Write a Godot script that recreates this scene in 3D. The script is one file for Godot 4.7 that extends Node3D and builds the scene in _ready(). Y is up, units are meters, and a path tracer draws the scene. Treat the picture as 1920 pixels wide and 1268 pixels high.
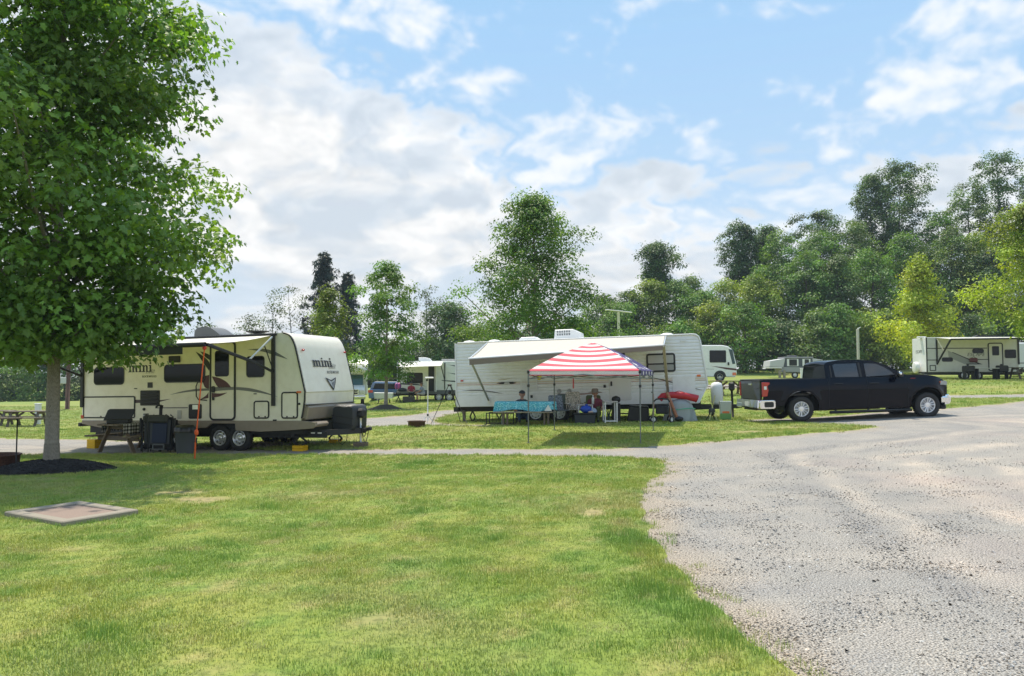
extends Node3D
# A campground on a summer day: two travel trailers, a pickup, a flag canopy, lawn and gravel.

var G := {}          # shared meshes
var M := {}          # shared materials
var T := {}          # shared textures
var used_names := {}
var rng := RandomNumberGenerator.new()
var lumps := FastNoiseLite.new()

var POLY_A := PackedVector2Array([Vector2(4.5, 9), Vector2(3, 2), Vector2(2.2, -1.5), Vector2(1.75, -3.2), Vector2(1.43, -4.13), Vector2(1.44, -4.35), Vector2(1.42, -4.74), Vector2(1.37, -5.28), Vector2(1.31, -5.75), Vector2(1.35, -6.58), Vector2(1.36, -7.42), Vector2(1.44, -8.63), Vector2(1.61, -9.97), Vector2(2.03, -11.88), Vector2(2.71, -14.11), Vector2(3.02, -15.28), Vector2(2.95, -15.97), Vector2(2.19, -16.48), Vector2(0.47, -16.95), Vector2(-1.34, -17.5), Vector2(-3.32, -18.29), Vector2(-4.69, -18.66), Vector2(-7.41, -18.96), Vector2(-9.45, -19.34), Vector2(-11.07, -19.57), Vector2(-12.86, -19.18), Vector2(-16.15, -18.36), Vector2(-27.72, -31.47), Vector2(-16.89, -25.17), Vector2(-14.14, -24.97), Vector2(-11.02, -23.89), Vector2(-7.67, -21.11), Vector2(-6.21, -20.21), Vector2(-3.75, -19.89), Vector2(-1.47, -19.18), Vector2(0.52, -18.43), Vector2(2.04, -18.29), Vector2(3.28, -18.36), Vector2(4.43, -18.66), Vector2(5.83, -18.96), Vector2(7.3, -19.34), Vector2(8.83, -19.73), Vector2(9.7, -20.45), Vector2(9.53, -21.28), Vector2(8.87, -22.24), Vector2(8.06, -23.52), Vector2(7.42, -24.38), Vector2(7.69, -25.27), Vector2(9.44, -24.97), Vector2(11.51, -25.37), Vector2(13.02, -25.47), Vector2(14.48, -25.67), Vector2(15.35, -26.09), Vector2(17.44, -27.26), Vector2(19.63, -29.17), Vector2(25.25, -31.6), Vector2(40, -30), Vector2(40, 9)])
var POLY_B := PackedVector2Array([Vector2(-18.32, -39.67), Vector2(-9.89, -30.73), Vector2(-6.1, -31.47), Vector2(-4.59, -32.75), Vector2(-3.83, -34.22), Vector2(-3.66, -36.05), Vector2(-2.87, -36.63), Vector2(-2.37, -36.77), Vector2(-2.2, -34.09), Vector2(-2.71, -32.24), Vector2(-2.91, -30.12), Vector2(-2.56, -27.26), Vector2(-1.81, -25.88), Vector2(0.68, -24.28), Vector2(0.67, -23.8), Vector2(-1.73, -24.67), Vector2(-2.97, -25.57), Vector2(-4.82, -24.97), Vector2(-8.56, -26.61), Vector2(-12.78, -27.7)])
var POLY_C := PackedVector2Array([Vector2(10.3, -50.61), Vector2(15.72, -49.81), Vector2(17.73, -39.51), Vector2(19.67, -34.22), Vector2(22.58, -33.55), Vector2(25.46, -31.85), Vector2(23.78, -29.76), Vector2(20.84, -30.97), Vector2(18.16, -31.22), Vector2(16.9, -37.67), Vector2(13.56, -42.97), Vector2(9.2, -45.26)])
const CP := [[-30.00, 0.00, 8.00, 4.20], [-8.00, 0.00, 4.00, 1.20], [0.00, 0.00, 4.00, 1.20], [8.00, 0.00, 4.00, 1.20], [30.00, 0.10, 4.00, 4.20], [-4.00, 0.00, -4.00, 1.40], [0.00, 0.00, -4.00, 1.40], [4.00, 0.02, -4.00, 1.40], [8.00, 0.05, -6.00, 1.50], [-8.00, -0.03, -7.00, 1.55], [14.00, 0.20, -7.00, 1.55], [0.00, -0.02, -8.00, 1.60], [4.00, 0.00, -8.00, 1.60], [0.00, -0.06, -12.00, 1.80], [5.00, 0.05, -12.00, 1.80], [10.00, 0.15, -12.00, 1.80], [-5.00, -0.13, -12.00, 1.80], [20.00, 0.45, -14.00, 1.90], [30.00, 0.70, -18.00, 5.10], [-14.00, -0.15, -8.00, 1.60], [-30.00, -0.30, -10.00, 4.70], [-5.19, -0.09, -9.00, 1.65], [-9.05, -0.18, -15.00, 1.95], [-14.06, -0.35, -16.00, 2.00], [-5.72, -0.35, -17.80, 2.09], [-3.39, -0.33, -18.70, 2.13], [-8.43, -0.33, -18.30, 2.12], [0.48, -0.25, -17.30, 2.06], [3.05, -0.16, -15.60, 1.98], [-5.56, -0.40, -19.80, 2.19], [3.10, -0.08, -18.50, 2.12], [0.52, -0.15, -18.60, 2.13], [-3.58, -0.24, -19.70, 2.19], [6.00, 0.10, -19.50, 2.17], [9.68, 0.24, -20.50, 2.23], [0.40, -0.11, -19.30, 2.17], [8.63, 0.23, -23.00, 2.35], [12.42, 0.35, -22.90, 2.34], [5.35, 0.11, -22.50, 2.33], [2.99, 0.11, -22.50, 2.33], [0.65, 0.09, -23.30, 2.37], [-1.50, -0.05, -26.80, 2.54], [5.67, 0.13, -25.30, 2.46], [-3.07, -0.02, -24.40, 2.42], [-5.46, -0.18, -30.00, 2.70], [-2.70, 0.01, -35.00, 2.95], [-6.58, -0.19, -40.00, 3.20], [-6.05, -0.06, -54.00, 3.90], [-9.46, -0.39, -50.00, 3.70], [-12.40, -0.37, -19.30, 2.17], [-14.27, -0.41, -22.20, 2.31], [-16.08, -0.44, -25.00, 2.45], [-10.31, -0.47, -20.80, 2.24], [-12.41, -0.49, -25.00, 2.45], [-21.13, -0.49, -24.00, 2.40], [-24.46, -0.90, -38.00, 3.10], [-33.49, -0.92, -38.00, 6.10], [-29.49, -0.95, -52.00, 6.80], [-46.10, -0.95, -70.00, 7.70], [-39.72, -0.95, -70.00, 7.70], [-15.68, -0.78, -40.00, 3.20], [-17.71, -1.09, -55.00, 3.95], [12.56, 0.36, -18.70, 2.13], [18.83, 0.62, -28.00, 2.60], [15.00, 0.55, -25.50, 2.48], [20.85, 0.68, -24.00, 2.40], [20.59, 0.75, -33.00, 2.85], [28.10, 1.13, -45.00, 6.45], [31.23, 1.56, -50.00, 6.70], [47.03, 1.78, -50.00, 6.70], [13.89, 0.97, -45.00, 3.45], [16.96, 1.12, -62.00, 4.30], [28.42, 1.34, -75.00, 7.95], [30.90, 2.51, -100.00, 9.20], [48.45, 2.51, -100.00, 9.20], [66.01, 2.65, -100.00, 9.20], [7.37, 1.07, -75.00, 4.95], [9.83, 1.95, -100.00, 6.20], [-6.56, 0.59, -85.00, 5.45], [-22.72, -0.29, -90.00, 5.70], [-60.22, -2.95, -100.00, 9.20], [-79.41, -2.49, -90.00, 8.70], [1.12, 0.06, -40.00, 3.20], [8.13, 0.48, -40.00, 3.20], [15.70, 0.62, -35.00, 2.95]]

func _ready() -> void:
	rng.seed = 7
	lumps.seed = 3
	lumps.frequency = 0.35
	lumps.fractal_octaves = 3
	# camera
	var cam := Camera3D.new()
	cam.name = "camera"
	cam.fov = 48.05
	cam.near = 0.1
	cam.far = 900.0
	cam.position = Vector3(0, 1.6, 0)
	cam.rotation_degrees = Vector3(2.86, 0, 0)
	add_child(cam)
	# sky and sun
	var sun := DirectionalLight3D.new()
	sun.name = "sun"
	sun.light_energy = 1.12
	sun.light_color = Color(1.0, 0.955, 0.87)
	sun.light_angular_distance = 0.55
	sun.shadow_enabled = true
	add_child(sun)
	sun.look_at_from_position(Vector3(-0.26, 1.9, -0.72) * 10.0, Vector3.ZERO)
	var env := Environment.new()
	env.background_mode = Environment.BG_SKY
	var sky := Sky.new()
	var pano := PanoramaSkyMaterial.new()
	pano.panorama = sky_picture()
	pano.energy_multiplier = 1.0
	sky.sky_material = pano
	env.sky = sky
	env.tonemap_mode = Environment.TONE_MAPPER_LINEAR
	env.tonemap_exposure = 1.68
	env.sdfgi_enabled = true
	env.ssao_enabled = true
	env.ssil_enabled = true
	env.fog_enabled = true
	env.fog_density = 0.0004
	env.fog_light_color = Color(0.80, 0.87, 0.94)
	var we := WorldEnvironment.new()
	we.name = "world"
	we.environment = env
	add_child(we)
	make_materials()
	# setting
	make_ground()
	# trees
	make_trees()
	# vehicles and camp things
	make_mini_trailer()
	make_white_trailer()
	make_pickup()
	make_canopy()
	make_far_vehicles()
	make_left_camp()
	make_middle_camp()
	make_details()
	make_people()
	# small ground cover last
	make_grass()
	make_stones()

# clouds and air over the whole dome; azimuth is counted from the view's middle
func sky_picture() -> ImageTexture:
	var w := 3072
	var h := 1536
	var data := PackedByteArray()
	data.resize(w * h * 3)
	var n1 := FastNoiseLite.new()
	n1.seed = 11; n1.frequency = 1.0; n1.fractal_octaves = 6; n1.fractal_gain = 0.52
	var n2 := FastNoiseLite.new()
	n2.seed = 23; n2.frequency = 1.0; n2.fractal_octaves = 4
	var lut := PackedByteArray()
	lut.resize(1025)
	for i in 1025: lut[i] = int(clamp(Color(i / 1024.0, 0, 0).linear_to_srgb().r * 255.0 + 0.5, 0, 255))
	var hw := h / 2
	var rows := []
	rows.resize(hw)
	var job := func(y: int) -> void:
		var row := PackedByteArray()
		row.resize(w * 3)
		var e := (0.5 - (y + 0.5) / h) * PI
		var ed := rad_to_deg(e)
		var ce := cos(e)
		var se := sin(e)
		var t := pow(1.0 - se, 3.2)
		var air := Vector3(0.20, 0.365, 0.57).lerp(Vector3(0.47, 0.54, 0.60), clamp(t * 1.0, 0, 1))
		for x in w:
			var a := ((x + 0.5) / w - 0.5) * TAU
			var ad := rad_to_deg(a)
			var dx := sin(a) * ce
			var dz := -cos(a) * ce
			# a flat cloud deck seen from below
			var k := 1.0 / (se + 0.16)
			var px := dx * k
			var pz := dz * k
			var wob := n2.get_noise_3d(px * 1.3, pz * 1.3, 4.0)
			var big := n1.get_noise_3d(px * 1.15 + wob * 0.25, pz * 1.15, 1.7)
			var crisp := n1.get_noise_3d(dx * 26.0 + wob * 1.5, se * 40.0, dz * 26.0 + 7.0)
			var fine := n1.get_noise_3d(dx * 9.0 + wob * 0.8, se * 15.0, dz * 9.0)
			# the bank: its upper edge falls from left to right through the view and goes on round the sky
			var edge := 19.0 - 5.5 * sin(deg_to_rad(ad) * 2.0 + 0.35) + 3.0 * sin(deg_to_rad(ad) * 5.0 + 0.5)
			var bank := smoothstep(edge + 1.8, edge - 2.6, ed + big * 10.0 + fine * 6.0 + crisp * 3.0)
			var wisp := smoothstep(0.0, 0.66, big * 0.8 + fine * 0.75 + crisp * 0.28 + 0.05)
			var right := smoothstep(16.0, 30.0, ad) * smoothstep(75.0, 45.0, ad) * smoothstep(8.0, 17.0, ed) * smoothstep(60.0, 40.0, ed)
			wisp = max(wisp, smoothstep(-0.22, 0.4, fine * 0.8 + big * 0.5) * right)
			var cover: float = clamp(max(bank * (0.72 + 0.28 * smoothstep(-0.35, 0.25, fine + big * 0.6)), wisp * 0.85), 0, 1)
			cover *= 1.0 - 0.55 * smoothstep(14.0, 2.0, ed) * smoothstep(0.15, -0.3, big + fine * 0.4)
			var lit: float = clamp(0.86 + crisp * 0.10 + fine * 0.26 + big * 0.14 + 0.10 * smoothstep(edge - 7.0, edge + 1.0, ed), 0.76, 1.0) * 0.635
			var cl := Vector3(0.88, 0.92, 0.96).lerp(Vector3(1.0, 1.0, 0.995), clamp((lit - 0.46) / 0.16, 0, 1)) * lit
			var c := air.lerp(cl, cover)
			row[x * 3] = lut[int(clamp(c.x, 0, 1) * 1024)]
			row[x * 3 + 1] = lut[int(clamp(c.y, 0, 1) * 1024)]
			row[x * 3 + 2] = lut[int(clamp(c.z, 0, 1) * 1024)]
		rows[y] = row
	var id := WorkerThreadPool.add_group_task(job, hw)
	WorkerThreadPool.wait_for_group_task_completion(id)
	var all := PackedByteArray()
	for y in hw: all.append_array(rows[y])
	var low := PackedByteArray()
	low.resize(w * hw * 3)
	var g := [lut[150], lut[170], lut[90]]
	for i in w * hw:
		low[i * 3] = g[0]; low[i * 3 + 1] = g[1]; low[i * 3 + 2] = g[2]
	all.append_array(low)
	return ImageTexture.create_from_image(Image.create_from_data(w, h, false, Image.FORMAT_RGB8, all))

func make_materials() -> void:
	noise_tex("grime", 0.012, [[0.0, 0.89, 0.88, 0.86], [0.5, 0.96, 0.96, 0.955], [1.0, 1.0, 1.0, 1.0]])
	noise_tex("soil", 0.02, [[0.0, 0.35, 0.40, 0.25], [0.5, 0.85, 0.85, 0.7], [1.0, 1.0, 0.95, 0.8]])
	noise_tex("grit", 0.06, [[0.2, 0.2, 0.2, 0.2], [0.42, 0.62, 0.61, 0.60], [0.6, 0.86, 0.86, 0.85], [0.8, 1.0, 1.0, 1.0]], 1024, FastNoiseLite.TYPE_SIMPLEX, 3, 5)
	noise_tex("gritcell", 0.05, [[0.0, 1, 1, 1], [1.0, 0, 0, 0]], 1024, FastNoiseLite.TYPE_CELLULAR, 1, 8, FastNoiseLite.RETURN_DISTANCE)
	noise_tex("bark", 0.03, [[0.2, 0.45, 0.42, 0.38], [0.5, 0.9, 0.88, 0.85], [0.8, 1.1, 1.08, 1.05]], 512, FastNoiseLite.TYPE_SIMPLEX, 5, 9)
	noise_tex("wood", 0.02, [[0.2, 0.55, 0.52, 0.48], [0.5, 0.9, 0.88, 0.86], [0.8, 1.1, 1.08, 1.05]], 512, FastNoiseLite.TYPE_SIMPLEX, 4, 12)
	noise_tex("cloth", 0.06, [[0.3, 0.72, 0.72, 0.72], [0.6, 1, 1, 1]], 512, FastNoiseLite.TYPE_SIMPLEX, 3, 14)
	noise_tex("turq", 0.03, [[0.0, 0.02, 0.30, 0.38], [0.38, 0.03, 0.42, 0.50], [0.44, 0.55, 0.82, 0.84], [0.52, 0.6, 0.84, 0.85], [0.57, 0.03, 0.42, 0.50], [0.7, 0.01, 0.16, 0.32], [0.8, 0.05, 0.45, 0.52]], 512, FastNoiseLite.TYPE_SIMPLEX, 3, 17)
	noise_tex("leafprint", 0.035, [[0.0, 0.03, 0.04, 0.04], [0.32, 0.05, 0.06, 0.05], [0.37, 0.62, 0.55, 0.45], [0.62, 0.70, 0.62, 0.52], [0.66, 0.25, 0.16, 0.10], [0.8, 0.05, 0.06, 0.05]], 512, FastNoiseLite.TYPE_SIMPLEX, 2, 19)
	noise_tex("greyprint", 0.035, [[0.0, 0.03, 0.035, 0.05], [0.40, 0.06, 0.07, 0.09], [0.45, 0.45, 0.50, 0.55], [0.6, 0.30, 0.34, 0.40], [0.65, 0.05, 0.06, 0.08]], 512, FastNoiseLite.TYPE_SIMPLEX, 2, 21)
	M.glass = mat(0.010, 0.012, 0.015, 0.05)
	M.glass.metallic_specular = 0.35
	M.black = mat(0.012, 0.013, 0.015, 0.5)
	M.black_gloss = mat(0.012, 0.013, 0.015, 0.22)
	M.rubber = mat(0.022, 0.022, 0.023, 0.8, 0.0, {"tex": "grime", "sc": 2.0})
	M.steel = mat(0.55, 0.55, 0.55, 0.35, 0.9)
	M.alu = mat(0.75, 0.76, 0.78, 0.28, 0.85)
	M.chrome = mat(0.85, 0.86, 0.88, 0.08, 1.0)
	M.white = mat(0.84, 0.85, 0.86, 0.35, 0.0, {"tex": "grime", "sc": 0.6})
	M.white_plastic = mat(0.74, 0.75, 0.75, 0.45)
	M.cream = mat(0.86, 0.82, 0.71, 0.30, 0.0, {"tex": "grime", "sc": 0.5})
	M.cap = mat(0.84, 0.80, 0.69, 0.22, 0.0, {"tex": "grime", "sc": 0.5})
	M.taupe = mat(0.27, 0.225, 0.175, 0.45, 0.0, {"tex": "grime", "sc": 0.8})
	M.frame = mat(0.016, 0.017, 0.019, 0.6)
	M.maroon = mat(0.075, 0.012, 0.022, 0.4)
	M.grey_decal = mat(0.16, 0.165, 0.17, 0.4)
	M.dark_decal = mat(0.02, 0.02, 0.022, 0.4)
	M.red_lens = mat(0.45, 0.02, 0.02, 0.2, 0.0, {"coat": 1.0})
	M.amber = mat(0.75, 0.14, 0.02, 0.2, 0.0, {"coat": 1.0})
	M.orange = mat(0.85, 0.13, 0.03, 0.6)
	M.yellow = mat(0.80, 0.47, 0.0, 0.5, 0.0, {"tex": "grime", "sc": 3.0})
	M.old_wood = mat(0.235, 0.185, 0.135, 0.85, 0.0, {"tex": "wood", "sc": 1.0, "aniso": Vector3(1.2, 14, 14)})
	M.old_wood2 = mat(0.19, 0.15, 0.115, 0.85, 0.0, {"tex": "wood", "sc": 1.0, "aniso": Vector3(1.3, 12, 12)})
	M.grey_wood = mat(0.16, 0.14, 0.12, 0.85, 0.0, {"tex": "wood", "sc": 1.1, "aniso": Vector3(1.2, 14, 14)})
	M.bark = mat(0.36, 0.325, 0.275, 0.9, 0.0, {"tex": "bark", "sc": 1.0, "aniso": Vector3(7.0, 0.9, 7.0), "bump": "bark", "bs": 3.0})
	M.bark_dark = mat(0.10, 0.085, 0.07, 0.9)
	M.rust = mat(0.105, 0.05, 0.034, 0.75, 0.2, {"tex": "bark", "sc": 1.5})
	M.concrete = mat(0.30, 0.265, 0.215, 0.9, 0.0, {"tex": "cloth", "sc": 2.5})
	M.pink_conc = mat(0.27, 0.20, 0.165, 0.9, 0.0, {"tex": "cloth", "sc": 1.5})
	M.leaf = mat(1, 1, 1, 0.5, 0.0, {"vc": 1, "two": 1, "back": 0.95})
	M.grass = mat(1, 1, 1, 0.6, 0.0, {"vc": 1, "two": 1, "back": 0.5})
	M.stone = mat(1, 1, 1, 0.9, 0.0, {"vc": 1})
	M.vc = mat(1, 1, 1, 0.75, 0.0, {"vc": 1})
	M.vc_cloth = mat(1, 1, 1, 0.7, 0.0, {"vc": 1, "two": 1, "back": 0.5, "tex": "cloth", "sc": 1.5})
	M.white_fabric = mat(0.72, 0.70, 0.67, 0.7, 0.0, {"two": 1, "back": 0.55, "tex": "grime", "sc": 0.7})
	M.black_paint = mat(0.002, 0.003, 0.008, 0.05)
	M.black_paint.metallic_specular = 0.34

# ---------------------------------------------------------------- naming
func numbered(n: String) -> String:
	var k: int = used_names.get(n, 0)
	used_names[n] = k + 1
	return n if k == 0 else "%s_%03d" % [n, k]

func thing(called: String, label: String, category: String, at := Vector3.ZERO, turn := 0.0, group := "") -> Node3D:
	var o := Node3D.new()
	o.name = numbered(called)
	add_child(o)
	o.position = at
	o.rotation_degrees.y = turn
	o.set_meta("label", label)
	o.set_meta("category", category)
	if group != "":
		o.set_meta("group", group)
	return o

func part(parent: Node, called: String, st: SurfaceTool, m: Material, label := "") -> MeshInstance3D:
	var o := MeshInstance3D.new()
	o.name = called
	st.generate_normals()
	o.mesh = st.commit()
	o.material_override = m
	parent.add_child(o, true)
	if label != "":
		o.set_meta("label", label)
	return o

func inst(parent: Node, called: String, mesh: Mesh, m: Material, at := Vector3.ZERO, b := Basis()) -> MeshInstance3D:
	var o := MeshInstance3D.new()
	o.name = called
	o.mesh = mesh
	if m: o.material_override = m
	o.transform = Transform3D(b, at)
	parent.add_child(o, true)
	return o

func structure(called: String, st: SurfaceTool, m: Material, label: String) -> MeshInstance3D:
	var o := part(self, called, st, m, label)
	o.set_meta("kind", "structure")
	o.set_meta("category", called.replace("_", " "))
	return o

func copy_of(o: Node3D, at: Vector3, turn: float, label: String) -> Node3D:
	var base := String(o.name)
	var c: Node3D = o.duplicate()
	c.name = numbered(base)
	add_child(c)
	c.position = at
	c.rotation_degrees.y = turn
	if label != "": c.set_meta("label", label)
	return c

# ---------------------------------------------------------------- materials
func lin(r: float, g: float, b: float, a := 1.0) -> Color:
	var c := Color(r, g, b).linear_to_srgb()
	c.a = a
	return c

func mat(r: float, g: float, b: float, rough := 0.6, metal := 0.0, opts := {}) -> StandardMaterial3D:
	var key := str([r, g, b, rough, metal, opts.keys(), opts.get("tex", ""), opts.get("sc", 1.0), opts.get("coat", 0.0), opts.get("back", 0.0)])
	if M.has(key): return M[key]
	var m := StandardMaterial3D.new()
	m.albedo_color = lin(r, g, b)
	m.roughness = rough
	m.metallic = metal
	if opts.has("coat"):
		m.clearcoat_enabled = true
		m.clearcoat = opts.coat
		m.clearcoat_roughness = 0.03
	if opts.has("tex"):
		m.albedo_texture = T[opts.tex]
		m.uv1_triplanar = true
		m.uv1_scale = Vector3.ONE * float(opts.get("sc", 1.0))
		if opts.has("aniso"): m.uv1_scale *= opts.aniso
		if opts.has("world"): m.uv1_world_triplanar = true
	if opts.has("bump"):
		m.heightmap_enabled = true
		m.heightmap_texture = T[opts.bump]
		m.heightmap_scale = opts.get("bs", 1.0)
		m.uv1_triplanar = true
	if opts.has("back"):
		m.backlight_enabled = true
		m.backlight = Color(opts.back, opts.back, opts.back * 0.55)
	if opts.has("vc"):
		m.vertex_color_use_as_albedo = true
	if opts.has("two"): m.cull_mode = BaseMaterial3D.CULL_DISABLED
	M[key] = m
	return m

func noise_tex(called: String, freq: float, ramp: Array, size := 512, kind := FastNoiseLite.TYPE_SIMPLEX_SMOOTH, oct := 5, seed_ := 1, cell := -1) -> void:
	var n := FastNoiseLite.new()
	n.noise_type = kind
	n.frequency = freq
	n.seed = seed_
	n.fractal_octaves = oct
	if cell >= 0:
		n.fractal_type = FastNoiseLite.FRACTAL_NONE
		n.cellular_return_type = cell
	var im := n.get_seamless_image(size, size)
	im.convert(Image.FORMAT_L8)
	var g := Gradient.new()
	g.offsets = PackedFloat32Array()
	var offs := PackedFloat32Array()
	var cols := PackedColorArray()
	for e in ramp:
		offs.append(e[0]); cols.append(lin(e[1], e[2], e[3]))
	g.offsets = offs
	g.colors = cols
	var lut := PackedByteArray()
	for i in 256:
		var c := g.sample(i / 255.0)
		lut.append_array([c.r8, c.g8, c.b8])
	var src := im.get_data()
	var out := PackedByteArray()
	out.resize(size * size * 3)
	for i in size * size:
		var v := src[i] * 3
		out[i * 3] = lut[v]; out[i * 3 + 1] = lut[v + 1]; out[i * 3 + 2] = lut[v + 2]
	var im2 := Image.create_from_data(size, size, false, Image.FORMAT_RGB8, out)
	im2.generate_mipmaps()
	T[called] = ImageTexture.create_from_image(im2)

# ---------------------------------------------------------------- shapes (faces are given counter-clockwise seen from outside)
func S(smooth := false) -> SurfaceTool:
	var st := SurfaceTool.new()
	st.begin(Mesh.PRIMITIVE_TRIANGLES)
	st.set_smooth_group(1 if smooth else -1)
	return st

func tri(st: SurfaceTool, a: Vector3, b: Vector3, c: Vector3) -> void:
	st.add_vertex(a); st.add_vertex(c); st.add_vertex(b)

func quad(st: SurfaceTool, a: Vector3, b: Vector3, c: Vector3, d: Vector3) -> void:
	tri(st, a, b, c); tri(st, a, c, d)

func face_out(st: SurfaceTool, p: Array, from: Vector3) -> void:
	var n: Vector3 = (p[1] - p[0]).cross(p[2] - p[0])
	var flip: bool = n.dot((p[0] + p[1] + p[2]) / 3.0 - from) < 0
	for i in range(1, p.size() - 1):
		if flip: tri(st, p[0], p[i + 1], p[i])
		else: tri(st, p[0], p[i], p[i + 1])

func box(st: SurfaceTool, c: Vector3, s: Vector3, b := Basis(), bev := 0.0) -> SurfaceTool:
	var h := s / 2.0
	var r: float = min(bev, min(h.x, min(h.y, h.z)) * 0.9)
	if r <= 0.0:
		for ax in 3:
			for sg in [-1, 1]:
				var u := (ax + 1) % 3
				var v := (ax + 2) % 3
				var p := []
				for q in [[-1, -1], [1, -1], [1, 1], [-1, 1]]:
					var w := Vector3.ZERO
					w[ax] = sg * h[ax]; w[u] = q[0] * h[u]; w[v] = q[1] * h[v]
					p.append(c + b * w)
				face_out(st, p, c)
		return st
	for ax in 3:
		var u := (ax + 1) % 3
		var v := (ax + 2) % 3
		for sg in [-1, 1]:
			var p := []
			for q in [[-1, -1], [1, -1], [1, 1], [-1, 1]]:
				var w := Vector3.ZERO
				w[ax] = sg * h[ax]; w[u] = q[0] * (h[u] - r); w[v] = q[1] * (h[v] - r)
				p.append(c + b * w)
			face_out(st, p, c)
		for su in [-1, 1]:
			for sv in [-1, 1]:
				var p := []
				for q in [[-1, 0], [1, 0], [1, 1], [-1, 1]]:
					var w := Vector3.ZERO
					w[ax] = q[0] * (h[ax] - r)
					w[u] = su * (h[u] - (r if q[1] == 0 else 0.0))
					w[v] = sv * (h[v] - (0.0 if q[1] == 0 else r))
					p.append(c + b * w)
				face_out(st, p, c)
	for sx in [-1, 1]:
		for sy in [-1, 1]:
			for sz in [-1, 1]:
				var k := Vector3(sx, sy, sz)
				face_out(st, [c + b * (k * Vector3(h.x, h.y - r, h.z - r)), c + b * (k * Vector3(h.x - r, h.y, h.z - r)), c + b * (k * Vector3(h.x - r, h.y - r, h.z))], c)
	return st

func bar(st: SurfaceTool, a: Vector3, b: Vector3, w: float, h: float, bev := 0.0, up := Vector3.UP) -> SurfaceTool:
	var d := (b - a).normalized()
	if abs(d.dot(up)) > 0.98: up = Vector3.RIGHT
	var side := d.cross(up).normalized()
	var u := side.cross(d)
	return box(st, (a + b) / 2.0, Vector3(a.distance_to(b), h, w), Basis(d, u, side), bev)

func tube(st: SurfaceTool, pts: Array, r0: float, r1 := -1.0, sides := 7, caps := true) -> SurfaceTool:
	if r1 < 0: r1 = r0
	var n := pts.size()
	var rings := []
	var up := Vector3.UP
	for i in n:
		var d: Vector3 = (pts[min(i + 1, n - 1)] - pts[max(i - 1, 0)]).normalized()
		if abs(d.dot(up)) > 0.95: up = Vector3(0.9, 0.1, 0.42).normalized()
		var x := d.cross(up).normalized()
		var y := x.cross(d)
		up = y
		var r: float = lerp(r0, r1, i / float(max(1, n - 1)))
		var ring := []
		for k in sides:
			var a := TAU * k / sides
			ring.append(pts[i] + (x * cos(a) + y * sin(a)) * r)
		rings.append(ring)
	for i in n - 1:
		for k in sides:
			var k2 := (k + 1) % sides
			quad(st, rings[i][k], rings[i][k2], rings[i + 1][k2], rings[i + 1][k])
	if caps:
		face_out(st, rings[0], pts[1])
		face_out(st, rings[n - 1], pts[n - 2])
	return st

# profile: [radius, height] pairs, bottom to top, turned about the Y axis of b at c
func lathe(st: SurfaceTool, prof: Array, c := Vector3.ZERO, sides := 16, b := Basis()) -> SurfaceTool:
	for i in prof.size() - 1:
		for k in sides:
			var a0 := TAU * k / sides
			var a1 := TAU * (k + 1) / sides
			var d0 := Vector3(cos(a0), 0, -sin(a0))
			var d1 := Vector3(cos(a1), 0, -sin(a1))
			var p: Array = prof[i]
			var q: Array = prof[i + 1]
			var v := [c + b * (d0 * p[0] + Vector3.UP * p[1]), c + b * (d1 * p[0] + Vector3.UP * p[1]), c + b * (d1 * q[0] + Vector3.UP * q[1]), c + b * (d0 * q[0] + Vector3.UP * q[1])]
			if p[0] > 1e-5: tri(st, v[0], v[1], v[2])
			if q[0] > 1e-5: tri(st, v[0], v[2], v[3])
	return st

func ellipsoid(st: SurfaceTool, c: Vector3, r: Vector3, sides := 12, b := Basis(), y0 := -1.0) -> SurfaceTool:
	var prof := []
	var n: int = sides / 2
	for i in n + 1:
		var y: float = lerp(y0, 1.0, i / float(n))
		prof.append([sqrt(max(0.0, 1.0 - y * y)), y])
	return lathe(st, prof, c, sides, b * Basis.from_scale(r))

func rrect(x0: float, y0: float, x1: float, y1: float, r: float, n := 4) -> PackedVector2Array:
	var p := PackedVector2Array()
	for q in [[x1 - r, y0 + r, -90.0], [x1 - r, y1 - r, 0.0], [x0 + r, y1 - r, 90.0], [x0 + r, y0 + r, 180.0]]:
		for k in n + 1:
			var a := deg_to_rad(q[2] + 90.0 * k / n)
			p.append(Vector2(q[0] + cos(a) * r, q[1] + sin(a) * r))
	return p

func poly(a: Array) -> PackedVector2Array:
	var p := PackedVector2Array()
	for i in range(0, a.size(), 2): p.append(Vector2(a[i], a[i + 1]))
	return p

# smooth closed or open curve through points
func smooth_line(a: Array, n := 6) -> PackedVector2Array:
	var c := Curve2D.new()
	var pts := poly(a)
	for i in pts.size():
		var t := (pts[min(i + 1, pts.size() - 1)] - pts[max(i - 1, 0)]) / 6.0
		c.add_point(pts[i], -t, t)
	var out := PackedVector2Array()
	for i in pts.size() - 1:
		for k in n: out.append(c.sample(i, k / float(n)))
	out.append(pts[pts.size() - 1])
	return out

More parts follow.
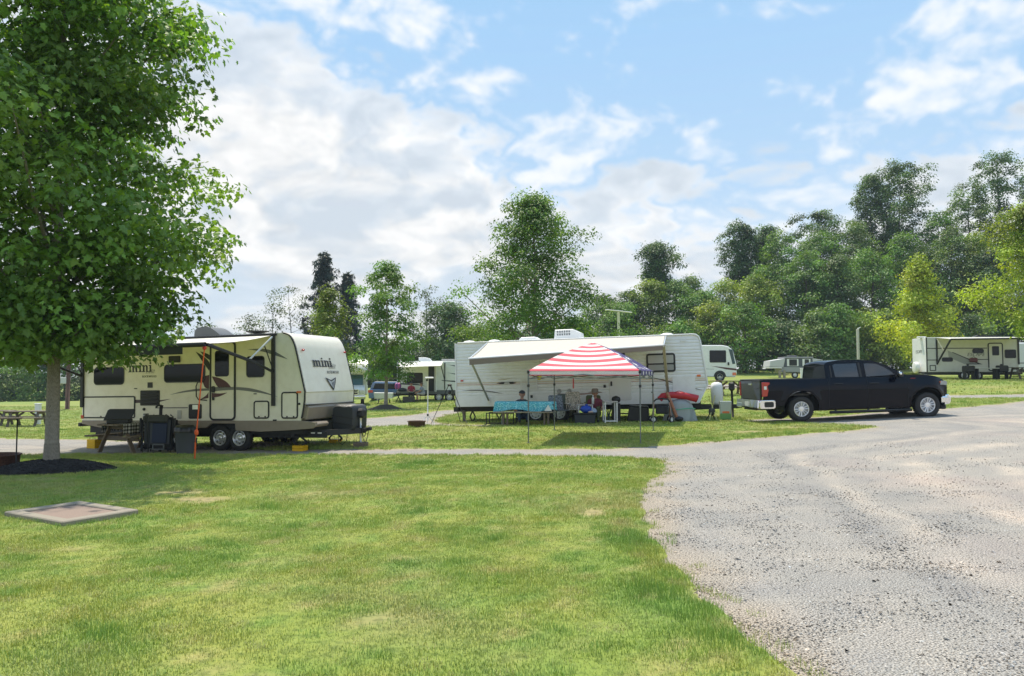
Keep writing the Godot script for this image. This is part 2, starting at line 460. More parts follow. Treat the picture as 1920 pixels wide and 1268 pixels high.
# polygon in XY extruded from z0 to z1 (z1 > z0), placed by xf; bevel on the z1 face
func prism(st: SurfaceTool, p: PackedVector2Array, z0: float, z1: float, xf := Transform3D(), bev := 0.0, smooth := false) -> SurfaceTool:
	if Geometry2D.is_polygon_clockwise(p): p.reverse()
	var top := p
	if bev > 0.0:
		var o := Geometry2D.offset_polygon(p, -bev, Geometry2D.JOIN_MITER)
		if o.size() == 1 and o[0].size() == p.size():
			top = o[0]
			# offset may rotate the start
			var best := 0
			for k in top.size():
				if top[k].distance_to(p[0]) < top[best].distance_to(p[0]): best = k
			var t2 := PackedVector2Array()
			for k in top.size(): t2.append(top[(best + k) % top.size()])
			top = t2
			if Geometry2D.is_polygon_clockwise(top): top = p
		else: bev = 0.0
		if top == p: bev = 0.0
	var n := p.size()
	var z2 := z1 - bev
	if smooth: st.set_smooth_group(2)
	for i in n:
		var a := p[i]
		var b := p[(i + 1) % n]
		quad(st, xf * Vector3(a.x, a.y, z0), xf * Vector3(b.x, b.y, z0), xf * Vector3(b.x, b.y, z2), xf * Vector3(a.x, a.y, z2))
	if bev > 0.0:
		for i in n:
			var j := (i + 1) % n
			quad(st, xf * Vector3(p[i].x, p[i].y, z2), xf * Vector3(p[j].x, p[j].y, z2), xf * Vector3(top[j].x, top[j].y, z1), xf * Vector3(top[i].x, top[i].y, z1))
	st.set_smooth_group(-1)
	var t := Geometry2D.triangulate_polygon(top)
	for i in range(0, t.size(), 3):
		var a := top[t[i]]
		var b := top[t[i + 1]]
		var c := top[t[i + 2]]
		if (b - a).cross(c - a) < 0:
			var s := b; b = c; c = s
		tri(st, xf * Vector3(a.x, a.y, z1), xf * Vector3(b.x, b.y, z1), xf * Vector3(c.x, c.y, z1))
	t = Geometry2D.triangulate_polygon(p)
	for i in range(0, t.size(), 3):
		var a := p[t[i]]
		var b := p[t[i + 1]]
		var c := p[t[i + 2]]
		if (b - a).cross(c - a) < 0:
			var s := b; b = c; c = s
		tri(st, xf * Vector3(a.x, a.y, z0), xf * Vector3(c.x, c.y, z0), xf * Vector3(b.x, b.y, z0))
	return st

# frame between two loops with the same number of points
func loop_frame(st: SurfaceTool, o: PackedVector2Array, i_: PackedVector2Array, z0: float, z1: float, xf := Transform3D()) -> SurfaceTool:
	var n := o.size()
	for k in n:
		var j := (k + 1) % n
		var a := xf * Vector3(o[k].x, o[k].y, z1)
		var b := xf * Vector3(o[j].x, o[j].y, z1)
		var c := xf * Vector3(i_[j].x, i_[j].y, z1)
		var d := xf * Vector3(i_[k].x, i_[k].y, z1)
		quad(st, a, b, c, d)
		quad(st, xf * Vector3(o[k].x, o[k].y, z0), xf * Vector3(o[j].x, o[j].y, z0), b, a)
		quad(st, d, c, xf * Vector3(i_[j].x, i_[j].y, z0), xf * Vector3(i_[k].x, i_[k].y, z0))
	return st

func frame_rr(st: SurfaceTool, x0: float, y0: float, x1: float, y1: float, r: float, t: float, z0: float, z1: float, xf := Transform3D()) -> SurfaceTool:
	return loop_frame(st, rrect(x0, y0, x1, y1, r), rrect(x0 + t, y0 + t, x1 - t, y1 - t, max(0.005, r - t)), z0, z1, xf)

func decal(parent: Node, called: String, p: PackedVector2Array, m: Material, z := 0.003, xf := Transform3D()) -> MeshInstance3D:
	return part(parent, called, prism(S(), p, 0.0005, z, xf), m)

# window: dark glass pane in a frame on a wall lying in z = 0
func window(parent: Node, x0: float, y0: float, x1: float, y1: float, r: float, frame_m: Material, t := 0.03, xf := Transform3D(), called := "window") -> MeshInstance3D:
	var w := part(parent, called, frame_rr(S(), x0, y0, x1, y1, r, t, 0.0, 0.02, xf), frame_m)
	part(w, "pane", prism(S(), rrect(x0 + t * 0.9, y0 + t * 0.9, x1 - t * 0.9, y1 - t * 0.9, max(0.01, r - t)), 0.001, 0.012, xf), M.glass)
	return w

func text(parent: Node, s: String, h: float, at: Vector3, m: Material, font := "Droid Sans", b := Basis(), bold := false, stretch := 1.0) -> MeshInstance3D:
	var f := SystemFont.new()
	f.font_names = PackedStringArray([font])
	if bold: f.font_weight = 700
	var t := TextMesh.new()
	t.font = f
	t.text = s
	t.font_size = 32
	t.pixel_size = h / 24.0
	t.depth = 0.004
	t.horizontal_alignment = HORIZONTAL_ALIGNMENT_LEFT
	t.vertical_alignment = VERTICAL_ALIGNMENT_BOTTOM
	return inst(parent, "lettering", t, m, at, b * Basis.from_scale(Vector3(stretch, 1, 1)))

# road wheel standing in the XY plane, facing +Z; parts tyre and rim
func wheel(parent: Node, c: Vector3, r: float, w: float, rim_m: Material, style := "steel", facing := 1.0) -> Node3D:
	var root := Node3D.new()
	root.name = "wheel"
	parent.add_child(root, true)
	root.position = c
	if facing < 0: root.rotation.y = PI
	var key := "wheel%s%s%s" % [r, w, style]
	if not G.has(key):
		var b := Basis(Vector3.RIGHT, PI / 2)
		var rr := r * 0.62
		var st := S(true)
		lathe(st, [[rr, -w * 0.5], [r * 0.86, -w * 0.5], [r * 0.97, -w * 0.4], [r, -w * 0.25], [r, w * 0.25], [r * 0.97, w * 0.4], [r * 0.86, w * 0.5], [rr + 0.01, w * 0.49], [rr, w * 0.4], [rr * 0.97, -w * 0.3]], Vector3.ZERO, 36, b)
		for k in 40:
			var a := TAU * k / 40
			st.set_smooth_group(-1)
			box(st, Vector3(cos(a), sin(a), 0) * r * 1.0, Vector3(0.012, r * 0.09, w * 0.78), Basis(Vector3(0, 0, 1), a))
		st.generate_normals()
		G[key + "t"] = st.commit()
		st = S(true)
		lathe(st, [[rr * 0.98, w * 0.42], [rr * 0.93, w * 0.45], [rr * 0.88, w * 0.40], [rr * 0.86, w * 0.1], [rr * 0.84, -w * 0.2], [0.0, -w * 0.2]].map(func(e): return e), Vector3.ZERO, 30, b)
		if style == "alloy":
			st.set_smooth_group(-1)
			for k in 6:
				for s in [-1, 1]:
					var a := TAU * (k + 0.25) / 6.0
					var p0 := Vector3(cos(a + s * 0.32), sin(a + s * 0.32), 0) * rr * 0.28 + Vector3(0, 0, w * 0.34)
					var p1 := Vector3(cos(a + s * 0.2), sin(a + s * 0.2), 0) * rr * 0.92 + Vector3(0, 0, w * 0.40)
					bar(st, p0, p1, r * 0.075, 0.035, 0.008, Vector3(0, 0, 1))
			lathe(st, [[rr * 0.36, w * 0.1], [rr * 0.36, w * 0.33], [rr * 0.3, w * 0.38], [rr * 0.15, w * 0.4], [0.0, w * 0.4]], Vector3.ZERO, 18, b)
		else:
			lathe(st, [[rr * 0.86, w * 0.05], [rr * 0.62, w * 0.34], [rr * 0.4, w * 0.36], [rr * 0.3, w * 0.26], [rr * 0.26, w * 0.42], [rr * 0.1, w * 0.46], [0.0, w * 0.46]], Vector3.ZERO, 24, b)
		st.generate_normals()
		G[key + "r"] = st.commit()
		st = S()
		lathe(st, [[rr * 0.115, w * 0.18], [rr * 0.115, w * 0.24], [0.0, w * 0.24]], Vector3(0, 0, w * 0.06), 8, b)
		st.generate_normals()
		G[key + "h"] = st.commit()
	inst(root, "tyre", G[key + "t"], M.rubber)
	inst(root, "rim", G[key + "r"], rim_m)
	if style != "alloy":
		for k in 8: inst(root, "rim_hole", G[key + "h"], M.black, Vector3(cos(TAU * k / 8), sin(TAU * k / 8), 0) * r * 0.62 * 0.68)
	return root

# ---------------------------------------------------------------- continuous bodies: tapered capsules joined smoothly, meshed as surface nets
func body(bones: Array, cell: float, k := 0.035) -> SurfaceTool:
	# bones: [a, ra, b, rb, Color]
	var lo := Vector3.INF
	var hi := -Vector3.INF
	for q in bones:
		for e in [[q[0], q[1]], [q[2], q[3]]]:
			lo = lo.min(e[0] - Vector3.ONE * (e[1] + cell * 3)); hi = hi.max(e[0] + Vector3.ONE * (e[1] + cell * 3))
	var nx := int((hi.x - lo.x) / cell) + 2
	var ny := int((hi.y - lo.y) / cell) + 2
	var nz := int((hi.z - lo.z) / cell) + 2
	var f := PackedFloat32Array(); f.resize(nx * ny * nz); f.fill(1.0)
	var col := PackedInt32Array(); col.resize(nx * ny * nz); col.fill(0)
	var near := PackedFloat32Array(); near.resize(nx * ny * nz); near.fill(9.0)
	for bi in bones.size():
		var q: Array = bones[bi]
		var a: Vector3 = q[0]
		var ab: Vector3 = q[2] - a
		var l2: float = max(1e-9, ab.length_squared())
		var rm: float = max(q[1], q[3]) + cell * 2.5 + k
		var b0: Vector3 = ((a.min(q[2]) - Vector3.ONE * rm - lo) / cell).floor().max(Vector3.ZERO)
		var b1: Vector3 = ((a.max(q[2]) + Vector3.ONE * rm - lo) / cell).ceil()
		for z in range(int(b0.z), min(nz, int(b1.z) + 1)):
			for y in range(int(b0.y), min(ny, int(b1.y) + 1)):
				for x in range(int(b0.x), min(nx, int(b1.x) + 1)):
					var p := lo + Vector3(x, y, z) * cell
					var t: float = clamp((p - a).dot(ab) / l2, 0.0, 1.0)
					var d: float = p.distance_to(a + ab * t) - lerp(float(q[1]), float(q[3]), t)
					var i := x + nx * (y + ny * z)
					if d < near[i]:
						near[i] = d; col[i] = bi
					var o := f[i]
					var h: float = max(k - abs(o - d), 0.0) / k
					f[i] = min(o, d) - h * h * k * 0.25
	var vid := {}
	var vs := PackedVector3Array()
	var vc := PackedColorArray()
	for z in nz - 1:
		for y in ny - 1:
			for x in nx - 1:
				var s := Vector3.ZERO
				var n := 0
				var i0 := x + nx * (y + ny * z)
				var m := 0
				if f[i0] > cell * 3.0: continue
				for e in [[0, 0, 0, 1, 0, 0], [0, 1, 0, 1, 1, 0], [0, 0, 1, 1, 0, 1], [0, 1, 1, 1, 1, 1], [0, 0, 0, 0, 1, 0], [1, 0, 0, 1, 1, 0], [0, 0, 1, 0, 1, 1], [1, 0, 1, 1, 1, 1], [0, 0, 0, 0, 0, 1], [1, 0, 0, 1, 0, 1], [0, 1, 0, 0, 1, 1], [1, 1, 0, 1, 1, 1]]:
					var fa := f[i0 + e[0] + nx * (e[1] + ny * e[2])]
					var fb := f[i0 + e[3] + nx * (e[4] + ny * e[5])]
					if (fa < 0) != (fb < 0):
						var t := fa / (fa - fb)
						s += Vector3(e[0], e[1], e[2]).lerp(Vector3(e[3], e[4], e[5]), t); n += 1
				if n:
					vid[i0] = vs.size()
					vs.append(lo + (Vector3(x, y, z) + s / n) * cell)
					vc.append(bones[col[i0]][4])
	var st := S(true)
	var st3 := [1, nx, nx * ny]
	for i0 in vid:
		for ax in 3:
			var i1: int = i0 + st3[ax]
			if (f[i0] < 0) == (f[i1] < 0): continue
			var u: int = st3[(ax + 1) % 3]
			var v: int = st3[(ax + 2) % 3]
			if not (vid.has(i0 - u) and vid.has(i0 - v) and vid.has(i0 - u - v)): continue
			var q := [vid[i0], vid[i0 - u], vid[i0 - u - v], vid[i0 - v]]
			if f[i0] > 0: q.reverse()
			for w in [q[0], q[2], q[1], q[0], q[3], q[2]]:
				st.set_color(vc[w]); st.add_vertex(vs[w])
	return st

# ---------------------------------------------------------------- ground
var HG := PackedFloat32Array()
const HX0 := -110.0
const HZ0 := -150.0
const HNX := 201
const HNZ := 171

func make_heights() -> void:
	HG.resize(HNX * HNZ)
	for j in HNZ:
		for i in HNX:
			var x := HX0 + i
			var z := HZ0 + j
			var s := 0.0
			var ws := 0.0
			for c in CP:
				var d: float = ((x - c[0]) * (x - c[0]) + (z - c[2]) * (z - c[2])) / (2.0 * c[3] * c[3])
				var k := exp(-d) + 1e-3 / ((1.0 + d) * (1.0 + d))
				s += k * c[1]; ws += k
			HG[i + HNX * j] = s / ws

func hgt(x: float, z: float) -> float:
	var u: float = clamp(x - HX0, 0.0, HNX - 1.001)
	var v: float = clamp(z - HZ0, 0.0, HNZ - 1.001)
	var i := int(u)
	var j := int(v)
	u -= i; v -= j
	var o := i + HNX * j
	return lerp(lerp(HG[o], HG[o + 1], u), lerp(HG[o + HNX], HG[o + HNX + 1], u), v)

func on(x: float, z: float, up := 0.0) -> Vector3:
	return Vector3(x, hgt(x, z) + up, z)

# signed distance to a polygon, negative inside
func sd(p: Vector2, pl: PackedVector2Array) -> float:
	var d := 1e9
	var n := pl.size()
	for i in n:
		var a := pl[i]
		var b := pl[(i + 1) % n]
		d = min(d, p.distance_squared_to(Geometry2D.get_closest_point_to_segment(p, a, b)))
	d = sqrt(d)
	return -d if Geometry2D.is_point_in_polygon(p, pl) else d

func road_sd(x: float, z: float) -> float:
	var p := Vector2(x, z)
	var w := lumps.get_noise_2d(x * 4.0, z * 4.0) * 0.16
	var d := 9.0
	if x > -29 and z > -33: d = sd(p, POLY_A) + w
	if d > 0.6 and x > -20 and x < 2 and z < -22 and z > -41: d = min(d, sd(p, POLY_B) + w)
	if d > 0.6 and x > 8 and z < -28 and z > -52: d = min(d, sd(p, POLY_C) + w)
	return d

func axis_lines(lo: float, hi: float, f0: float, f1: float, step: float) -> PackedFloat32Array:
	var out := PackedFloat32Array()
	var v := f0
	while v <= f1:
		out.append(v); v += step
	var s := step
	while v < hi:
		out.append(v); s *= 1.09; v += s
	out.append(hi)
	s = step
	v = f0 - s
	var head := PackedFloat32Array()
	while v > lo:
		head.append(v); s *= 1.09; v -= s
	head.append(lo)
	head.reverse()
	head.append_array(out)
	return head

const SLAB := [-5.36, -9.33]

func lawn_tone(x: float, z: float) -> Color:
	# species and dryness of the turf in patches
	var a := lumps.get_noise_2d(x * 1.6 + 40.0, z * 1.6)
	var b := lumps.get_noise_2d(x * 0.5 - 90.0, z * 0.7 + 33.0)
	var c := Color(0.335, 0.38, 0.085).lerp(Color(0.255, 0.355, 0.07), clamp(0.5 + a * 1.4, 0, 1))
	c = c.lerp(Color(0.41, 0.37, 0.17), clamp((b - 0.14) * 1.4 + (a - 0.15) * 0.7, 0, 0.75))
	for q in [[1.05, -5.4, 0.5], [-0.95, -6.6, 0.26], [-1.15, -9.2, 0.33], [-2.0, -16.0, 0.7], [1.1, -7.6, 0.4]]:
		var d: float = Vector2(x - q[0], (z - q[1]) * 0.8).length() / q[2]
		c = c.lerp(Color(0.155, 0.29, 0.055), clamp(1.2 - d, 0, 1) * 0.8)
	# scattered clover and coarse clumps
	var e := lumps.get_noise_2d(x * 7.0 + 300.0, z * 7.0 - 120.0)
	c = c.lerp(Color(0.185, 0.32, 0.06), clamp((e - 0.22) * 5.0, 0, 1) * 0.7)
	c = c.lerp(Color(0.47, 0.40, 0.20), clamp((-e - 0.27) * 5.0, 0, 1) * 0.6)
	return c

func bare(x: float, z: float) -> float:
	var v := 0.0
	for q in [[6.35, -20.2, 0.55, 0.28], [7.6, -20.9, 0.6, 0.22], [0.95, -9.1, 0.16, 0.3], [-4.3, -10.6, 0.45, 0.3], [-0.9, -5.1, 0.12, 0.14], [-4.9, -11.3, 0.5, 0.2], [-7.4, -21.0, 0.9, 0.5], [-25.5, -58.0, 2.0, 2.0]]:
		var d: float = Vector2((x - q[0]) / q[2], (z - q[1]) / q[3]).length() + lumps.get_noise_2d(x * 8.0, z * 8.0) * 0.5
		v = max(v, clamp(1.35 - d, 0, 1))
	return v

func make_ground() -> void:
	make_heights()
	# lawn and fields, one sheet to the horizon
	var xs := axis_lines(-420.0, 420.0, -13.0, 15.0, 0.2)
	var zs := axis_lines(-420.0, 60.0, -28.0, 1.0, 0.2)
	var nx := xs.size()
	var nz := zs.size()
	var vs := PackedVector3Array()
	var cs := PackedColorArray()
	for j in nz:
		for i in nx:
			var x := xs[i]
			var z := zs[j]
			var y := hgt(x, z)
			var r := 9.0
			if x > -30 and x < 41 and z > -53 and z < 10: r = road_sd(x, z)
			y -= 0.09 * smoothstep(0.02, -0.3, r)
			y += lumps.get_noise_2d(x * 2.0, z * 2.0) * 0.02
			vs.append(Vector3(x, y, z))
			var c := lawn_tone(x, z) * 0.80
			c = c.lerp(Color(0.36, 0.28, 0.18), bare(x, z) * 0.9)
			cs.append(c)
	var idx := PackedInt32Array()
	for j in nz - 1:
		for i in nx - 1:
			var a := i + nx * j
			idx.append_array([a, a + 1, a + nx, a + 1, a + nx + 1, a + nx])
	var lm := StandardMaterial3D.new()
	lm.vertex_color_use_as_albedo = true
	lm.albedo_texture = T.soil
	lm.uv1_triplanar = true
	lm.uv1_world_triplanar = true
	lm.uv1_scale = Vector3.ONE * 0.9
	lm.roughness = 0.95
	sheet("lawn", vs, cs, idx, lm, "mown green lawn with dry patches rolling between the camp pads")
	# gravel
	gravel("gravel_road", POLY_A, "pale grey gravel drive curving round the lawn to the pads", 0.2)
	gravel("gravel_path", POLY_B, "gravel lane passing behind the fire ring and trailers", 0.4)
	gravel("gravel_lane", POLY_C, "far gravel lane running behind the pickup", 0.5)

func sheet(called: String, vs: PackedVector3Array, cs: PackedColorArray, idx: PackedInt32Array, m: Material, label: String) -> MeshInstance3D:
	var ns := PackedVector3Array()
	ns.resize(vs.size())
	for k in range(0, idx.size(), 3):
		var n := (vs[idx[k + 2]] - vs[idx[k]]).cross(vs[idx[k + 1]] - vs[idx[k]])
		if n.y < 0: n = -n
		for q in 3: ns[idx[k + q]] += n
	for k in ns.size(): ns[k] = ns[k].normalized()
	var arr := []
	arr.resize(Mesh.ARRAY_MAX)
	arr[Mesh.ARRAY_VERTEX] = vs
	arr[Mesh.ARRAY_NORMAL] = ns
	arr[Mesh.ARRAY_COLOR] = cs
	arr[Mesh.ARRAY_INDEX] = idx
	var am := ArrayMesh.new()
	am.add_surface_from_arrays(Mesh.PRIMITIVE_TRIANGLES, arr)
	var o := inst(self, called, am, m)
	o.set_meta("kind", "structure")
	o.set_meta("label", label)
	o.set_meta("category", called.replace("_", " "))
	return o

func gravel_tone(x: float, z: float, r: float) -> Color:
	var a := lumps.get_noise_2d(x * 2.2 + 7.0, z * 2.2 - 50.0)
	var b := lumps.get_noise_2d(x * 0.6 + 70.0, z * 0.6)
	var c := Color(0.47, 0.44, 0.405).lerp(Color(0.38, 0.37, 0.36), clamp(0.5 + a, 0, 1))
	# wheel tracks pressed into the curve: pale and reddish fines
	var d := -r + b * 0.5
	for q in [[2.3, 0.4, 0.8], [3.3, 0.35, 0.5], [6.4, 0.5, 0.7]]:
		c = c.lerp(Color(0.34, 0.33, 0.325), smoothstep(q[1], 0.0, abs(d - q[0])) * q[2] * clamp(0.75 + a * 1.2, 0, 1))
	for q in [[2.8, 0.3, 0.6], [4.3, 0.55, 0.9], [5.5, 0.45, 0.8], [7.5, 0.7, 0.8], [9.4, 0.6, 0.7]]:
		var k: float = smoothstep(q[1], 0.0, abs(d - q[0])) * q[2] * clamp(0.6 + a * 1.8, 0, 1)
		c = c.lerp(Color(0.70, 0.61, 0.52), k)
	c = c.lerp(Color(0.55, 0.45, 0.405), clamp(b * 1.4 + 0.1, 0, 0.6) * smoothstep(2.0, 5.0, d))
	# washed-in soil along the turf
	c = c.lerp(Color(0.50, 0.41, 0.31), smoothstep(0.7, 0.0, -r + a * 0.3) * 0.7)
	return c

func gravel(called: String, pl: PackedVector2Array, label: String, step: float) -> void:
	var lo := pl[0]
	var hi := pl[0]
	for p in pl:
		lo = lo.min(p); hi = hi.max(p)
	lo -= Vector2.ONE * 0.6; hi += Vector2.ONE * 0.6
	var vs := PackedVector3Array()
	var cs := PackedColorArray()
	var idx := PackedInt32Array()
	var ids := {}
	var nx := int((hi.x - lo.x) / step) + 1
	var nz := int((hi.y - lo.y) / step) + 1
	for j in nz + 1:
		for i in nx + 1:
			var x := lo.x + i * step
			var z := lo.y + j * step
			var r := sd(Vector2(x, z), pl)
			if r > 0.42: continue
			ids[i + 4096 * j] = vs.size()
			vs.append(Vector3(x, hgt(x, z) - 0.022 + lumps.get_noise_2d(x * 3.0, z * 3.0) * 0.012, z))
			cs.append(gravel_tone(x, z, r))
	for j in nz:
		for i in nx:
			var q := [ids.get(i + 4096 * j, -1), ids.get(i + 1 + 4096 * j, -1), ids.get(i + 4096 * (j + 1), -1), ids.get(i + 1 + 4096 * (j + 1), -1)]
			if q.min() < 0: continue
			idx.append_array([q[0], q[1], q[2], q[1], q[3], q[2]])
	var m := StandardMaterial3D.new()
	m.vertex_color_use_as_albedo = true
	m.albedo_texture = T.grit
	m.uv1_triplanar = true
	m.uv1_world_triplanar = true
	m.uv1_scale = Vector3.ONE * 0.8
	m.heightmap_enabled = true
	m.heightmap_texture = T.gritcell
	m.heightmap_scale = 1.6
	m.roughness = 0.95
	sheet(called, vs, cs, idx, m, label)

func multi(parent: Node, called: String, mesh: Mesh, m: Material, xf: Array, cols: PackedColorArray) -> MultiMeshInstance3D:
	var mm := MultiMesh.new()
	mm.transform_format = MultiMesh.TRANSFORM_3D
	mm.use_colors = true
	mm.mesh = mesh
	mm.instance_count = xf.size()
	for i in xf.size():
		mm.set_instance_transform(i, xf[i])
		mm.set_instance_color(i, cols[i])
	var o := MultiMeshInstance3D.new()
	o.name = called
	o.multimesh = mm
	o.material_override = m
	parent.add_child(o, true)
	o.set_meta("kind", "stuff")
	return o

func tuft(seed_: int, n: int, spread: float, h: float, w: float) -> ArrayMesh:
	var r := RandomNumberGenerator.new()
	r.seed = seed_
	var st := S()
	for k in n:
		var a := r.randf() * TAU
		var p := Vector3(cos(a), 0, sin(a)) * spread * sqrt(r.randf())
		var d := r.randf() * TAU
		var lean := Vector3(cos(d), 0, sin(d)) * h * r.randf_range(0.15, 0.75)
		var side := Vector3(-sin(d), 0, cos(d)).rotated(Vector3.UP, r.randf_range(-0.6, 0.6)) * w * r.randf_range(0.7, 1.3)
		var hh := h * r.randf_range(0.55, 1.15)
		var t := r.randf_range(0.78, 1.22)
		st.set_color(Color(t * r.randf_range(0.9, 1.12), t, t * r.randf_range(0.8, 1.2)) if r.randf() > 0.1 else Color(1.7, 1.25, 1.9))
		var m := p + lean * 0.35 + Vector3.UP * hh * 0.6
		var tip := p + lean + Vector3.UP * hh
		tri(st, p - side, p + side, m + side * 0.8)
		tri(st, p - side, m + side * 0.8, m - side * 0.8)
		tri(st, m - side * 0.8, m + side * 0.8, tip)
	st.generate_normals()
	return st.commit()

func make_grass() -> void:
	var r := RandomNumberGenerator.new()
	r.seed = 99
	var zones := [[-2.2, -8.5, 0.064, 1.0, 30, 0.075, 0.036, 0.0018], [-8.5, -14.0, 0.09, 1.25, 30, 0.09, 0.038, 0.0024], [-14.0, -21.0, 0.13, 1.5, 30, 0.12, 0.044, 0.004], [-21.0, -34.0, 0.24, 1.9, 30, 0.2, 0.05, 0.006], [-34.0, -64.0, 0.55, 2.4, 30, 0.42, 0.06, 0.011]]
	var zi := 0
	var root := Node3D.new()
	root.name = "grass"
	add_child(root)
	root.set_meta("kind", "stuff")
	root.set_meta("label", "short mown grass blades covering the whole lawn")
	root.set_meta("category", "grass")
	for q in zones:
		var meshes := [tuft(5 + zi, q[4], q[5], q[6], q[7]), tuft(50 + zi, q[4], q[5], q[6] * 1.15, q[7])]
		var xf := [[], []]
		var cols := [PackedColorArray(), PackedColorArray()]
		var z: float = q[0]
		while z > q[1]:
			var half: float = -z * 0.72 + 1.4
			var x := -half
			while x < half:
				var px: float = x + r.randf_range(-0.5, 0.5) * q[2]
				var pz: float = z + r.randf_range(-0.5, 0.5) * q[2]
				x += q[2]
				var rd := road_sd(px, pz) if px > -29 else 9.0
				if rd < -0.03 and (rd < -0.28 or r.randf() > 0.10): continue
				if Vector2(px + 9.05, (pz + 15.0)).length() < 1.12: continue
				if abs(px - SLAB[0]) < 1.0 and abs(pz - SLAB[1]) < 0.9:
					var l := Vector2(px - SLAB[0], pz - SLAB[1]).rotated(deg_to_rad(-30.7))
					if abs(l.x) < 0.60 and abs(l.y) < 0.44: continue
				var b := bare(px, pz)
				if b > 0.2 and r.randf() < b * 1.2: continue
				var c := lawn_tone(px, pz)
				var sc := r.randf_range(0.75, 1.15) * (1.0 + 0.35 * lumps.get_noise_2d(px * 3.0 + 9.0, pz * 3.0))
				if rd < 0.35: sc *= 1.3
				if c.r < 0.22: sc *= 1.45
				var k := 0 if r.randf() < 0.5 else 1
				var t := r.randf_range(0.85, 1.15)
				xf[k].append(Transform3D(Basis(Vector3.UP, r.randf() * TAU).scaled(Vector3(1, sc, 1)), Vector3(px, hgt(px, pz) - 0.008 - 0.02 * smoothstep(0.1, -0.1, rd), pz)))
				cols[k].append(Color(c.r * t * 1.12, c.g * t * 1.12, c.b * t * 1.12))
			z -= q[2]
		for k in 2:
			if xf[k].size():
				multi(root, "blades", meshes[k], M.grass, xf[k], cols[k])
		zi += 1

func pebble(seed_: int) -> ArrayMesh:
	var r := RandomNumberGenerator.new()
	r.seed = seed_
	var st := S()
	var ps := []
	for e in [[0, 1], [1, 0.35], [1, -0.45], [0, -0.8]]:
		var ring := []
		for k in 6:
			var a := TAU * (k + 0.5 * ps.size()) / 6
			ring.append(Vector3(cos(a) * e[0] * r.randf_range(0.7, 1.1), e[1] * r.randf_range(0.28, 0.42), sin(a) * e[0] * r.randf_range(0.6, 0.95)))
		ps.append(ring)
	for i in 3:
		for k in 6:
			var j := (k + 1) % 6
			face_out(st, [ps[i][k] if i else ps[0][0], ps[i + 1][k] if i < 2 else ps[3][0], ps[i + 1][j] if i < 2 else ps[2][j]], Vector3.ZERO)
			if i == 1: face_out(st, [ps[1][k], ps[1][j], ps[2][j]], Vector3.ZERO)
			elif i == 0: face_out(st, [ps[0][0], ps[1][k], ps[1][j]], Vector3.ZERO)
			else: face_out(st, [ps[2][k], ps[2][j], ps[3][0]], Vector3.ZERO)
	st.generate_normals()
	return st.commit()

func make_stones() -> void:
	var r := RandomNumberGenerator.new()
	r.seed = 31
	var ms := [pebble(1), pebble(2), pebble(3), pebble(4)]
	var xf := [[], [], [], []]
	var cols := [PackedColorArray(), PackedColorArray(), PackedColorArray(), PackedColorArray()]
	for q in [[-2.6, -6.5, 0.026, 0.0115], [-6.5, -10.5, 0.042, 0.014], [-10.5, -17.0, 0.07, 0.014]]:
		var z: float = q[0]
		while z > q[1]:
			var half: float = -z * 0.70 + 1.0
			var x: float = max(-half, 1.0 if z > -15 else -12.0)
			while x < half:
				var px: float = x + r.randf_range(-0.5, 0.5) * q[2]
				var pz: float = z + r.randf_range(-0.5, 0.5) * q[2]
				x += q[2]
				# fewer loose stones where wheels have pressed the fines flat
				var dens = 0.62 + 0.9 * lumps.get_noise_2d(px * 1.3 + 5.0, pz * 1.3) - 0.05 * max(0.0, px - 4.0)
				if r.randf() > dens: continue
				var rd := sd(Vector2(px, pz), POLY_A)
				if rd > 0.12 * r.randf(): continue
				var k := r.randi() % 4
				var s: float = q[3] * pow(r.randf_range(0.45, 1.0), 1.0) * (1.0 if r.randf() > 0.03 else r.randf_range(1.4, 2.3))
				var c := gravel_tone(px, pz, rd)
				var t := r.randf_range(0.8, 1.5)
				var warm := r.randf_range(-0.03, 0.03)
				xf[k].append(Transform3D(Basis.from_euler(Vector3(r.randf_range(-0.5, 0.5), r.randf() * TAU, r.randf_range(-0.5, 0.5))).scaled(Vector3(s, s, s)), Vector3(px, hgt(px, pz) - 0.022 + s * 0.14, pz)))
				cols[k].append(Color(c.r * t + warm, c.g * t, c.b * t - warm))
			z -= q[2]
	var root := Node3D.new()
	root.name = "gravel_stones"
	add_child(root)
	root.set_meta("kind", "stuff")
	root.set_meta("label", "loose pale grey stones lying on the gravel drive")
	root.set_meta("category", "gravel")
	for k in 4: multi(root, "stones", ms[k], M.stone, xf[k], cols[k])

# ---------------------------------------------------------------- trees
func maple_outline() -> Array:
	# lobed leaf in the XZ plane, stem at the origin, tip along +Z
	return [Vector2(0.0, 0.0), Vector2(0.20, -0.06), Vector2(0.34, 0.10), Vector2(0.24, 0.22), Vector2(0.52, 0.46), Vector2(0.26, 0.50), Vector2(0.22, 0.62), Vector2(0.0, 1.0), Vector2(-0.22, 0.62), Vector2(-0.26, 0.50), Vector2(-0.52, 0.46), Vector2(-0.24, 0.22), Vector2(-0.34, 0.10), Vector2(-0.20, -0.06)]

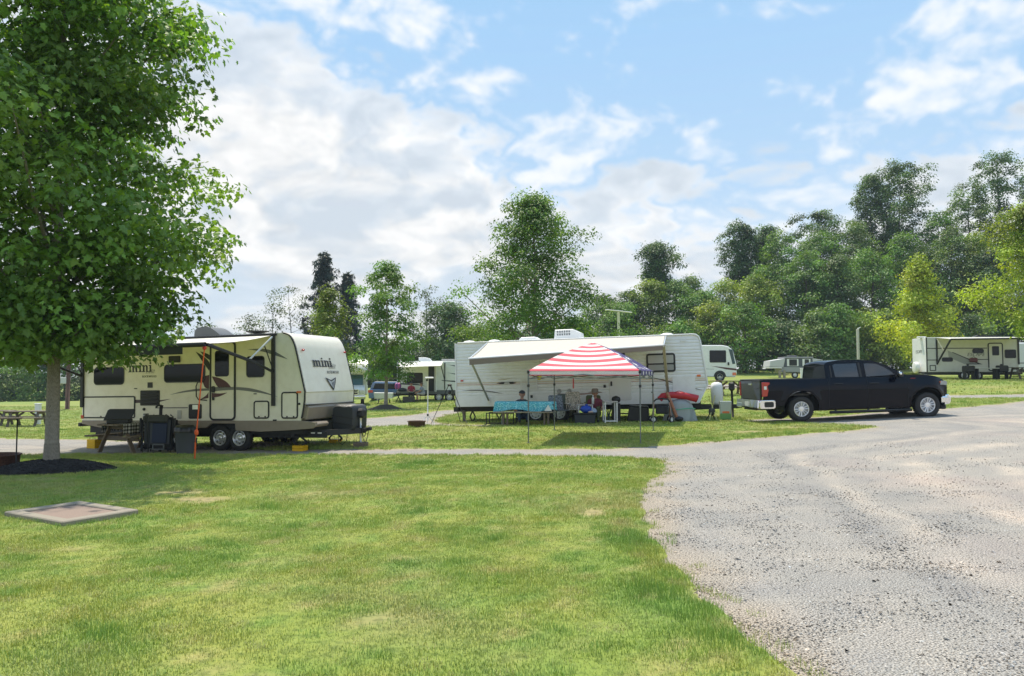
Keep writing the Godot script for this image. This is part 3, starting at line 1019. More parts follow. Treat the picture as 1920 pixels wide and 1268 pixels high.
func sprig(kind: String, seed_: int, n: int, size: float, spread: float) -> ArrayMesh:
	var r := RandomNumberGenerator.new()
	r.seed = seed_
	var st := S()
	var out := maple_outline()
	for k in n:
		var a := r.randf() * TAU
		var p := Vector3(cos(a) * sqrt(r.randf()), r.randf_range(-0.45, 0.45), sin(a) * sqrt(r.randf())) * spread
		var dir := a + r.randf_range(-0.9, 0.9)
		# leaves hang outwards and down from the twig
		var b := Basis(Vector3.UP, -dir + PI / 2) * Basis(Vector3.RIGHT, r.randf_range(0.45, 1.4) if kind == "maple" else r.randf_range(0.1, 1.2)) * Basis(Vector3.BACK, r.randf_range(-0.5, 0.5))
		var s := size * r.randf_range(0.55, 1.2)
		var t := r.randf_range(0.8, 1.2)
		st.set_color(Color(t * r.randf_range(0.9, 1.15), t, t * r.randf_range(0.8, 1.1)))
		if kind == "maple":
			var c := p + b * Vector3(0, 0.05 * s, 0.38 * s)
			for i in out.size():
				var u: Vector2 = out[i]
				var v: Vector2 = out[(i + 1) % out.size()]
				tri(st, c, p + b * Vector3(v.x, -abs(v.x) * 0.18, v.y) * s, p + b * Vector3(u.x, -abs(u.x) * 0.18, u.y) * s)
		elif kind == "needle":
			for e in 3:
				var d := b * Vector3(r.randf_range(-0.5, 0.5), r.randf_range(-0.2, 0.2), 1).normalized() * s
				var w := b.x * s * 0.13
				tri(st, p - w, p + w, p + d)
		else:
			var m := p + b * Vector3(0, 0, 0.45 * s)
			var tip := p + b * Vector3(0, -0.1 * s, s)
			var w := b.x * s * 0.33
			var lift := b.y * s * 0.08
			tri(st, p, m + w + lift, m); tri(st, m, m + w + lift, tip)
			tri(st, p, m, m - w + lift); tri(st, m, tip, m - w + lift)
	st.generate_normals()
	return st.commit()

func sprig_set(kind: String, n: int, size: float, spread: float) -> Array:
	var key := "sprig%s%d%s%s" % [kind, n, size, spread]
	if not G.has(key):
		G[key] = [sprig(kind, 3, n, size, spread), sprig(kind, 8, n, size, spread), sprig(kind, 15, n, size, spread)]
	return G[key]

# o: height, bottom (crown's lowest height), radius, trunk radius, clumps, per (sprigs in a clump), tone, leaf, spread, n, kind, shape, seed
func tree(called: String, label: String, at: Vector3, o: Dictionary, group := "") -> Node3D:
	var r := RandomNumberGenerator.new()
	r.seed = o.get("seed", 1)
	var t := thing(called, label, "tree", at, 0.0, group)
	var H: float = o.height
	var B: float = o.bottom
	var R: float = o.radius
	var tr: float = o.get("trunk", R * 0.06)
	var lean = Vector3(r.randf_range(-1, 1), 0, r.randf_range(-1, 1)) * o.get("lean", 0.02) * H
	var tp := []
	for i in 9:
		var f := i / 8.0
		tp.append(Vector3(0, -0.15 + f * (H * 0.93 + 0.15), 0) + lean * f * f + Vector3(r.randf_range(-1, 1), 0, r.randf_range(-1, 1)) * tr * 0.5 * f)
	var st := S(true)
	tube(st, tp, tr, tr * 0.12, 12)
	if o.get("flare", true): lathe(st, [[tr * 1.25, -0.12], [tr * 1.1, 0.10], [tr * 1.0, 0.45]], Vector3.ZERO, 12)
	part(t, "trunk", st, o.get("bark", M.bark))
	var limbs := S(true)
	var sets := sprig_set(o.get("kind", "leaf"), o.get("n", 9), o.leaf, o.spread)
	var xf := [[], [], []]
	var cols := [PackedColorArray(), PackedColorArray(), PackedColorArray()]
	var tone: Color = o.tone
	var shape: String = o.get("shape", "oval")
	var wild := FastNoiseLite.new()
	wild.seed = int(o.get("seed", 1)) * 7 + 1
	wild.frequency = 0.9
	wild.fractal_octaves = 2
	for c in o.clumps:
		var f := pow((c + r.randf()) / o.clumps, o.get("low", 1.0))
		var prof := 1.0
		match shape:
			"near": prof = (1.0 - 0.16 * smoothstep(0.40, 0.6, f) - 0.55 * smoothstep(0.78, 1.0, f)) * (0.50 + 0.50 * smoothstep(0.0, 0.34, f))
			"oval": prof = sqrt(max(0.02, 1.0 - pow(abs(f * 2.0 - 0.85) / 1.16, 2.2)))
			"egg": prof = pow(1.0 - f, 0.55) * (0.55 + 0.45 * smoothstep(0.0, 0.22, f)) * 1.15
			"cone": prof = (1.0 - f) * 1.05 + 0.04
			"wide": prof = sqrt(max(0.02, 1.0 - pow(f, 3.0)))
			"top": prof = sqrt(max(0.02, 1.0 - pow(abs(f * 2.0 - 1.0), 2.0))) * (0.6 + 0.4 * f)
		var ang = c * 2.39996 + r.randf_range(-0.5, 0.5)
		var rad: float = R * prof * (1.0 - 0.75 * pow(r.randf(), 1.6)) * r.randf_range(0.8, 1.06)
		if shape == "cone": rad = R * prof * r.randf_range(0.12, 1.0)
		# boughs reach out unevenly and leave gaps
		var bough := wild.get_noise_3d(cos(ang) * 1.1, f * 2.6, sin(ang) * 1.1)
		rad *= clamp(1.0 + bough * o.get("wild", 1.1), 0.45, 1.5)
		if bough < -0.30 and r.randf() < 0.6: continue
		var y: float = lerp(B, H, f) + bough * R * 0.12
		var cx = Vector3(cos(ang) * rad, y, sin(ang) * rad) + lean * pow(y / H, 2.0)
		var cr: float = o.get("clump", R * 0.34) * r.randf_range(0.7, 1.2) * (0.75 + 0.25 * (1.0 - f))
		# limb
		if c % int(o.get("limb_every", 3)) == 0:
			var y0: float = max(B * 0.95, y - rad * r.randf_range(0.5, 0.9))
			var p0 = Vector3(0, y0, 0) + lean * pow(y0 / H, 2.0)
			var mid = p0.lerp(cx, 0.5) + Vector3(0, -rad * 0.08, 0)
			var lr: float = tr * clamp(0.42 * (1.15 - y0 / H), 0.06, 0.42)
			var lp := [p0, p0.lerp(mid, 0.5), mid, mid.lerp(cx, 0.6), cx]
			if o.get("kind", "") == "maple": part(t, "limb", tube(S(true), lp, lr, lr * 0.25, 7, false), M.bark)
			else: tube(limbs, lp, lr, lr * 0.25, 6, false)
		var ct := r.randf_range(0.62, 1.4)
		var yel := r.randf_range(0.92, 1.15)
		for k in o.per:
			var d := Vector3(r.randfn(), r.randfn() * o.get("flat", 0.62), r.randfn()).limit_length(1.9) * cr * 0.62
			var p = cx + d
			if p.y < B * 0.9 - 0.1 and r.randf() < 0.7: continue
			var s := r.randf_range(0.75, 1.25)
			var outw := Vector3(p.x - lean.x, 0, p.z - lean.z)
			var b := Basis(Vector3.UP, r.randf() * TAU)
			if outw.length() > 0.01:
				b = Basis(Vector3.UP.cross(outw.normalized()).normalized(), r.randf_range(0.0, 0.7)) * b
			if shape == "cone" and outw.length() > 0.01: b = Basis(Vector3.UP.cross(outw.normalized()).normalized(), 0.35) * b
			var g := r.randi() % 3
			xf[g].append(Transform3D(b.scaled(Vector3(s, s, s)), p))
			var tt := ct * r.randf_range(0.82, 1.2)
			cols[g].append(Color(tone.r * tt * yel, tone.g * tt, tone.b * tt))
	if o.get("kind", "") != "maple": part(t, "branches", limbs, o.get("bark", M.bark)).set_meta("kind", "stuff")
	var cr_ := Node3D.new()
	cr_.name = "crown"
	t.add_child(cr_)
	for g in 3:
		multi(cr_, "foliage", sets[g], M.leaf, xf[g], cols[g])
	return t

func dir_x(px: float, d: float) -> float:
	return (px - 960.0) / 1423.0 * d

func make_trees() -> void:
	# the near maple
	var near := Color(0.15, 0.28, 0.055)
	tree("maple_tree", "large green maple shading the lawn in a black mulch ring", on(-9.05, -15.0, 0.06), {"height": 11.2, "bottom": 2.35, "radius": 2.95, "trunk": 0.135, "clumps": 190, "per": 43, "tone": near, "leaf": 0.138, "spread": 0.24, "n": 8, "kind": "maple", "shape": "near", "seed": 4, "wild": 0.55, "clump": 1.0, "lean": 0.0, "limb_every": 4, "flat": 0.36, "low": 1.12})
	# campsite trees
	var gr := "young maples between the camp sites"
	tree("maple_tree", "tall broad maple rising behind the white trailer", on(1.25, -42.0), {"height": 11.3, "bottom": 1.5, "radius": 4.0, "trunk": 0.2, "clumps": 160, "per": 34, "tone": Color(0.135, 0.26, 0.048), "leaf": 0.17, "spread": 0.27, "n": 9, "shape": "egg", "seed": 9, "clump": 0.85, "lean": 0.0}, gr)
	tree("maple_tree", "small maple with a slim trunk in a soil mound beside the lane", on(-6.7, -40.4), {"height": 7.7, "bottom": 1.75, "radius": 1.62, "trunk": 0.105, "clumps": 60, "per": 30, "tone": Color(0.13, 0.26, 0.048), "leaf": 0.15, "spread": 0.22, "n": 9, "shape": "oval", "seed": 21, "clump": 0.5, "lean": 0.01}, gr)
	tree("maple_tree", "yellow-green young maple standing before the spruces", on(-11.1, -46.0), {"height": 7.2, "bottom": 1.5, "radius": 1.5, "trunk": 0.1, "clumps": 46, "per": 26, "tone": Color(0.17, 0.24, 0.03), "leaf": 0.16, "spread": 0.24, "n": 9, "shape": "egg", "seed": 31, "clump": 0.55, "lean": 0.0}, gr)
	tree("maple_tree", "bright yellow-green maple behind the pickup's bonnet", on(31.6, -58.5), {"height": 8.9, "bottom": 1.7, "radius": 3.0, "trunk": 0.13, "clumps": 52, "per": 30, "tone": Color(0.40, 0.48, 0.05), "leaf": 0.22, "spread": 0.36, "n": 9, "shape": "cone", "seed": 44, "clump": 0.85, "lean": 0.0}, gr)
	tree("maple_tree", "yellow-green maple overhanging the grey and white trailer", on(30.6, -44.5), {"height": 10.4, "bottom": 2.9, "radius": 2.9, "trunk": 0.15, "clumps": 72, "per": 30, "tone": Color(0.31, 0.42, 0.05), "leaf": 0.2, "spread": 0.32, "n": 9, "shape": "egg", "seed": 52, "clump": 0.8, "lean": 0.0}, gr)
	# spruces
	for s in [[606.0, 480.0, 95.0, 6.0, "tall dark spruce with drooping open branches"], [650.0, 516.0, 97.0, 3.4, "narrow dark spruce beside the taller spruce"]]:
		var x := dir_x(s[0], s[2])
		tree("spruce_tree", s[4], on(x, -s[2]), {"height": 1.6 + (705.0 - s[1]) / 1423.0 * s[2] - hgt(x, -s[2]), "bottom": 1.5, "radius": s[3], "trunk": 0.22, "clumps": 120, "per": 9, "tone": Color(0.03, 0.056, 0.042), "leaf": 0.5, "spread": 0.42, "n": 9, "kind": "needle", "shape": "cone", "seed": int(s[0]), "clump": 0.62, "lean": 0.0, "flat": 0.3, "limb_every": 1, "bark": M.bark_dark}, "spruces behind the sites")
	# thin open trees
	var thin := "thin open trees behind the sites"
	var k := 0
	for s in [[476.0, 592.0, 84.0, 1.4], [508.0, 545.0, 88.0, 1.7], [548.0, 535.0, 90.0, 1.9], [800.0, 538.0, 88.0, 1.6], [815.0, 560.0, 92.0, 1.4], [385.0, 606.0, 80.0, 1.3]]:
		var x := dir_x(s[0], s[2])
		tree("thin_tree", "thin open-crowned tree with bare lower stems against the sky", on(x, -s[2]), {"height": 1.6 + (705.0 - s[1]) / 1423.0 * s[2] - hgt(x, -s[2]), "bottom": 4.6, "radius": s[3], "trunk": 0.11, "clumps": 22, "per": 8, "tone": Color(0.09, 0.135, 0.055), "leaf": 0.24, "spread": 0.4, "n": 7, "shape": "oval", "seed": 60 + k, "clump": 0.75, "lean": 0.06, "limb_every": 1, "bark": M.bark_dark}, thin)
		k += 1
	# wood on the rise to the right, and trees along the field behind the sites
	var wood := "trees of the wood behind the sites"
	var dark := Color(0.085, 0.165, 0.050)
	var mid := Color(0.135, 0.265, 0.050)
	var light := Color(0.24, 0.34, 0.05)
	var grey := Color(0.14, 0.235, 0.07)
	# pixel column and row of the top, distance, radius, tone, crown bottom as share of height, shape
	var rows := [
		[842, 572, 86, 2.6, dark, 0.15, "oval", "dark bushy tree beside the thin trees"],
		[1237, 460, 102, 2.7, dark, 0.58, "top", "dark lone crown standing above the wood's low end"],
		[1128, 556, 98, 3.4, grey, 0.06, "oval", "grey-green tree behind the white trailer's lamp mast"],
		[1186, 548, 99, 3.2, dark, 0.06, "oval", "dark tree beside the lamp mast"],
		[1222, 530, 97, 3.2, light, 0.06, "oval", "yellow-green tree at the low end of the wood"],
		[1272, 530, 98, 3.6, mid, 0.06, "oval", "mid green tree at the low end of the wood"],
		[1318, 545, 96, 3.3, mid, 0.05, "oval", "mid green tree behind the motorhome's roof"],
		[1362, 532, 99, 3.4, light, 0.05, "oval", "light green tree above the motorhome"],
		[1396, 420, 106, 3.0, dark, 0.52, "top", "dark ragged crown on a bare stem above the wood"],
		[1440, 426, 108, 1.8, dark, 0.5, "top", "narrow dark crown above the light tree"],
		[1470, 440, 101, 4.2, mid, 0.05, "oval", "mid green round tree on the rising edge of the wood"],
		[1422, 520, 94, 3.4, light, 0.04, "oval", "light green tree at the wood's edge"],
		[1545, 396, 106, 4.4, dark, 0.35, "oval", "dark wide tree on the rising edge of the wood"],
		[1515, 478, 95, 3.8, mid, 0.04, "oval", "mid green tree behind the folding camper"],
		[1572, 480, 93, 4.0, grey, 0.03, "egg", "grey-green tree with stepped foliage behind the folding camper"],
		[1640, 470, 94, 4.2, mid, 0.03, "oval", "mid green tree behind the pickup's cab"],
		[1690, 305, 108, 5.4, dark, 0.42, "top", "tallest dark tree of the wood with a bare stem"],
		[1640, 330, 110, 3.8, dark, 0.4, "top", "tall dark tree leaning on the tallest one"],
		[1735, 470, 99, 3.6, dark, 0.1, "oval", "dark tree between the two highest crowns"],
		[1790, 430, 97, 4.2, grey, 0.05, "oval", "grey-green tree behind the yellow maple"],
		[1825, 345, 104, 4.4, grey, 0.12, "oval", "grey-green tall tree at the high end of the wood"],
		[1885, 288, 106, 5.2, dark, 0.15, "oval", "highest dark tree at the high end of the wood"],
		[1960, 320, 102, 5.0, dark, 0.1, "oval", "dark tree at the end of the wood behind the yellow maple"],
		[1860, 470, 92, 4.0, dark, 0.05, "oval", "dark low tree behind the grey and white trailer"],
		[1160, 575, 92, 3.6, mid, 0.04, "oval", "mid green tree filling the wood's low end behind the lamp mast"],
		[1300, 520, 102, 3.8, grey, 0.05, "oval", "grey-green tree filling in behind the motorhome"],
		[1445, 500, 98, 4.0, mid, 0.04, "oval", "mid green tree below the narrow dark crown"],
		[1545, 440, 100, 4.4, mid, 0.05, "oval", "mid green tree below the dark wide crown"],
		[1605, 420, 103, 4.6, grey, 0.06, "oval", "grey-green tree below the tallest dark crowns"],
		[1700, 440, 97, 4.2, mid, 0.04, "oval", "mid green tree at the tallest tree's stem"],
		[1765, 400, 103, 4.4, mid, 0.05, "oval", "mid green tree in the dip between the highest crowns"],
		[1830, 440, 95, 4.4, light, 0.05, "oval", "light green tree behind the yellow maple's top"],
		[2040, 380, 98, 5.0, mid, 0.05, "oval", "mid green tree past the grey and white trailer"]]
	k = 0
	for s in rows:
		var d: float = s[2]
		var x := dir_x(s[0], d)
		var H: float = 1.6 + (705.0 - s[1]) / 1423.0 * d - hgt(x, -d)
		tree("wood_tree", s[7], on(x, -d), {"height": H, "bottom": H * s[5] + 0.3, "radius": s[3], "trunk": 0.3, "clumps": int(40 + H * 3.2), "per": 19, "tone": s[4], "leaf": 0.30, "spread": 0.5, "n": 10, "shape": s[6], "seed": 100 + k, "clump": 1.0, "lean": 0.01, "bark": M.bark_dark}, wood)
		k += 1
	# undergrowth along the wood's foot
	for i in 15:
		var px := 1090.0 + i * 62.0 + rng.randf_range(-12, 12)
		var d := 88.0 + rng.randf_range(-3, 3) + (4.0 if px < 1250 else 0.0)
		var x := dir_x(px, d)
		var H := rng.randf_range(5.5, 9.0) if px > 1300 else rng.randf_range(4.5, 6.5)
		tree("undergrowth_tree", ["mid green", "dark green", "grey-green", "green", "light green"][i % 5] + " low bushy tree at the foot of the wood", on(x, -d), {"height": H, "bottom": 0.3, "radius": rng.randf_range(2.4, 3.2), "trunk": 0.15, "clumps": 36, "per": 20, "tone": [mid, dark, grey, mid, light][i % 5], "leaf": 0.34, "spread": 0.5, "n": 10, "shape": "oval", "seed": 200 + i, "clump": 1.1, "lean": 0.0, "bark": M.bark_dark}, "low trees at the foot of the wood")
	for s in [[-70, 640], [-20, 655], [30, 668], [72, 652], [122, 640], [168, 650], [215, 640], [300, 640], [410, 655], [455, 645], [530, 640], [590, 640], [690, 650], [740, 640], [775, 645], [830, 640], [868, 612], [900, 622], [950, 620], [1010, 610], [1070, 600]]:
		var d := 104.0 + rng.randf_range(-5, 5)
		var x := dir_x(s[0], d)
		var H: float = 1.6 + (705.0 - s[1]) / 1423.0 * d - hgt(x, -d)
		tree("field_tree", ["mid green", "grey-green", "dark green"][k % 3] + " bushy tree in the row closing the field", on(x, -d), {"height": H, "bottom": 0.3, "radius": rng.randf_range(2.6, 3.6), "trunk": 0.18, "clumps": 36, "per": 20, "tone": [mid, grey, dark][k % 3], "leaf": 0.36, "spread": 0.55, "n": 10, "shape": "oval", "seed": 300 + k, "clump": 1.2, "lean": 0.0, "bark": M.bark_dark}, "row of trees closing the field")
		k += 1

# ---------------------------------------------------------------- cream travel trailer (local: +X nose, +Z door side, side wall in z = 0)
func make_mini_trailer() -> void:
	var t := thing("travel_trailer", "cream travel trailer with maroon swooshes, sloped nose and extended awning", "trailer", Vector3(-5.447, -0.345, -19.5), -18.5)
	t.rotation_degrees = Vector3(0, -18.5, 1.0)
	var W := 2.42
	var back := Transform3D(Basis(), Vector3(0, 0, -W))
	# shell: side outline extruded across
	var side := PackedVector2Array([Vector2(-7.22, 0.80), Vector2(0.06, 0.80), Vector2(0.165, 1.22), Vector2(0.185, 1.50), Vector2(0.17, 1.62)])
	for p in smooth_line([0.17, 1.62, -0.06, 2.55, -0.14, 2.80, -0.22, 2.94, -0.32, 3.03, -0.46, 3.07], 4): side.append(p)
	side.append_array(PackedVector2Array([Vector2(-0.6, 3.075), Vector2(-6.9, 3.075), Vector2(-7.08, 3.05), Vector2(-7.18, 2.97), Vector2(-7.22, 2.85)]))
	var st := S()
	prism(st, side, 0.0, W, back, 0.0, true)
	part(t, "shell", st, M.cream)
	# front cap, slightly proud of the shell's nose
	st = S(true)
	var nose := smooth_line([0.09, 0.86, 0.165, 1.22, 0.185, 1.50, 0.17, 1.62, -0.06, 2.55, -0.14, 2.80, -0.22, 2.94, -0.32, 3.03, -0.46, 3.07], 4)
	for i in nose.size() - 1:
		for k in 6:
			var z0 := -0.03 - (W - 0.06) * k / 6.0
			var z1 := -0.03 - (W - 0.06) * (k + 1) / 6.0
			var b0 := 0.05 * (1.0 - pow(2.0 * k / 6.0 - 1.0, 2.0)) + 0.012
			var b1 := 0.05 * (1.0 - pow(2.0 * (k + 1) / 6.0 - 1.0, 2.0)) + 0.012
			quad(st, Vector3(nose[i].x + b0, nose[i].y, z0), Vector3(nose[i].x + b1, nose[i].y, z1), Vector3(nose[i + 1].x + b1, nose[i + 1].y, z1), Vector3(nose[i + 1].x + b0, nose[i + 1].y, z0))
	part(t, "front_cap", st, M.cap)
	# rock guard below the black line on the nose
	part(t, "rock_guard", box(S(), Vector3(0.165, 1.0, -W / 2), Vector3(0.17, 0.36, W - 0.05), Basis(Vector3.BACK, -0.2), 0.03), M.taupe)
	part(t, "nose_trim", box(S(), Vector3(0.20, 1.20, -W / 2), Vector3(0.09, 0.022, W - 0.01), Basis(), 0.008), M.black)
	# corner trims that follow the nose
	for z in [0.006, -W - 0.006]:
		st = S()
		var pts := []
		for p in nose: pts.append(Vector3(p.x - 0.005, p.y, z))
		tube(st, pts, 0.022, 0.022, 6)
		part(t, "corner_trim", st, M.black)
	part(t, "corner_trim", box(S(), Vector3(-7.235, 1.77, 0.0), Vector3(0.09, 1.2, 0.06), Basis(), 0.015), M.black)
	# taupe skirt with wheel arches
	var sk := PackedVector2Array([Vector2(-7.22, 0.80), Vector2(-7.22, 0.70), Vector2(-6.55, 0.60), Vector2(-4.28, 0.59)])
	for k in 9:
		var a := PI - PI * k / 8.0
		sk.append(Vector2(-3.93 + cos(a) * 0.34, 0.56 + sin(a) * 0.17))
	sk.append_array(PackedVector2Array([Vector2(-3.55, 0.59), Vector2(-2.9, 0.60), Vector2(-2.72, 0.72), Vector2(-1.96, 0.72), Vector2(-1.94, 0.54), Vector2(-1.16, 0.51), Vector2(-0.3, 0.55), Vector2(0.40, 0.60), Vector2(0.50, 0.66), Vector2(0.50, 0.76), Vector2(0.06, 0.80)]))
	part(t, "skirt", prism(S(), sk, -0.06, 0.012, Transform3D(), 0.008), M.taupe)
	part(t, "skirt", prism(S(), sk, 0.0, 0.06, back), M.taupe)
	part(t, "nose_fairing", box(S(), Vector3(0.28, 0.70, -0.35), Vector3(0.44, 0.13, 0.6), Basis(), 0.05), M.taupe)
	part(t, "rear_bumper", box(S(), Vector3(-7.33, 0.68, -W / 2), Vector3(0.11, 0.11, W), Basis(), 0.02), M.frame)
	part(t, "floor_pan", box(S(), Vector3(-3.5, 0.60, -W / 2), Vector3(7.1, 0.3, W - 0.25)), M.frame)
	st = S()
	for z in [-0.35, -W + 0.35]:
		box(st, Vector3(-3.2, 0.42, z), Vector3(7.6, 0.16, 0.06))
		bar(st, Vector3(0.4, 0.46, z), Vector3(1.18, 0.48, -W / 2 + sign(z + W / 2) * 0.06), 0.06, 0.15)
	box(st, Vector3(-0.3, 0.45, -W / 2), Vector3(0.1, 0.13, W - 0.3))
	box(st, Vector3(0.45, 0.45, -W / 2), Vector3(0.1, 0.13, W - 0.9))
	box(st, Vector3(1.16, 0.49, -W / 2), Vector3(0.22, 0.11, 0.14), Basis(), 0.02)
	part(t, "chassis", st, M.frame)
	part(t, "coupler", bar(S(), Vector3(1.2, 0.50, -W / 2), Vector3(1.42, 0.53, -W / 2), 0.09, 0.1, 0.02), M.frame)
	for x in [-0.05, 0.15]:
		decal(t, "warning_label", rrect(x, 0.45, x + 0.12, 0.48, 0.004), M.white_plastic, 0.003, Transform3D(Basis(), Vector3(0.2, 0, -0.318)))
	# wheels
	for x in [-3.93, -2.50, -1.88]:
		if x > -3: wheel(t, Vector3(x, 0.335, -0.14), 0.335, 0.2, M.alu, "steel")
	wheel(t, Vector3(-2.5, 0.335, -W + 0.14), 0.335, 0.2, M.alu, "steel", -1)
	wheel(t, Vector3(-1.88, 0.335, -W + 0.14), 0.335, 0.2, M.alu, "steel", -1)
	wheel(t, Vector3(-3.9, 0.30, -0.2), 0.30, 0.18, M.alu, "steel")
	# windows
	for q in [[-6.79, 1.80, -5.70, 2.30, 0.11], [-4.30, 1.83, -2.93, 2.33, 0.11], [-1.60, 1.93, -1.04, 2.49, 0.09]]:
		window(t, q[0], q[1], q[2], q[3], q[4], M.black_gloss, 0.025)
	# door
	var d := part(t, "door", prism(S(), rrect(-2.72, 0.84, -1.99, 2.86, 0.09), 0.001, 0.016, Transform3D(), 0.004), M.cream)
	part(d, "door_frame", frame_rr(S(), -2.77, 0.80, -1.94, 2.91, 0.13, 0.05, 0.0, 0.024), M.black)
	part(d, "pane", prism(S(), rrect(-2.60, 1.97, -2.15, 2.66, 0.07), 0.010, 0.024), M.glass)
	part(d, "latch", box(S(), Vector3(-2.64, 1.63, 0.04), Vector3(0.09, 0.17, 0.05), Basis(), 0.015), M.black)
	part(d, "latch", box(S(), Vector3(-2.64, 1.38, 0.035), Vector3(0.07, 0.08, 0.04), Basis(), 0.012), M.black)
	st = S(true)
	tube(st, [Vector3(-3.0, 1.84, 0.01), Vector3(-3.12, 1.83, 0.07), Vector3(-3.16, 1.72, 0.08), Vector3(-3.15, 1.45, 0.08), Vector3(-3.08, 1.36, 0.07), Vector3(-2.86, 1.34, 0.01)], 0.016)
	part(t, "grab_handle", st, M.black)
	# hatches
	for q in [[-7.17, 0.86, -5.30, 1.48, 0.06], [-1.37, 0.85, -0.89, 1.32, 0.08], [-0.52, 0.85, -0.02, 1.54, 0.08]]:
		var h := part(t, "hatch", prism(S(), rrect(q[0] + 0.03, q[1] + 0.03, q[2] - 0.03, q[3] - 0.03, q[4] - 0.02), 0.001, 0.010, Transform3D(), 0.003), M.cream)
		part(h, "hatch_frame", frame_rr(S(), q[0], q[1], q[2], q[3], q[4], 0.036, 0.0, 0.018), M.black)
		for f in [0.35, 0.75]:
			part(h, "latch", box(S(), Vector3(lerp(q[0], q[2], f), q[1] + 0.055, 0.016), Vector3(0.04, 0.03, 0.02), Basis(), 0.005), M.black)
	var ki := part(t, "water_heater_door", prism(S(), rrect(-3.46, 0.85, -3.04, 1.24, 0.04), 0.001, 0.02, Transform3D(), 0.005), M.black)
	part(ki, "vent_plate", box(S(), Vector3(-3.24, 1.16, 0.022), Vector3(0.18, 0.12, 0.006)), M.alu)
	var fv := part(t, "fridge_vent", prism(S(), rrect(-5.12, 1.21, -4.45, 1.63, 0.03), 0.001, 0.018, Transform3D(), 0.005), M.frame)
	for k in 4:
		part(fv, "slat", box(S(), Vector3(-4.785, 1.275 + k * 0.098, 0.022), Vector3(0.58, 0.055, 0.02), Basis(Vector3.RIGHT, 0.5), 0.004), mat(0.03, 0.034, 0.04, 0.45))
	part(t, "vent_cover", box(S(), Vector3(-4.785, 1.775, 0.008), Vector3(0.17, 0.15, 0.016), Basis(), 0.004), M.black)
	part(t, "speaker", box(S(), Vector3(-3.945, 2.47, 0.02), Vector3(0.39, 0.18, 0.04), Basis(), 0.015), M.black)
	part(t, "outlet_box", box(S(), Vector3(-3.77, 0.965, 0.012), Vector3(0.14, 0.23, 0.024), Basis(), 0.02), mat(0.5, 0.5, 0.48, 0.5))
	part(t, "bracket", box(S(), Vector3(-5.29, 1.685, 0.006), Vector3(0.1, 0.025, 0.012)), M.black)
	part(t, "rub_rail", box(S(), Vector3(-4.05, 1.145, 0.006), Vector3(1.1, 0.02, 0.012)), M.black)
	part(t, "bracket", box(S(), Vector3(-1.33, 1.50, 0.006), Vector3(0.09, 0.022, 0.012)), M.black)
	part(t, "bracket", box(S(), Vector3(-0.72, 0.81, 0.012), Vector3(0.10, 0.04, 0.024)), M.black)
	part(t, "key_lock", lathe(S(true), [[0.03, 0], [0.03, 0.015], [0, 0.018]], Vector3(0.02, 1.23, 0.0), 10, Basis(Vector3.RIGHT, PI / 2)), M.black)
	part(t, "socket_cap", lathe(S(true), [[0.04, 0], [0.04, 0.03], [0, 0.034]], Vector3(-4.98, 1.11, 0.0), 12, Basis(Vector3.RIGHT, PI / 2)), M.black)
	# marker lamps
	part(t, "marker_lamp", box(S(), Vector3(0.01, 1.53, 0.014), Vector3(0.14, 0.05, 0.028), Basis(), 0.01), M.amber)
	for q in [[-0.04, 2.62, -0.2], [-0.02, 2.62, -W + 0.2]]:
		part(t, "marker_lamp", ellipsoid(S(true), Vector3(q[0] + 0.04, q[1], q[2]), Vector3(0.04, 0.035, 0.05), 10), M.red_lens)
	part(t, "tail_lamp", box(S(), Vector3(-7.2, 0.90, 0.01), Vector3(0.12, 0.10, 0.02), Basis(), 0.01), M.red_lens)
	# swooshes printed on the side
	decal(t, "stripe", smooth_closed([-6.5, 1.425, -6.0, 1.40, -5.60, 1.425, -5.35, 1.39, -5.31, 1.28, -5.81, 1.285, -6.2, 1.35]), M.maroon, 0.0035)
	decal(t, "stripe", poly([-5.33, 1.375, -4.45, 1.355, -4.05, 1.39, -4.45, 1.31, -5.33, 1.28]), mat(0.06, 0.03, 0.04, 0.4), 0.003)
	decal(t, "stripe", smooth_closed([-4.13, 1.495, -3.7, 1.59, -3.2, 1.65, -2.80, 1.66, -2.80, 1.60, -3.3, 1.585, -3.8, 1.54]), M.grey_decal)
	decal(t, "stripe", smooth_closed([-3.05, 1.98, -2.80, 2.02, -2.80, 1.66, -2.95, 1.70]), M.maroon)
	decal(t, "stripe", smooth_closed([-2.70, 1.98, -2.45, 1.93, -2.22, 1.82, -2.08, 1.68, -2.3, 1.68, -2.5, 1.69]), M.maroon, 0.0205)
	decal(t, "stripe", smooth_closed([-3.1, 1.36, -2.82, 1.40, -2.82, 1.56, -2.9, 1.47]), M.maroon)
	decal(t, "stripe", smooth_closed([-2.70, 1.54, -2.45, 1.52, -2.2, 1.54, -2.45, 1.44, -2.70, 1.41]), M.maroon, 0.0205)
	decal(t, "stripe", smooth_closed([-2.70, 1.68, -2.35, 1.70, -2.00, 1.685, -2.00, 1.61, -2.35, 1.60, -2.70, 1.575]), M.grey_decal, 0.0205)
	decal(t, "stripe", smooth_closed([-1.93, 1.685, -1.5, 1.65, -1.05, 1.55, -0.63, 1.41, -1.05, 1.50, -1.5, 1.565, -1.93, 1.61]), M.grey_decal)
	decal(t, "stripe", smooth_closed([-1.57, 2.67, -1.09, 2.675, -0.7, 2.58, -0.33, 2.38, -0.75, 2.50, -1.1, 2.60]), M.grey_decal)
	decal(t, "stripe", smooth_closed([-3.25, 2.66, -3.02, 2.54, -2.80, 2.36, -2.80, 2.13, -2.95, 2.3]), M.dark_decal)
	decal(t, "stripe", smooth_closed([-3.1, 2.66, -2.8, 2.56, -2.79, 2.42, -2.95, 2.52]), M.dark_decal)
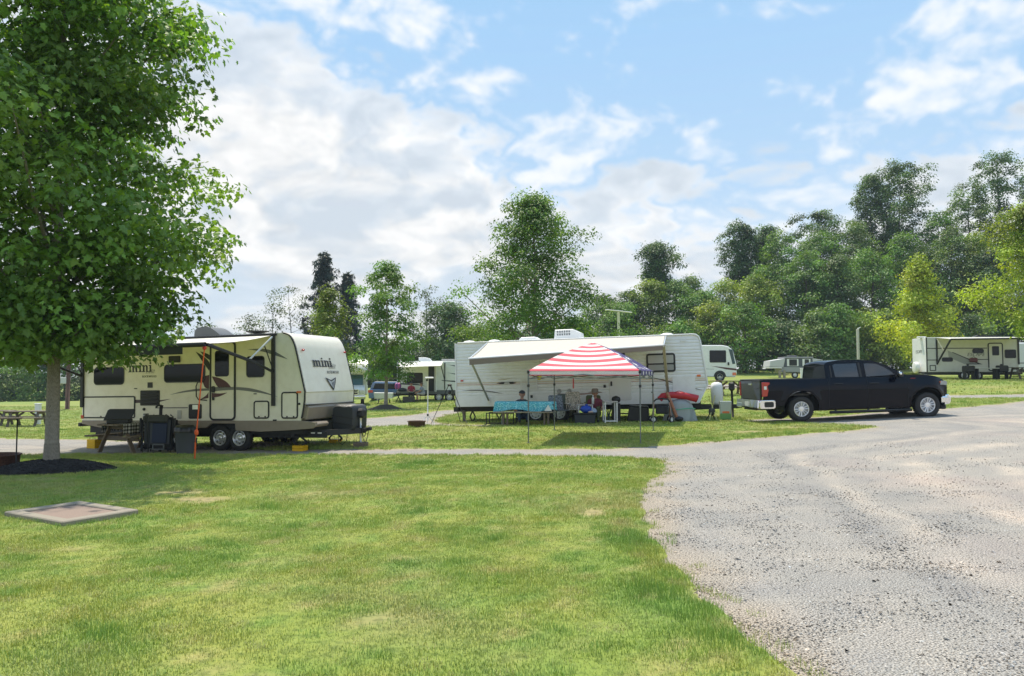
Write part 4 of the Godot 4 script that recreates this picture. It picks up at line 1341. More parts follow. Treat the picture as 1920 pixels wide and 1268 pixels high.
	# lettering
	text(t, "mini", 0.255, Vector3(-5.57, 2.055, 0.002), M.dark_decal, "Droid Serif", Basis(), true, 1.05)
	text(t, "Lite", 0.13, Vector3(-4.97, 2.06, 0.002), mat(0.30, 0.29, 0.27, 0.5), "Droid Serif", Basis(Vector3(1, 0, 0), Vector3(0.35, 1, 0), Vector3(0, 0, 1)))
	text(t, "ROCKWOOD", 0.06, Vector3(-5.07, 1.965, 0.002), M.dark_decal, "Droid Serif", Basis(), false, 1.05)
	var fb := Basis(Vector3(0, 0, -1), Vector3(-0.235, 0.972, 0).normalized(), Vector3(0.972, 0.235, 0).normalized())
	var nx := func(y: float) -> float: return 0.175 - (y - 1.62) * 0.2475 + 0.063
	text(t, "mini", 0.24, Vector3(nx.call(2.1) + 0.006, 2.11, -0.5), M.dark_decal, "Droid Serif", fb, true, 1.25)
	text(t, "Lite", 0.15, Vector3(nx.call(2.08) + 0.012, 2.10, -1.2), mat(0.30, 0.29, 0.27, 0.5), "Droid Serif", fb * Basis(Vector3(1, 0, 0), Vector3(0.3, 1, 0), Vector3(0, 0, 1)))
	text(t, "ROCKWOOD", 0.075, Vector3(nx.call(1.97) + 0.010, 1.985, -1.1), M.dark_decal, "Droid Serif", fb)
	var sh := Transform3D(fb, Vector3(nx.call(1.62) + 0.014, 1.64, -1.2))
	decal(t, "emblem", poly([-0.26, 0.27, 0.0, 0.19, 0.26, 0.27, 0.19, 0.12, 0.02, -0.10, -0.13, 0.10]), M.dark_decal, 0.004, sh)
	decal(t, "emblem", poly([-0.17, 0.215, 0.0, 0.15, 0.18, 0.22, 0.13, 0.10, 0.02, -0.03, -0.09, 0.09]), mat(0.42, 0.44, 0.45, 0.3), 0.007, sh)
	decal(t, "emblem", poly([-0.02, 0.12, 0.14, 0.16, 0.10, 0.08, 0.02, -0.0]), mat(0.14, 0.15, 0.17, 0.3), 0.010, sh)
	# gas bottles under a black cover, battery box, tongue jack
	st = S(true)
	var cover := smooth_line([0.0, 0.0, 0.34, 0.0], 2)
	prism(st, poly([0.40, 0.50, 1.06, 0.50, 1.08, 0.62, 1.10, 1.02, 1.06, 1.13, 0.96, 1.17, 0.80, 1.155, 0.62, 1.18, 0.48, 1.16, 0.42, 1.08]), -0.34, 0.34, Transform3D(Basis(), Vector3(0, 0, -W / 2)), 0.05, true)
	var cv := part(t, "gas_bottle_cover", st, mat(0.022, 0.026, 0.031, 0.5))
	for y in [0.66, 0.84]:
		part(cv, "rib", bar(S(), Vector3(0.42, y + 0.06, -W / 2 + 0.345), Vector3(1.07, y - 0.03, -W / 2 + 0.345), 0.015, 0.02), M.black)
	st = S(true)
	tube(st, [Vector3(1.14, 0.02, -W / 2 + 0.08), Vector3(1.14, 0.62, -W / 2 + 0.08)], 0.028)
	tube(st, [Vector3(1.14, 0.5, -W / 2 + 0.08), Vector3(1.14, 0.98, -W / 2 + 0.08)], 0.036)
	part(t, "tongue_jack", st, M.steel)
	part(t, "jack_motor", box(S(), Vector3(1.17, 0.94, -W / 2 + 0.08), Vector3(0.24, 0.26, 0.2), Basis(), 0.06), M.black)
	st = S(true)
	for s in 3:
		var pts := []
		for k in 9:
			var f := k / 8.0
			pts.append(Vector3(lerp(1.2, 1.30 + s * 0.06, f), 0.62 - s * 0.06 - 0.30 * sin(f * PI) * (0.5 + s * 0.3), -W / 2 + 0.15))
		tube(st, pts, 0.010, 0.010, 5)
	tube(st, [Vector3(0.62, 0.42, -0.9), Vector3(0.64, 0.2, -0.85), Vector3(0.75, 0.12, -0.85), Vector3(0.86, 0.24, -0.9), Vector3(0.87, 0.42, -0.9)], 0.010, 0.010, 5)
	part(t, "safety_cable", st, M.black).set_meta("kind", "stuff")
	# scissor jacks
	for q in [[-0.2, -0.35, 0.38, 0.09], [-0.19, -2.05, 0.38, -0.0], [-6.85, -0.35, 0.6, 0.2]]:
		st = S()
		var mid: float = (q[2] + q[3]) / 2
		for s in [-1, 1]:
			bar(st, Vector3(q[0], q[2], q[1]), Vector3(q[0] + s * 0.21, mid, q[1]), 0.05, 0.035)
			bar(st, Vector3(q[0] + s * 0.21, mid, q[1]), Vector3(q[0], q[3], q[1]), 0.05, 0.035)
		box(st, Vector3(q[0], q[3] - 0.01, q[1]), Vector3(0.2, 0.02, 0.12))
		part(t, "scissor_jack", st, M.frame)
	# roof gear
	st = S(true)
	var prof := smooth_line([-0.36, 0.0, -0.33, 0.20, -0.12, 0.27, 0.1, 0.24, 0.34, 0.09, 0.40, 0.0], 4)
	prism(st, prof, -0.32, 0.32, Transform3D(Basis().scaled(Vector3(1.2, 1.2, 1)), Vector3(-3.6, 3.08, -1.15)), 0.03, true)
	part(t, "air_conditioner", st, mat(0.10, 0.11, 0.125, 0.5))
	st = S(true)
	tube(st, [Vector3(-2.10, 3.07, -1.1), Vector3(-2.10, 3.19, -1.1)], 0.04)
	lathe(st, [[0.05, 3.15], [0.30, 3.21], [0.32, 3.235], [0.1, 3.25], [0, 3.25]], Vector3(-2.10, 0, -1.1), 16)
	part(t, "roof_antenna", st, M.frame)
	# awning: cloth from the roof rail to a roller 2.5 m out, two arms
	var A := Vector3(-0.78, 3.0, 0.04)
	var Bz := 2.52
	st = S(true)
	for i in 12:
		for k in 5:
			var p := []
			for e in [[0, 0], [1, 0], [1, 1], [0, 1]]:
				var fx: float = (i + e[0]) / 12.0
				var fz: float = (k + e[1]) / 5.0
				p.append(Vector3(-0.80 - 6.3 * fx, lerp(3.01, 2.70, fz) - 0.05 * sin(fz * PI), lerp(0.05, Bz, fz)))
			quad(st, p[0], p[3], p[2], p[1])
	var aw := part(t, "awning", st, M.white_fabric)
	part(aw, "roof_rail", box(S(), Vector3(-3.9, 3.04, 0.03), Vector3(6.5, 0.06, 0.06), Basis(), 0.01), M.black)
	part(aw, "roller", tube(S(true), [Vector3(-7.2, 2.68, Bz), Vector3(-0.78, 2.68, Bz)], 0.055, 0.055, 10), M.black)
	part(aw, "valance", box(S(), Vector3(-4.2, 2.57, Bz + 0.03), Vector3(5.6, 0.2, 0.012)), mat(0.045, 0.05, 0.058, 0.7))
	for x in [-0.75, -7.2]:
		st = S()
		box(st, Vector3(x, 2.10, 0.035), Vector3(0.11, 1.84, 0.05), Basis(), 0.01)
		part(aw, "arm_base", st, M.black)
		part(aw, "arm", bar(S(), Vector3(x, 2.07, 0.07), Vector3(x, 2.37, 1.0), 0.05, 0.06, 0.01), M.black)
		part(aw, "arm", bar(S(), Vector3(x, 2.30, 0.8), Vector3(x, 2.68, Bz - 0.02), 0.055, 0.075, 0.01), M.black)
		part(aw, "arm_strut", bar(S(), Vector3(x, 2.36, 1.0), Vector3(x, 2.97, 0.07), 0.035, 0.05, 0.008), M.alu)
		part(aw, "arm_strut", bar(S(), Vector3(x + 0.02, 2.72, 0.42), Vector3(x + 0.02, 2.1, 0.06), 0.02, 0.02), M.black)
	# string of small lamps along the awning's inner edge
	st = S(true)
	var pts := []
	for k in 41:
		var f := k / 40.0
		pts.append(Vector3(lerp(-6.2, -2.9, f), 2.66 - 0.06 * abs(sin(f * PI * 6.0)), 1.3))
	tube(st, pts, 0.006, 0.006, 4)
	var sl := part(aw, "lamp_string", st, M.black)
	for k in 13:
		var f := (k + 0.5) / 13.0
		part(sl, "bulb", ellipsoid(S(true), Vector3(lerp(-6.2, -2.9, f), 2.58, 1.3), Vector3(0.026, 0.045, 0.026), 8), mat(0.75, 0.68, 0.5, 0.15))

func smooth_closed(a: Array) -> PackedVector2Array:
	var pts := poly(a)
	var n := pts.size()
	var out := PackedVector2Array()
	for i in n:
		var p0 := pts[(i - 1 + n) % n]
		var p1 := pts[i]
		var p2 := pts[(i + 1) % n]
		var p3 := pts[(i + 2) % n]
		var sharp1: bool = (p1 - p0).normalized().dot((p2 - p1).normalized()) < 0.3
		var sharp2: bool = (p2 - p1).normalized().dot((p3 - p2).normalized()) < 0.3
		var t1 := Vector2.ZERO if sharp1 else (p2 - p0) / 6.0
		var t2 := Vector2.ZERO if sharp2 else (p3 - p1) / 6.0
		for k in 4: out.append(p1.bezier_interpolate(p1 + t1, p2 - t2, p2, k / 4.0))
	return out

# ---------------------------------------------------------------- white travel trailer with ribbed siding (local: +X to the nose)
func make_white_trailer() -> void:
	var t := thing("travel_trailer", "white travel trailer with ribbed siding and awning behind the flag canopy", "trailer", Vector3(-1.979, -0.111, -27.2), -13.6)
	t.rotation_degrees = Vector3(0, -13.6, 1.5)
	var W := 2.44
	var back := Transform3D(Basis(), Vector3(0, 0, -W))
	var side := PackedVector2Array([Vector2(0.0, 0.60), Vector2(8.42, 0.58), Vector2(8.74, 1.20), Vector2(8.55, 2.66)])
	for p in smooth_line([8.55, 2.66, 8.51, 2.78, 8.42, 2.86, 8.30, 2.885], 3): side.append(p)
	side.append_array(PackedVector2Array([Vector2(7.3, 2.90), Vector2(0.08, 2.88), Vector2(0.02, 2.84)]))
	part(t, "shell", prism(S(), side, 0.0, W - 0.02, back), M.white)
	# ribbed siding on the near wall, in real relief
	var st := S()
	var sid := mat(0.80, 0.82, 0.84, 0.38, 0.0, {"tex": "grime", "sc": 0.5})
	var y := 0.98
	while y < 2.80:
		var y2: float = min(y + 0.115, 2.80)
		var x1 := func(v: float) -> float: return 8.74 - (v - 1.2) * 0.13 if v > 1.2 else 8.42 + (v - 0.58) * 0.516
		for r in [[0.0, 0.0, 0.16, 0.014], [0.16, 0.014, 0.72, 0.014], [0.72, 0.014, 0.86, 0.003], [0.86, 0.003, 1.0, 0.0]]:
			var ya: float = lerp(y, y2, r[0])
			var yb: float = lerp(y, y2, r[2])
			quad(st, Vector3(0.02, ya, r[1] - 0.02), Vector3(x1.call(ya) - 0.03, ya, r[1] - 0.02), Vector3(x1.call(yb) - 0.03, yb, r[3] - 0.02), Vector3(0.02, yb, r[3] - 0.02))
		y += 0.115
	part(t, "siding", st, sid)
	part(t, "lower_panel", prism(S(), poly([0.02, 0.61, 8.40, 0.59, 8.60, 0.96, 0.02, 0.96]), -0.02, 0.004), sid)
	# rounded tail at the foot of the rear wall
	part(t, "tail_fairing", ellipsoid(S(true), Vector3(0.04, 0.92, -W / 2), Vector3(0.22, 0.34, W * 0.5), 16), M.white)
	part(t, "roof_edge", box(S(), Vector3(4.2, 2.885, 0.0), Vector3(8.2, 0.045, 0.05), Basis(), 0.01), M.white_plastic)
	part(t, "corner_trim", box(S(), Vector3(0.015, 1.74, 0.0), Vector3(0.05, 2.26, 0.05), Basis(), 0.01), M.white_plastic)
	st = S(true)
	tube(st, [Vector3(8.42, 0.60, 0), Vector3(8.735, 1.20, 0), Vector3(8.55, 2.66, 0), Vector3(8.50, 2.80, 0), Vector3(8.40, 2.87, 0), Vector3(8.2, 2.89, 0)], 0.03)
	part(t, "corner_trim", st, M.white_plastic)
	# chassis
	st = S()
	for z in [-0.35, -W + 0.35]:
		box(st, Vector3(4.15, 0.50, z), Vector3(8.7, 0.17, 0.07))
		bar(st, Vector3(8.3, 0.42, z), Vector3(9.75, 0.42, -W / 2 + sign(z + W / 2) * 0.05), 0.07, 0.13)
	box(st, Vector3(0.0, 0.52, -W / 2), Vector3(0.12, 0.1, W - 0.1))
	box(st, Vector3(8.35, 0.46, -W / 2), Vector3(0.12, 0.14, W - 0.6))
	box(st, Vector3(4.2, 0.56, -W / 2), Vector3(8.2, 0.08, W - 0.4))
	box(st, Vector3(9.75, 0.42, -W / 2), Vector3(0.25, 0.12, 0.14), Basis(), 0.02)
	part(t, "chassis", st, M.frame)
	for x in [2.88, 3.72]:
		wheel(t, Vector3(x, 0.34, -0.13), 0.345, 0.2, M.white_plastic, "steel")
		wheel(t, Vector3(x, 0.34, -W + 0.13), 0.345, 0.2, M.white_plastic, "steel", -1)
	for q in [[0.5, -0.35], [1.04, -W + 0.35], [7.7, -0.35]]:
		st = S()
		for s in [-1, 1]:
			bar(st, Vector3(q[0], 0.44, q[1]), Vector3(q[0] + s * 0.10, 0.23, q[1]), 0.05, 0.04)
			bar(st, Vector3(q[0] + s * 0.10, 0.23, q[1]), Vector3(q[0], 0.03, q[1]), 0.05, 0.04)
		box(st, Vector3(q[0], 0.02, q[1]), Vector3(0.22, 0.03, 0.14))
		part(t, "scissor_jack", st, M.frame)
	part(t, "stand_post", box(S(), Vector3(0.2, 0.24, -0.3), Vector3(0.09, 0.46, 0.09)), M.grey_wood)
	# stripes and prints
	decal(t, "stripe", poly([0.05, 1.43, 8.68, 1.40, 8.68, 1.415, 0.05, 1.445]), mat(0.62, 0.45, 0.22, 0.5), 0.006)
	decal(t, "stripe", poly([0.05, 1.375, 8.69, 1.345, 8.69, 1.358, 0.05, 1.388]), mat(0.50, 0.22, 0.16, 0.5), 0.006)
	decal(t, "stripe", poly([0.16, 1.17, 0.55, 1.195, 0.95, 1.19, 1.40, 1.12, 1.79, 1.03, 1.3, 1.10, 0.9, 1.155, 0.5, 1.165]), M.grey_decal, 0.006)
	decal(t, "emblem", poly([1.50, 1.41, 1.70, 1.37, 2.1, 1.37, 2.24, 1.41, 2.1, 1.45, 1.7, 1.45]), M.dark_decal, 0.009)
	decal(t, "emblem", poly([1.78, 1.39, 2.0, 1.39, 1.96, 1.43, 1.82, 1.43]), M.white_plastic, 0.012)
	decal(t, "stripe", poly([1.45, 1.52, 1.8, 1.55, 2.15, 1.58, 1.8, 1.53]), mat(0.4, 0.33, 0.15, 0.5), 0.006)
	decal(t, "stripe", poly([6.82, 1.49, 7.3, 1.40, 8.29, 1.09, 7.3, 1.365]), M.dark_decal, 0.006)
	decal(t, "stripe", poly([8.30, 1.10, 8.55, 1.02, 8.3, 1.07]), M.dark_decal, 0.006)
	decal(t, "stripe", smooth_closed([3.45, 1.03, 4.2, 0.985, 5.3, 1.02, 4.4, 0.94]), mat(0.32, 0.2, 0.16, 0.5), 0.006)
	# window
	var w := window(t, 6.76, 1.65, 7.72, 2.28, 0.09, M.black, 0.045)
	part(w, "rail", box(S(), Vector3(7.24, 1.92, 0.016), Vector3(0.88, 0.03, 0.02)), M.black)
	part(w, "blind", prism(S(), rrect(6.82, 1.95, 7.66, 2.22, 0.03), 0.012, 0.015), mat(0.40, 0.41, 0.40, 0.25))
	part(w, "blind", prism(S(), rrect(6.82, 1.71, 7.66, 1.90, 0.03), 0.012, 0.015), mat(0.30, 0.32, 0.32, 0.25))
	var d := part(t, "door", prism(S(), rrect(5.48, 0.73, 6.23, 2.62, 0.05), 0.0, 0.016, Transform3D(), 0.004), mat(0.66, 0.66, 0.65, 0.4))
	part(d, "pane", prism(S(), rrect(5.66, 1.85, 6.05, 2.4, 0.04), 0.012, 0.022), M.glass)
	part(d, "handle", box(S(), Vector3(5.56, 1.30, 0.03), Vector3(0.06, 0.16, 0.05), Basis(), 0.01), M.black)
	var h := part(t, "hatch", prism(S(), rrect(7.60, 0.67, 8.34, 1.50, 0.03), 0.0, 0.012, Transform3D(), 0.004), sid)
	part(h, "latch", box(S(), Vector3(7.97, 0.74, 0.016), Vector3(0.06, 0.03, 0.02)), M.alu)
	var fv := part(t, "fridge_vent", frame_rr(S(), 2.38, 1.13, 2.98, 1.57, 0.03, 0.04, 0.0, 0.02), M.white_plastic)
	for k in 3:
		part(fv, "slat", box(S(), Vector3(2.68, 1.22 + k * 0.13, 0.012), Vector3(0.52, 0.10, 0.012), Basis(Vector3.RIGHT, 0.25), 0.004), M.white_plastic)
	part(t, "outlet_box", box(S(), Vector3(2.77, 0.93, 0.014), Vector3(0.17, 0.2, 0.03), Basis(), 0.01), M.white_plastic)
	part(t, "outlet_cap", box(S(), Vector3(2.77, 0.92, 0.03), Vector3(0.09, 0.10, 0.02), Basis(), 0.01), M.black)
	for q in [[3.75, 1.09, 0.08], [4.11, 1.09, 0.075]]:
		part(t, "flue_cap", lathe(S(true), [[q[2], 0.0], [q[2], 0.03], [q[2] * 0.7, 0.035], [q[2] * 0.6, 0.02], [0, 0.025]], Vector3(q[0], q[1], 0), 16, Basis(Vector3.RIGHT, PI / 2)), mat(0.4, 0.4, 0.4, 0.4))
	part(t, "marker_lamp", box(S(), Vector3(0.24, 1.53, 0.012), Vector3(0.11, 0.05, 0.024), Basis(), 0.008), M.red_lens)
	part(t, "marker_lamp", box(S(), Vector3(8.46, 1.50, 0.012), Vector3(0.13, 0.07, 0.024), Basis(), 0.008), M.amber)
	part(t, "porch_lamp", box(S(), Vector3(5.33, 1.22, 0.03), Vector3(0.08, 0.10, 0.06), Basis(), 0.01), M.black)
	part(t, "satellite_mark", box(S(), Vector3(8.0, 2.68, 0.008), Vector3(0.2, 0.06, 0.01), Basis(), 0.01), M.white_plastic)
	# steps
	st = S()
	for k in 2:
		box(st, Vector3(5.9, 0.50 - k * 0.2, 0.22 + k * 0.2), Vector3(0.66, 0.03, 0.24))
		for s in [-1, 1]: bar(st, Vector3(5.9 + s * 0.32, 0.55 - k * 0.2, 0.1 + k * 0.2), Vector3(5.9 + s * 0.32, 0.32 - k * 0.15, 0.32 + k * 0.2), 0.02, 0.05)
	part(t, "entry_step", st, M.frame)
	# roof gear
	var ac := part(t, "air_conditioner", prism(S(), poly([3.46, 2.90, 4.46, 2.90, 4.43, 3.12, 4.15, 3.26, 3.50, 3.26]), -0.35, 0.35, Transform3D(Basis(), Vector3(0, 0.02, -1.2)), 0.03), M.white_plastic)
	for i in 6:
		for j in 2:
			part(ac, "louvre", box(S(), Vector3(3.60 + i * 0.085, 3.10 + j * 0.10, -0.848), Vector3(0.055, 0.07, 0.01)), mat(0.18, 0.19, 0.2, 0.6))
	part(t, "roof_vent", prism(S(), poly([2.14, 2.89, 2.88, 2.89, 2.86, 2.98, 2.74, 3.06, 2.24, 3.06, 2.16, 2.98]), -0.3, 0.3, Transform3D(Basis(), Vector3(0, 0.0, -1.2)), 0.03), M.white_plastic)
	for x in [0.18, 1.15, 7.43]:
		part(t, "roof_vent", ellipsoid(S(true), Vector3(x, 2.90, -1.2), Vector3(0.27, 0.13, 0.27), 14, Basis(), 0.0), M.white_plastic)
	# tongue: gas bottles with a dome cover stand with the tote in front
	st = S(true)
	tube(st, [Vector3(9.55, 0.04, -W / 2), Vector3(9.55, 1.15, -W / 2)], 0.04)
	part(t, "tongue_jack", st, M.frame)
	part(t, "jack_head", box(S(), Vector3(9.55, 1.10, -W / 2), Vector3(0.2, 0.3, 0.18), Basis(), 0.05), M.black)
	st = S(true)
	for z in [-0.2, 0.2]:
		lathe(st, [[0.0, 0.49], [0.17, 0.50], [0.195, 0.56], [0.195, 1.1], [0.16, 1.22], [0.06, 1.26], [0.0, 1.26]], Vector3(9.05, 0, -W / 2 + z), 18)
	part(t, "gas_bottles", st, M.white_plastic)
	# awning
	st = S(true)
	var Bz := 2.25
	for i in 16:
		for k in 5:
			var p := []
			for e in [[0, 0], [1, 0], [1, 1], [0, 1]]:
				var fx: float = (i + e[0]) / 16.0
				var fz: float = (k + e[1]) / 5.0
				p.append(Vector3(lerp(1.25, 7.40, fx), lerp(2.86, lerp(2.24, 2.46, fx), fz) - 0.04 * sin(fz * PI), lerp(0.03, Bz, fz)))
			quad(st, p[0], p[1], p[2], p[3])
	var aw := part(t, "awning", st, mat(0.50, 0.475, 0.44, 0.7, 0.0, {"two": 1, "back": 0.35, "tex": "grime", "sc": 0.7}))
	part(aw, "roller", tube(S(true), [Vector3(1.18, 2.23, Bz), Vector3(7.45, 2.45, Bz)], 0.05, 0.05, 10), M.white_plastic)
	part(aw, "valance", prism(S(), poly([1.22, 2.03, 7.42, 2.31, 7.42, 2.44, 1.22, 2.22]), 0.0, 0.01, Transform3D(Basis(), Vector3(0, 0, Bz + 0.04))), mat(0.20, 0.165, 0.14, 0.8))
	for q in [[1.22, 2.24, 0.82], [7.44, 2.45, 0.99]]:
		var x: float = q[0]
		part(aw, "rafter", bar(S(), Vector3(x, 2.84, 0.03), Vector3(x, q[1], Bz), 0.035, 0.05, 0.006), M.alu)
		var arm := part(aw, "arm", bar(S(), Vector3(x, q[1], Bz), Vector3(x, q[2], 0.04), 0.06 if x < 2 else 0.09, 0.06, 0.008), mat(0.42, 0.44, 0.46, 0.4, 0.6) if x < 2 else mat(0.42, 0.37, 0.33, 0.6))
		var wrap := []
		for k in 61:
			var f := k / 60.0
			var a := f * TAU * 9.0
			wrap.append(Vector3(x, q[1], Bz).lerp(Vector3(x, q[2], 0.04), f * 0.9) + Vector3(cos(a) * 0.055, sin(a) * 0.03, sin(a) * 0.04))
		if x > 2: part(arm, "cord", tube(S(true), wrap, 0.009, 0.009, 4), M.black)
		part(aw, "bracket", box(S(), Vector3(x, q[2], 0.03), Vector3(0.09, 0.2, 0.05)), M.alu)

# ---------------------------------------------------------------- black pickup (local: +X forward, near side z = 0, far side z = -2)
func along(pts: Array, x: float) -> float:
	for i in range(0, pts.size() - 2, 2):
		if x <= pts[i + 2]:
			return lerp(float(pts[i + 1]), float(pts[i + 3]), clamp((x - pts[i]) / (pts[i + 2] - pts[i]), 0.0, 1.0))
	return pts[pts.size() - 1]

const TRUCK_TOP := [-1.08, 1.25, -0.9, 1.262, 0.86, 1.275, 0.90, 1.285, 3.0, 1.30, 3.36, 1.345, 3.7, 1.345, 3.95, 1.33, 4.25, 1.285, 4.45, 1.215, 4.58, 1.12, 4.62, 1.05]
const TRUCK_LOW := [-1.08, 0.58, -1.02, 0.44, -0.75, 0.37, 0.6, 0.30, 1.0, 0.36, 3.3, 0.335, 3.5, 0.28, 4.3, 0.30, 4.5, 0.36, 4.62, 0.44]

func truck_half(x: float, y: float) -> float:
	var h := along([0.2, 0.93, 0.45, 0.965, 0.72, 0.985, 0.92, 1.0, 1.03, 0.99, 1.11, 0.962, 1.2, 0.915, 1.28, 0.872, 1.4, 0.84], y)
	h -= 0.16 * smoothstep(4.15, 4.65, x) + 0.03 * smoothstep(-0.7, -1.1, x)
	# flared arches
	for c in [[0.06, 0.38], [3.93, 0.41]]:
		var d := Vector2(x - c[0], y - c[1]).length()
		h += 0.035 * smoothstep(0.75, 0.56, d)
	return h

func make_pickup() -> void:
	var t := thing("pickup_truck", "black crew-cab pickup truck parked on the gravel", "pickup", Vector3(8.68, 0.234, -22.9), 1.0)
	t.rotation_degrees = Vector3(0, 6.0, 1.0)
	t.scale = Vector3(1.05, 1, 0.85)
	var paint: Material = M.black_paint
	var arch := func(x: float) -> float:
		var y: float = along(TRUCK_LOW, x)
		for c in [[0.06, 0.38, 0.535], [3.93, 0.41, 0.54]]:
			var d: float = abs(x - c[0])
			if d < c[2]: y = max(y, c[1] + sqrt(c[2] * c[2] - d * d))
		return y
	# both sides as sheets that follow the arches
	var xs := []
	var x := -1.08
	while x < 4.62:
		xs.append(x)
		x += 0.035
	xs.append(4.62)
	for s in [1.0, -1.0]:
		var st := S(true)
		for i in xs.size() - 1:
			var n := 14
			for k in n:
				var p := []
				for e in [[0, 0], [1, 0], [1, 1], [0, 1]]:
					var px: float = xs[i + e[0]]
					var f: float = (k + e[1]) / float(n)
					var y: float = lerp(arch.call(px), along(TRUCK_TOP, px), f)
					p.append(Vector3(px, y, -1.0 + s * truck_half(px, y)))
				if s > 0: quad(st, p[0], p[1], p[2], p[3])
				else: quad(st, p[1], p[0], p[3], p[2])
		part(t, "body_side", st, paint)
	# bonnet
	var st := S(true)
	for i in 20:
		for k in 10:
			var p := []
			for e in [[0, 0], [1, 0], [1, 1], [0, 1]]:
				var px: float = lerp(3.15, 4.62, (i + e[0]) / 20.0)
				var f: float = (k + e[1]) / 10.0 * 2.0 - 1.0
				var y: float = along(TRUCK_TOP, px)
				p.append(Vector3(px, y + 0.045 * (1.0 - f * f) + 0.012 * smoothstep(0.62, 0.5, abs(f)), -1.0 + f * truck_half(px, y)))
			quad(st, p[3], p[2], p[1], p[0])
	part(t, "bonnet", st, paint)
	# front: grille, headlamps, bumper
	var fr := part(t, "grille", box(S(), Vector3(4.60, 0.88, -1.0), Vector3(0.06, 0.38, 1.5), Basis(), 0.02), M.black)
	for k in 3: part(fr, "grille_bar", box(S(), Vector3(4.635, 0.78 + k * 0.11, -1.0), Vector3(0.03, 0.03, 1.5), Basis(), 0.008), M.chrome)
	for s in [1.0, -1.0]:
		var hl := part(t, "headlamp", prism(S(), poly([4.36, 1.02, 4.60, 1.00, 4.615, 1.10, 4.55, 1.14, 4.42, 1.135]), -0.02, 0.012, Transform3D(Basis(Vector3.UP, s * 0.25), Vector3(1.17 * 0 + (0.13 if s > 0 else 0.0), 0, -1.0 + s * 0.99 + (1.03 if s > 0 else -1.02)))), mat(0.35, 0.36, 0.40, 0.08, 0.3))
		hl.set_meta("label", "clear headlamp")
		part(hl, "indicator", box(S(), Vector3(4.39, 1.09, -1.0 + s * 0.90), Vector3(0.05, 0.05, 0.02)), M.amber)
	st = S()
	prism(st, poly([4.50, 0.40, 4.66, 0.42, 4.71, 0.50, 4.715, 0.62, 4.64, 0.72, 4.55, 0.70]), -0.9, 0.9, Transform3D(Basis(), Vector3(0, 0, -1.0)), 0.03)
	part(t, "front_bumper", st, M.chrome)
	part(t, "bumper_corner", box(S(), Vector3(4.50, 0.55, -0.10), Vector3(0.30, 0.22, 0.10), Basis(Vector3.UP, 0.35), 0.04), M.chrome)
	part(t, "air_dam", box(S(), Vector3(4.5, 0.33, -1.0), Vector3(0.16, 0.14, 1.7), Basis(), 0.03), M.black)
	# cab: planar sides leaning in, strips across for glass and roof
	var sil := smooth_line([0.86, 1.275, 0.865, 1.62, 0.90, 1.715, 1.05, 1.785, 1.56, 1.83, 2.24, 1.808, 2.57, 1.73, 2.91, 1.585, 3.24, 1.40, 3.38, 1.335], 4)
	var zin := func(y: float) -> float: return 0.865 - (y - 1.28) * 0.30
	for s in [1.0, -1.0]:
		st = S()
		var tr := Geometry2D.triangulate_polygon(sil)
		for i in range(0, tr.size(), 3):
			var p := []
			for j in 3: p.append(Vector3(sil[tr[i + j]].x, sil[tr[i + j]].y, -1.0 + s * zin.call(sil[tr[i + j]].y)))
			face_out(st, p, Vector3(2, 1.5, -1.0))
		part(t, "cab_side", st, paint)
	st = S(true)
	var gl := S()
	var rg := S()
	for i in sil.size() - 1:
		var a := sil[i]
		var b := sil[i + 1]
		for k in 8:
			var f0 := k / 8.0 * 2.0 - 1.0
			var f1 := (k + 1) / 8.0 * 2.0 - 1.0
			var p := []
			for q in [[a, f0], [a, f1], [b, f1], [b, f0]]:
				var bulge: float = (1.0 - q[1] * q[1]) * 0.035
				p.append(Vector3(q[0].x + (bulge if q[0].x > 2.4 else 0.0), q[0].y + (bulge if q[0].y > 1.7 else 0.0), -1.0 + q[1] * zin.call(q[0].y)))
			var tgt := st
			if a.x > 2.5 and a.y < 1.76 and k > 0 and k < 7: tgt = gl
			elif a.x < 0.88 and a.y < 1.60 and k > 0 and k < 7: tgt = rg
			quad(tgt, p[0], p[1], p[2], p[3])
	part(t, "roof", st, paint)
	part(t, "windscreen", gl, M.glass)
	part(t, "rear_window", rg, M.glass)
	# side windows, seams, handles, mirrors, steps
	var lean := atan(0.30)
	for s in [1.0, -1.0]:
		var sx := Transform3D(Basis(Vector3.RIGHT, -lean * s), Vector3(0, 1.28, -1.0 + s * 0.865))
		var wv := func(a: Array) -> PackedVector2Array:
			var o := PackedVector2Array()
			for i in range(0, a.size(), 2): o.append(Vector2(a[i], (a[i + 1] - 1.28) / cos(lean)))
			return o
		for a in [[1.15, 1.305, 1.87, 1.30, 1.86, 1.715, 1.20, 1.705, 1.12, 1.66], [2.10, 1.30, 2.98, 1.345, 2.92, 1.43, 2.70, 1.585, 2.47, 1.69, 2.2, 1.71, 2.09, 1.70]]:
			var z0 := 0.002 if s > 0 else -0.012
			part(t, "side_window", prism(S(), wv.call(a), z0, z0 + 0.01, sx), mat(0.016, 0.018, 0.024, 0.03, 0.0, {"coat": 1.0}))
		for a in [[1.02, 1.30, 1.06, 1.30, 1.06, 1.66, 1.02, 1.66], [1.92, 1.3, 1.98, 1.3, 1.97, 1.74, 1.91, 1.74]]:
			part(t, "pillar_trim", prism(S(), wv.call(a), -0.004, 0.004, sx), M.black)
		var zz: float = -1.0 + s * 0.985
		for q in [[1.07, 1.33], [2.16, 2.43]]:
			st = S(true)
			tube(st, [Vector3(q[0], 1.10, -1.0 + s * 0.97), Vector3(q[0] + 0.03, 1.105, -1.0 + s * 1.015), Vector3(q[1] - 0.03, 1.105, -1.0 + s * 1.015), Vector3(q[1], 1.10, -1.0 + s * 0.97)], 0.018)
			part(t, "door_handle", st, M.black_gloss)
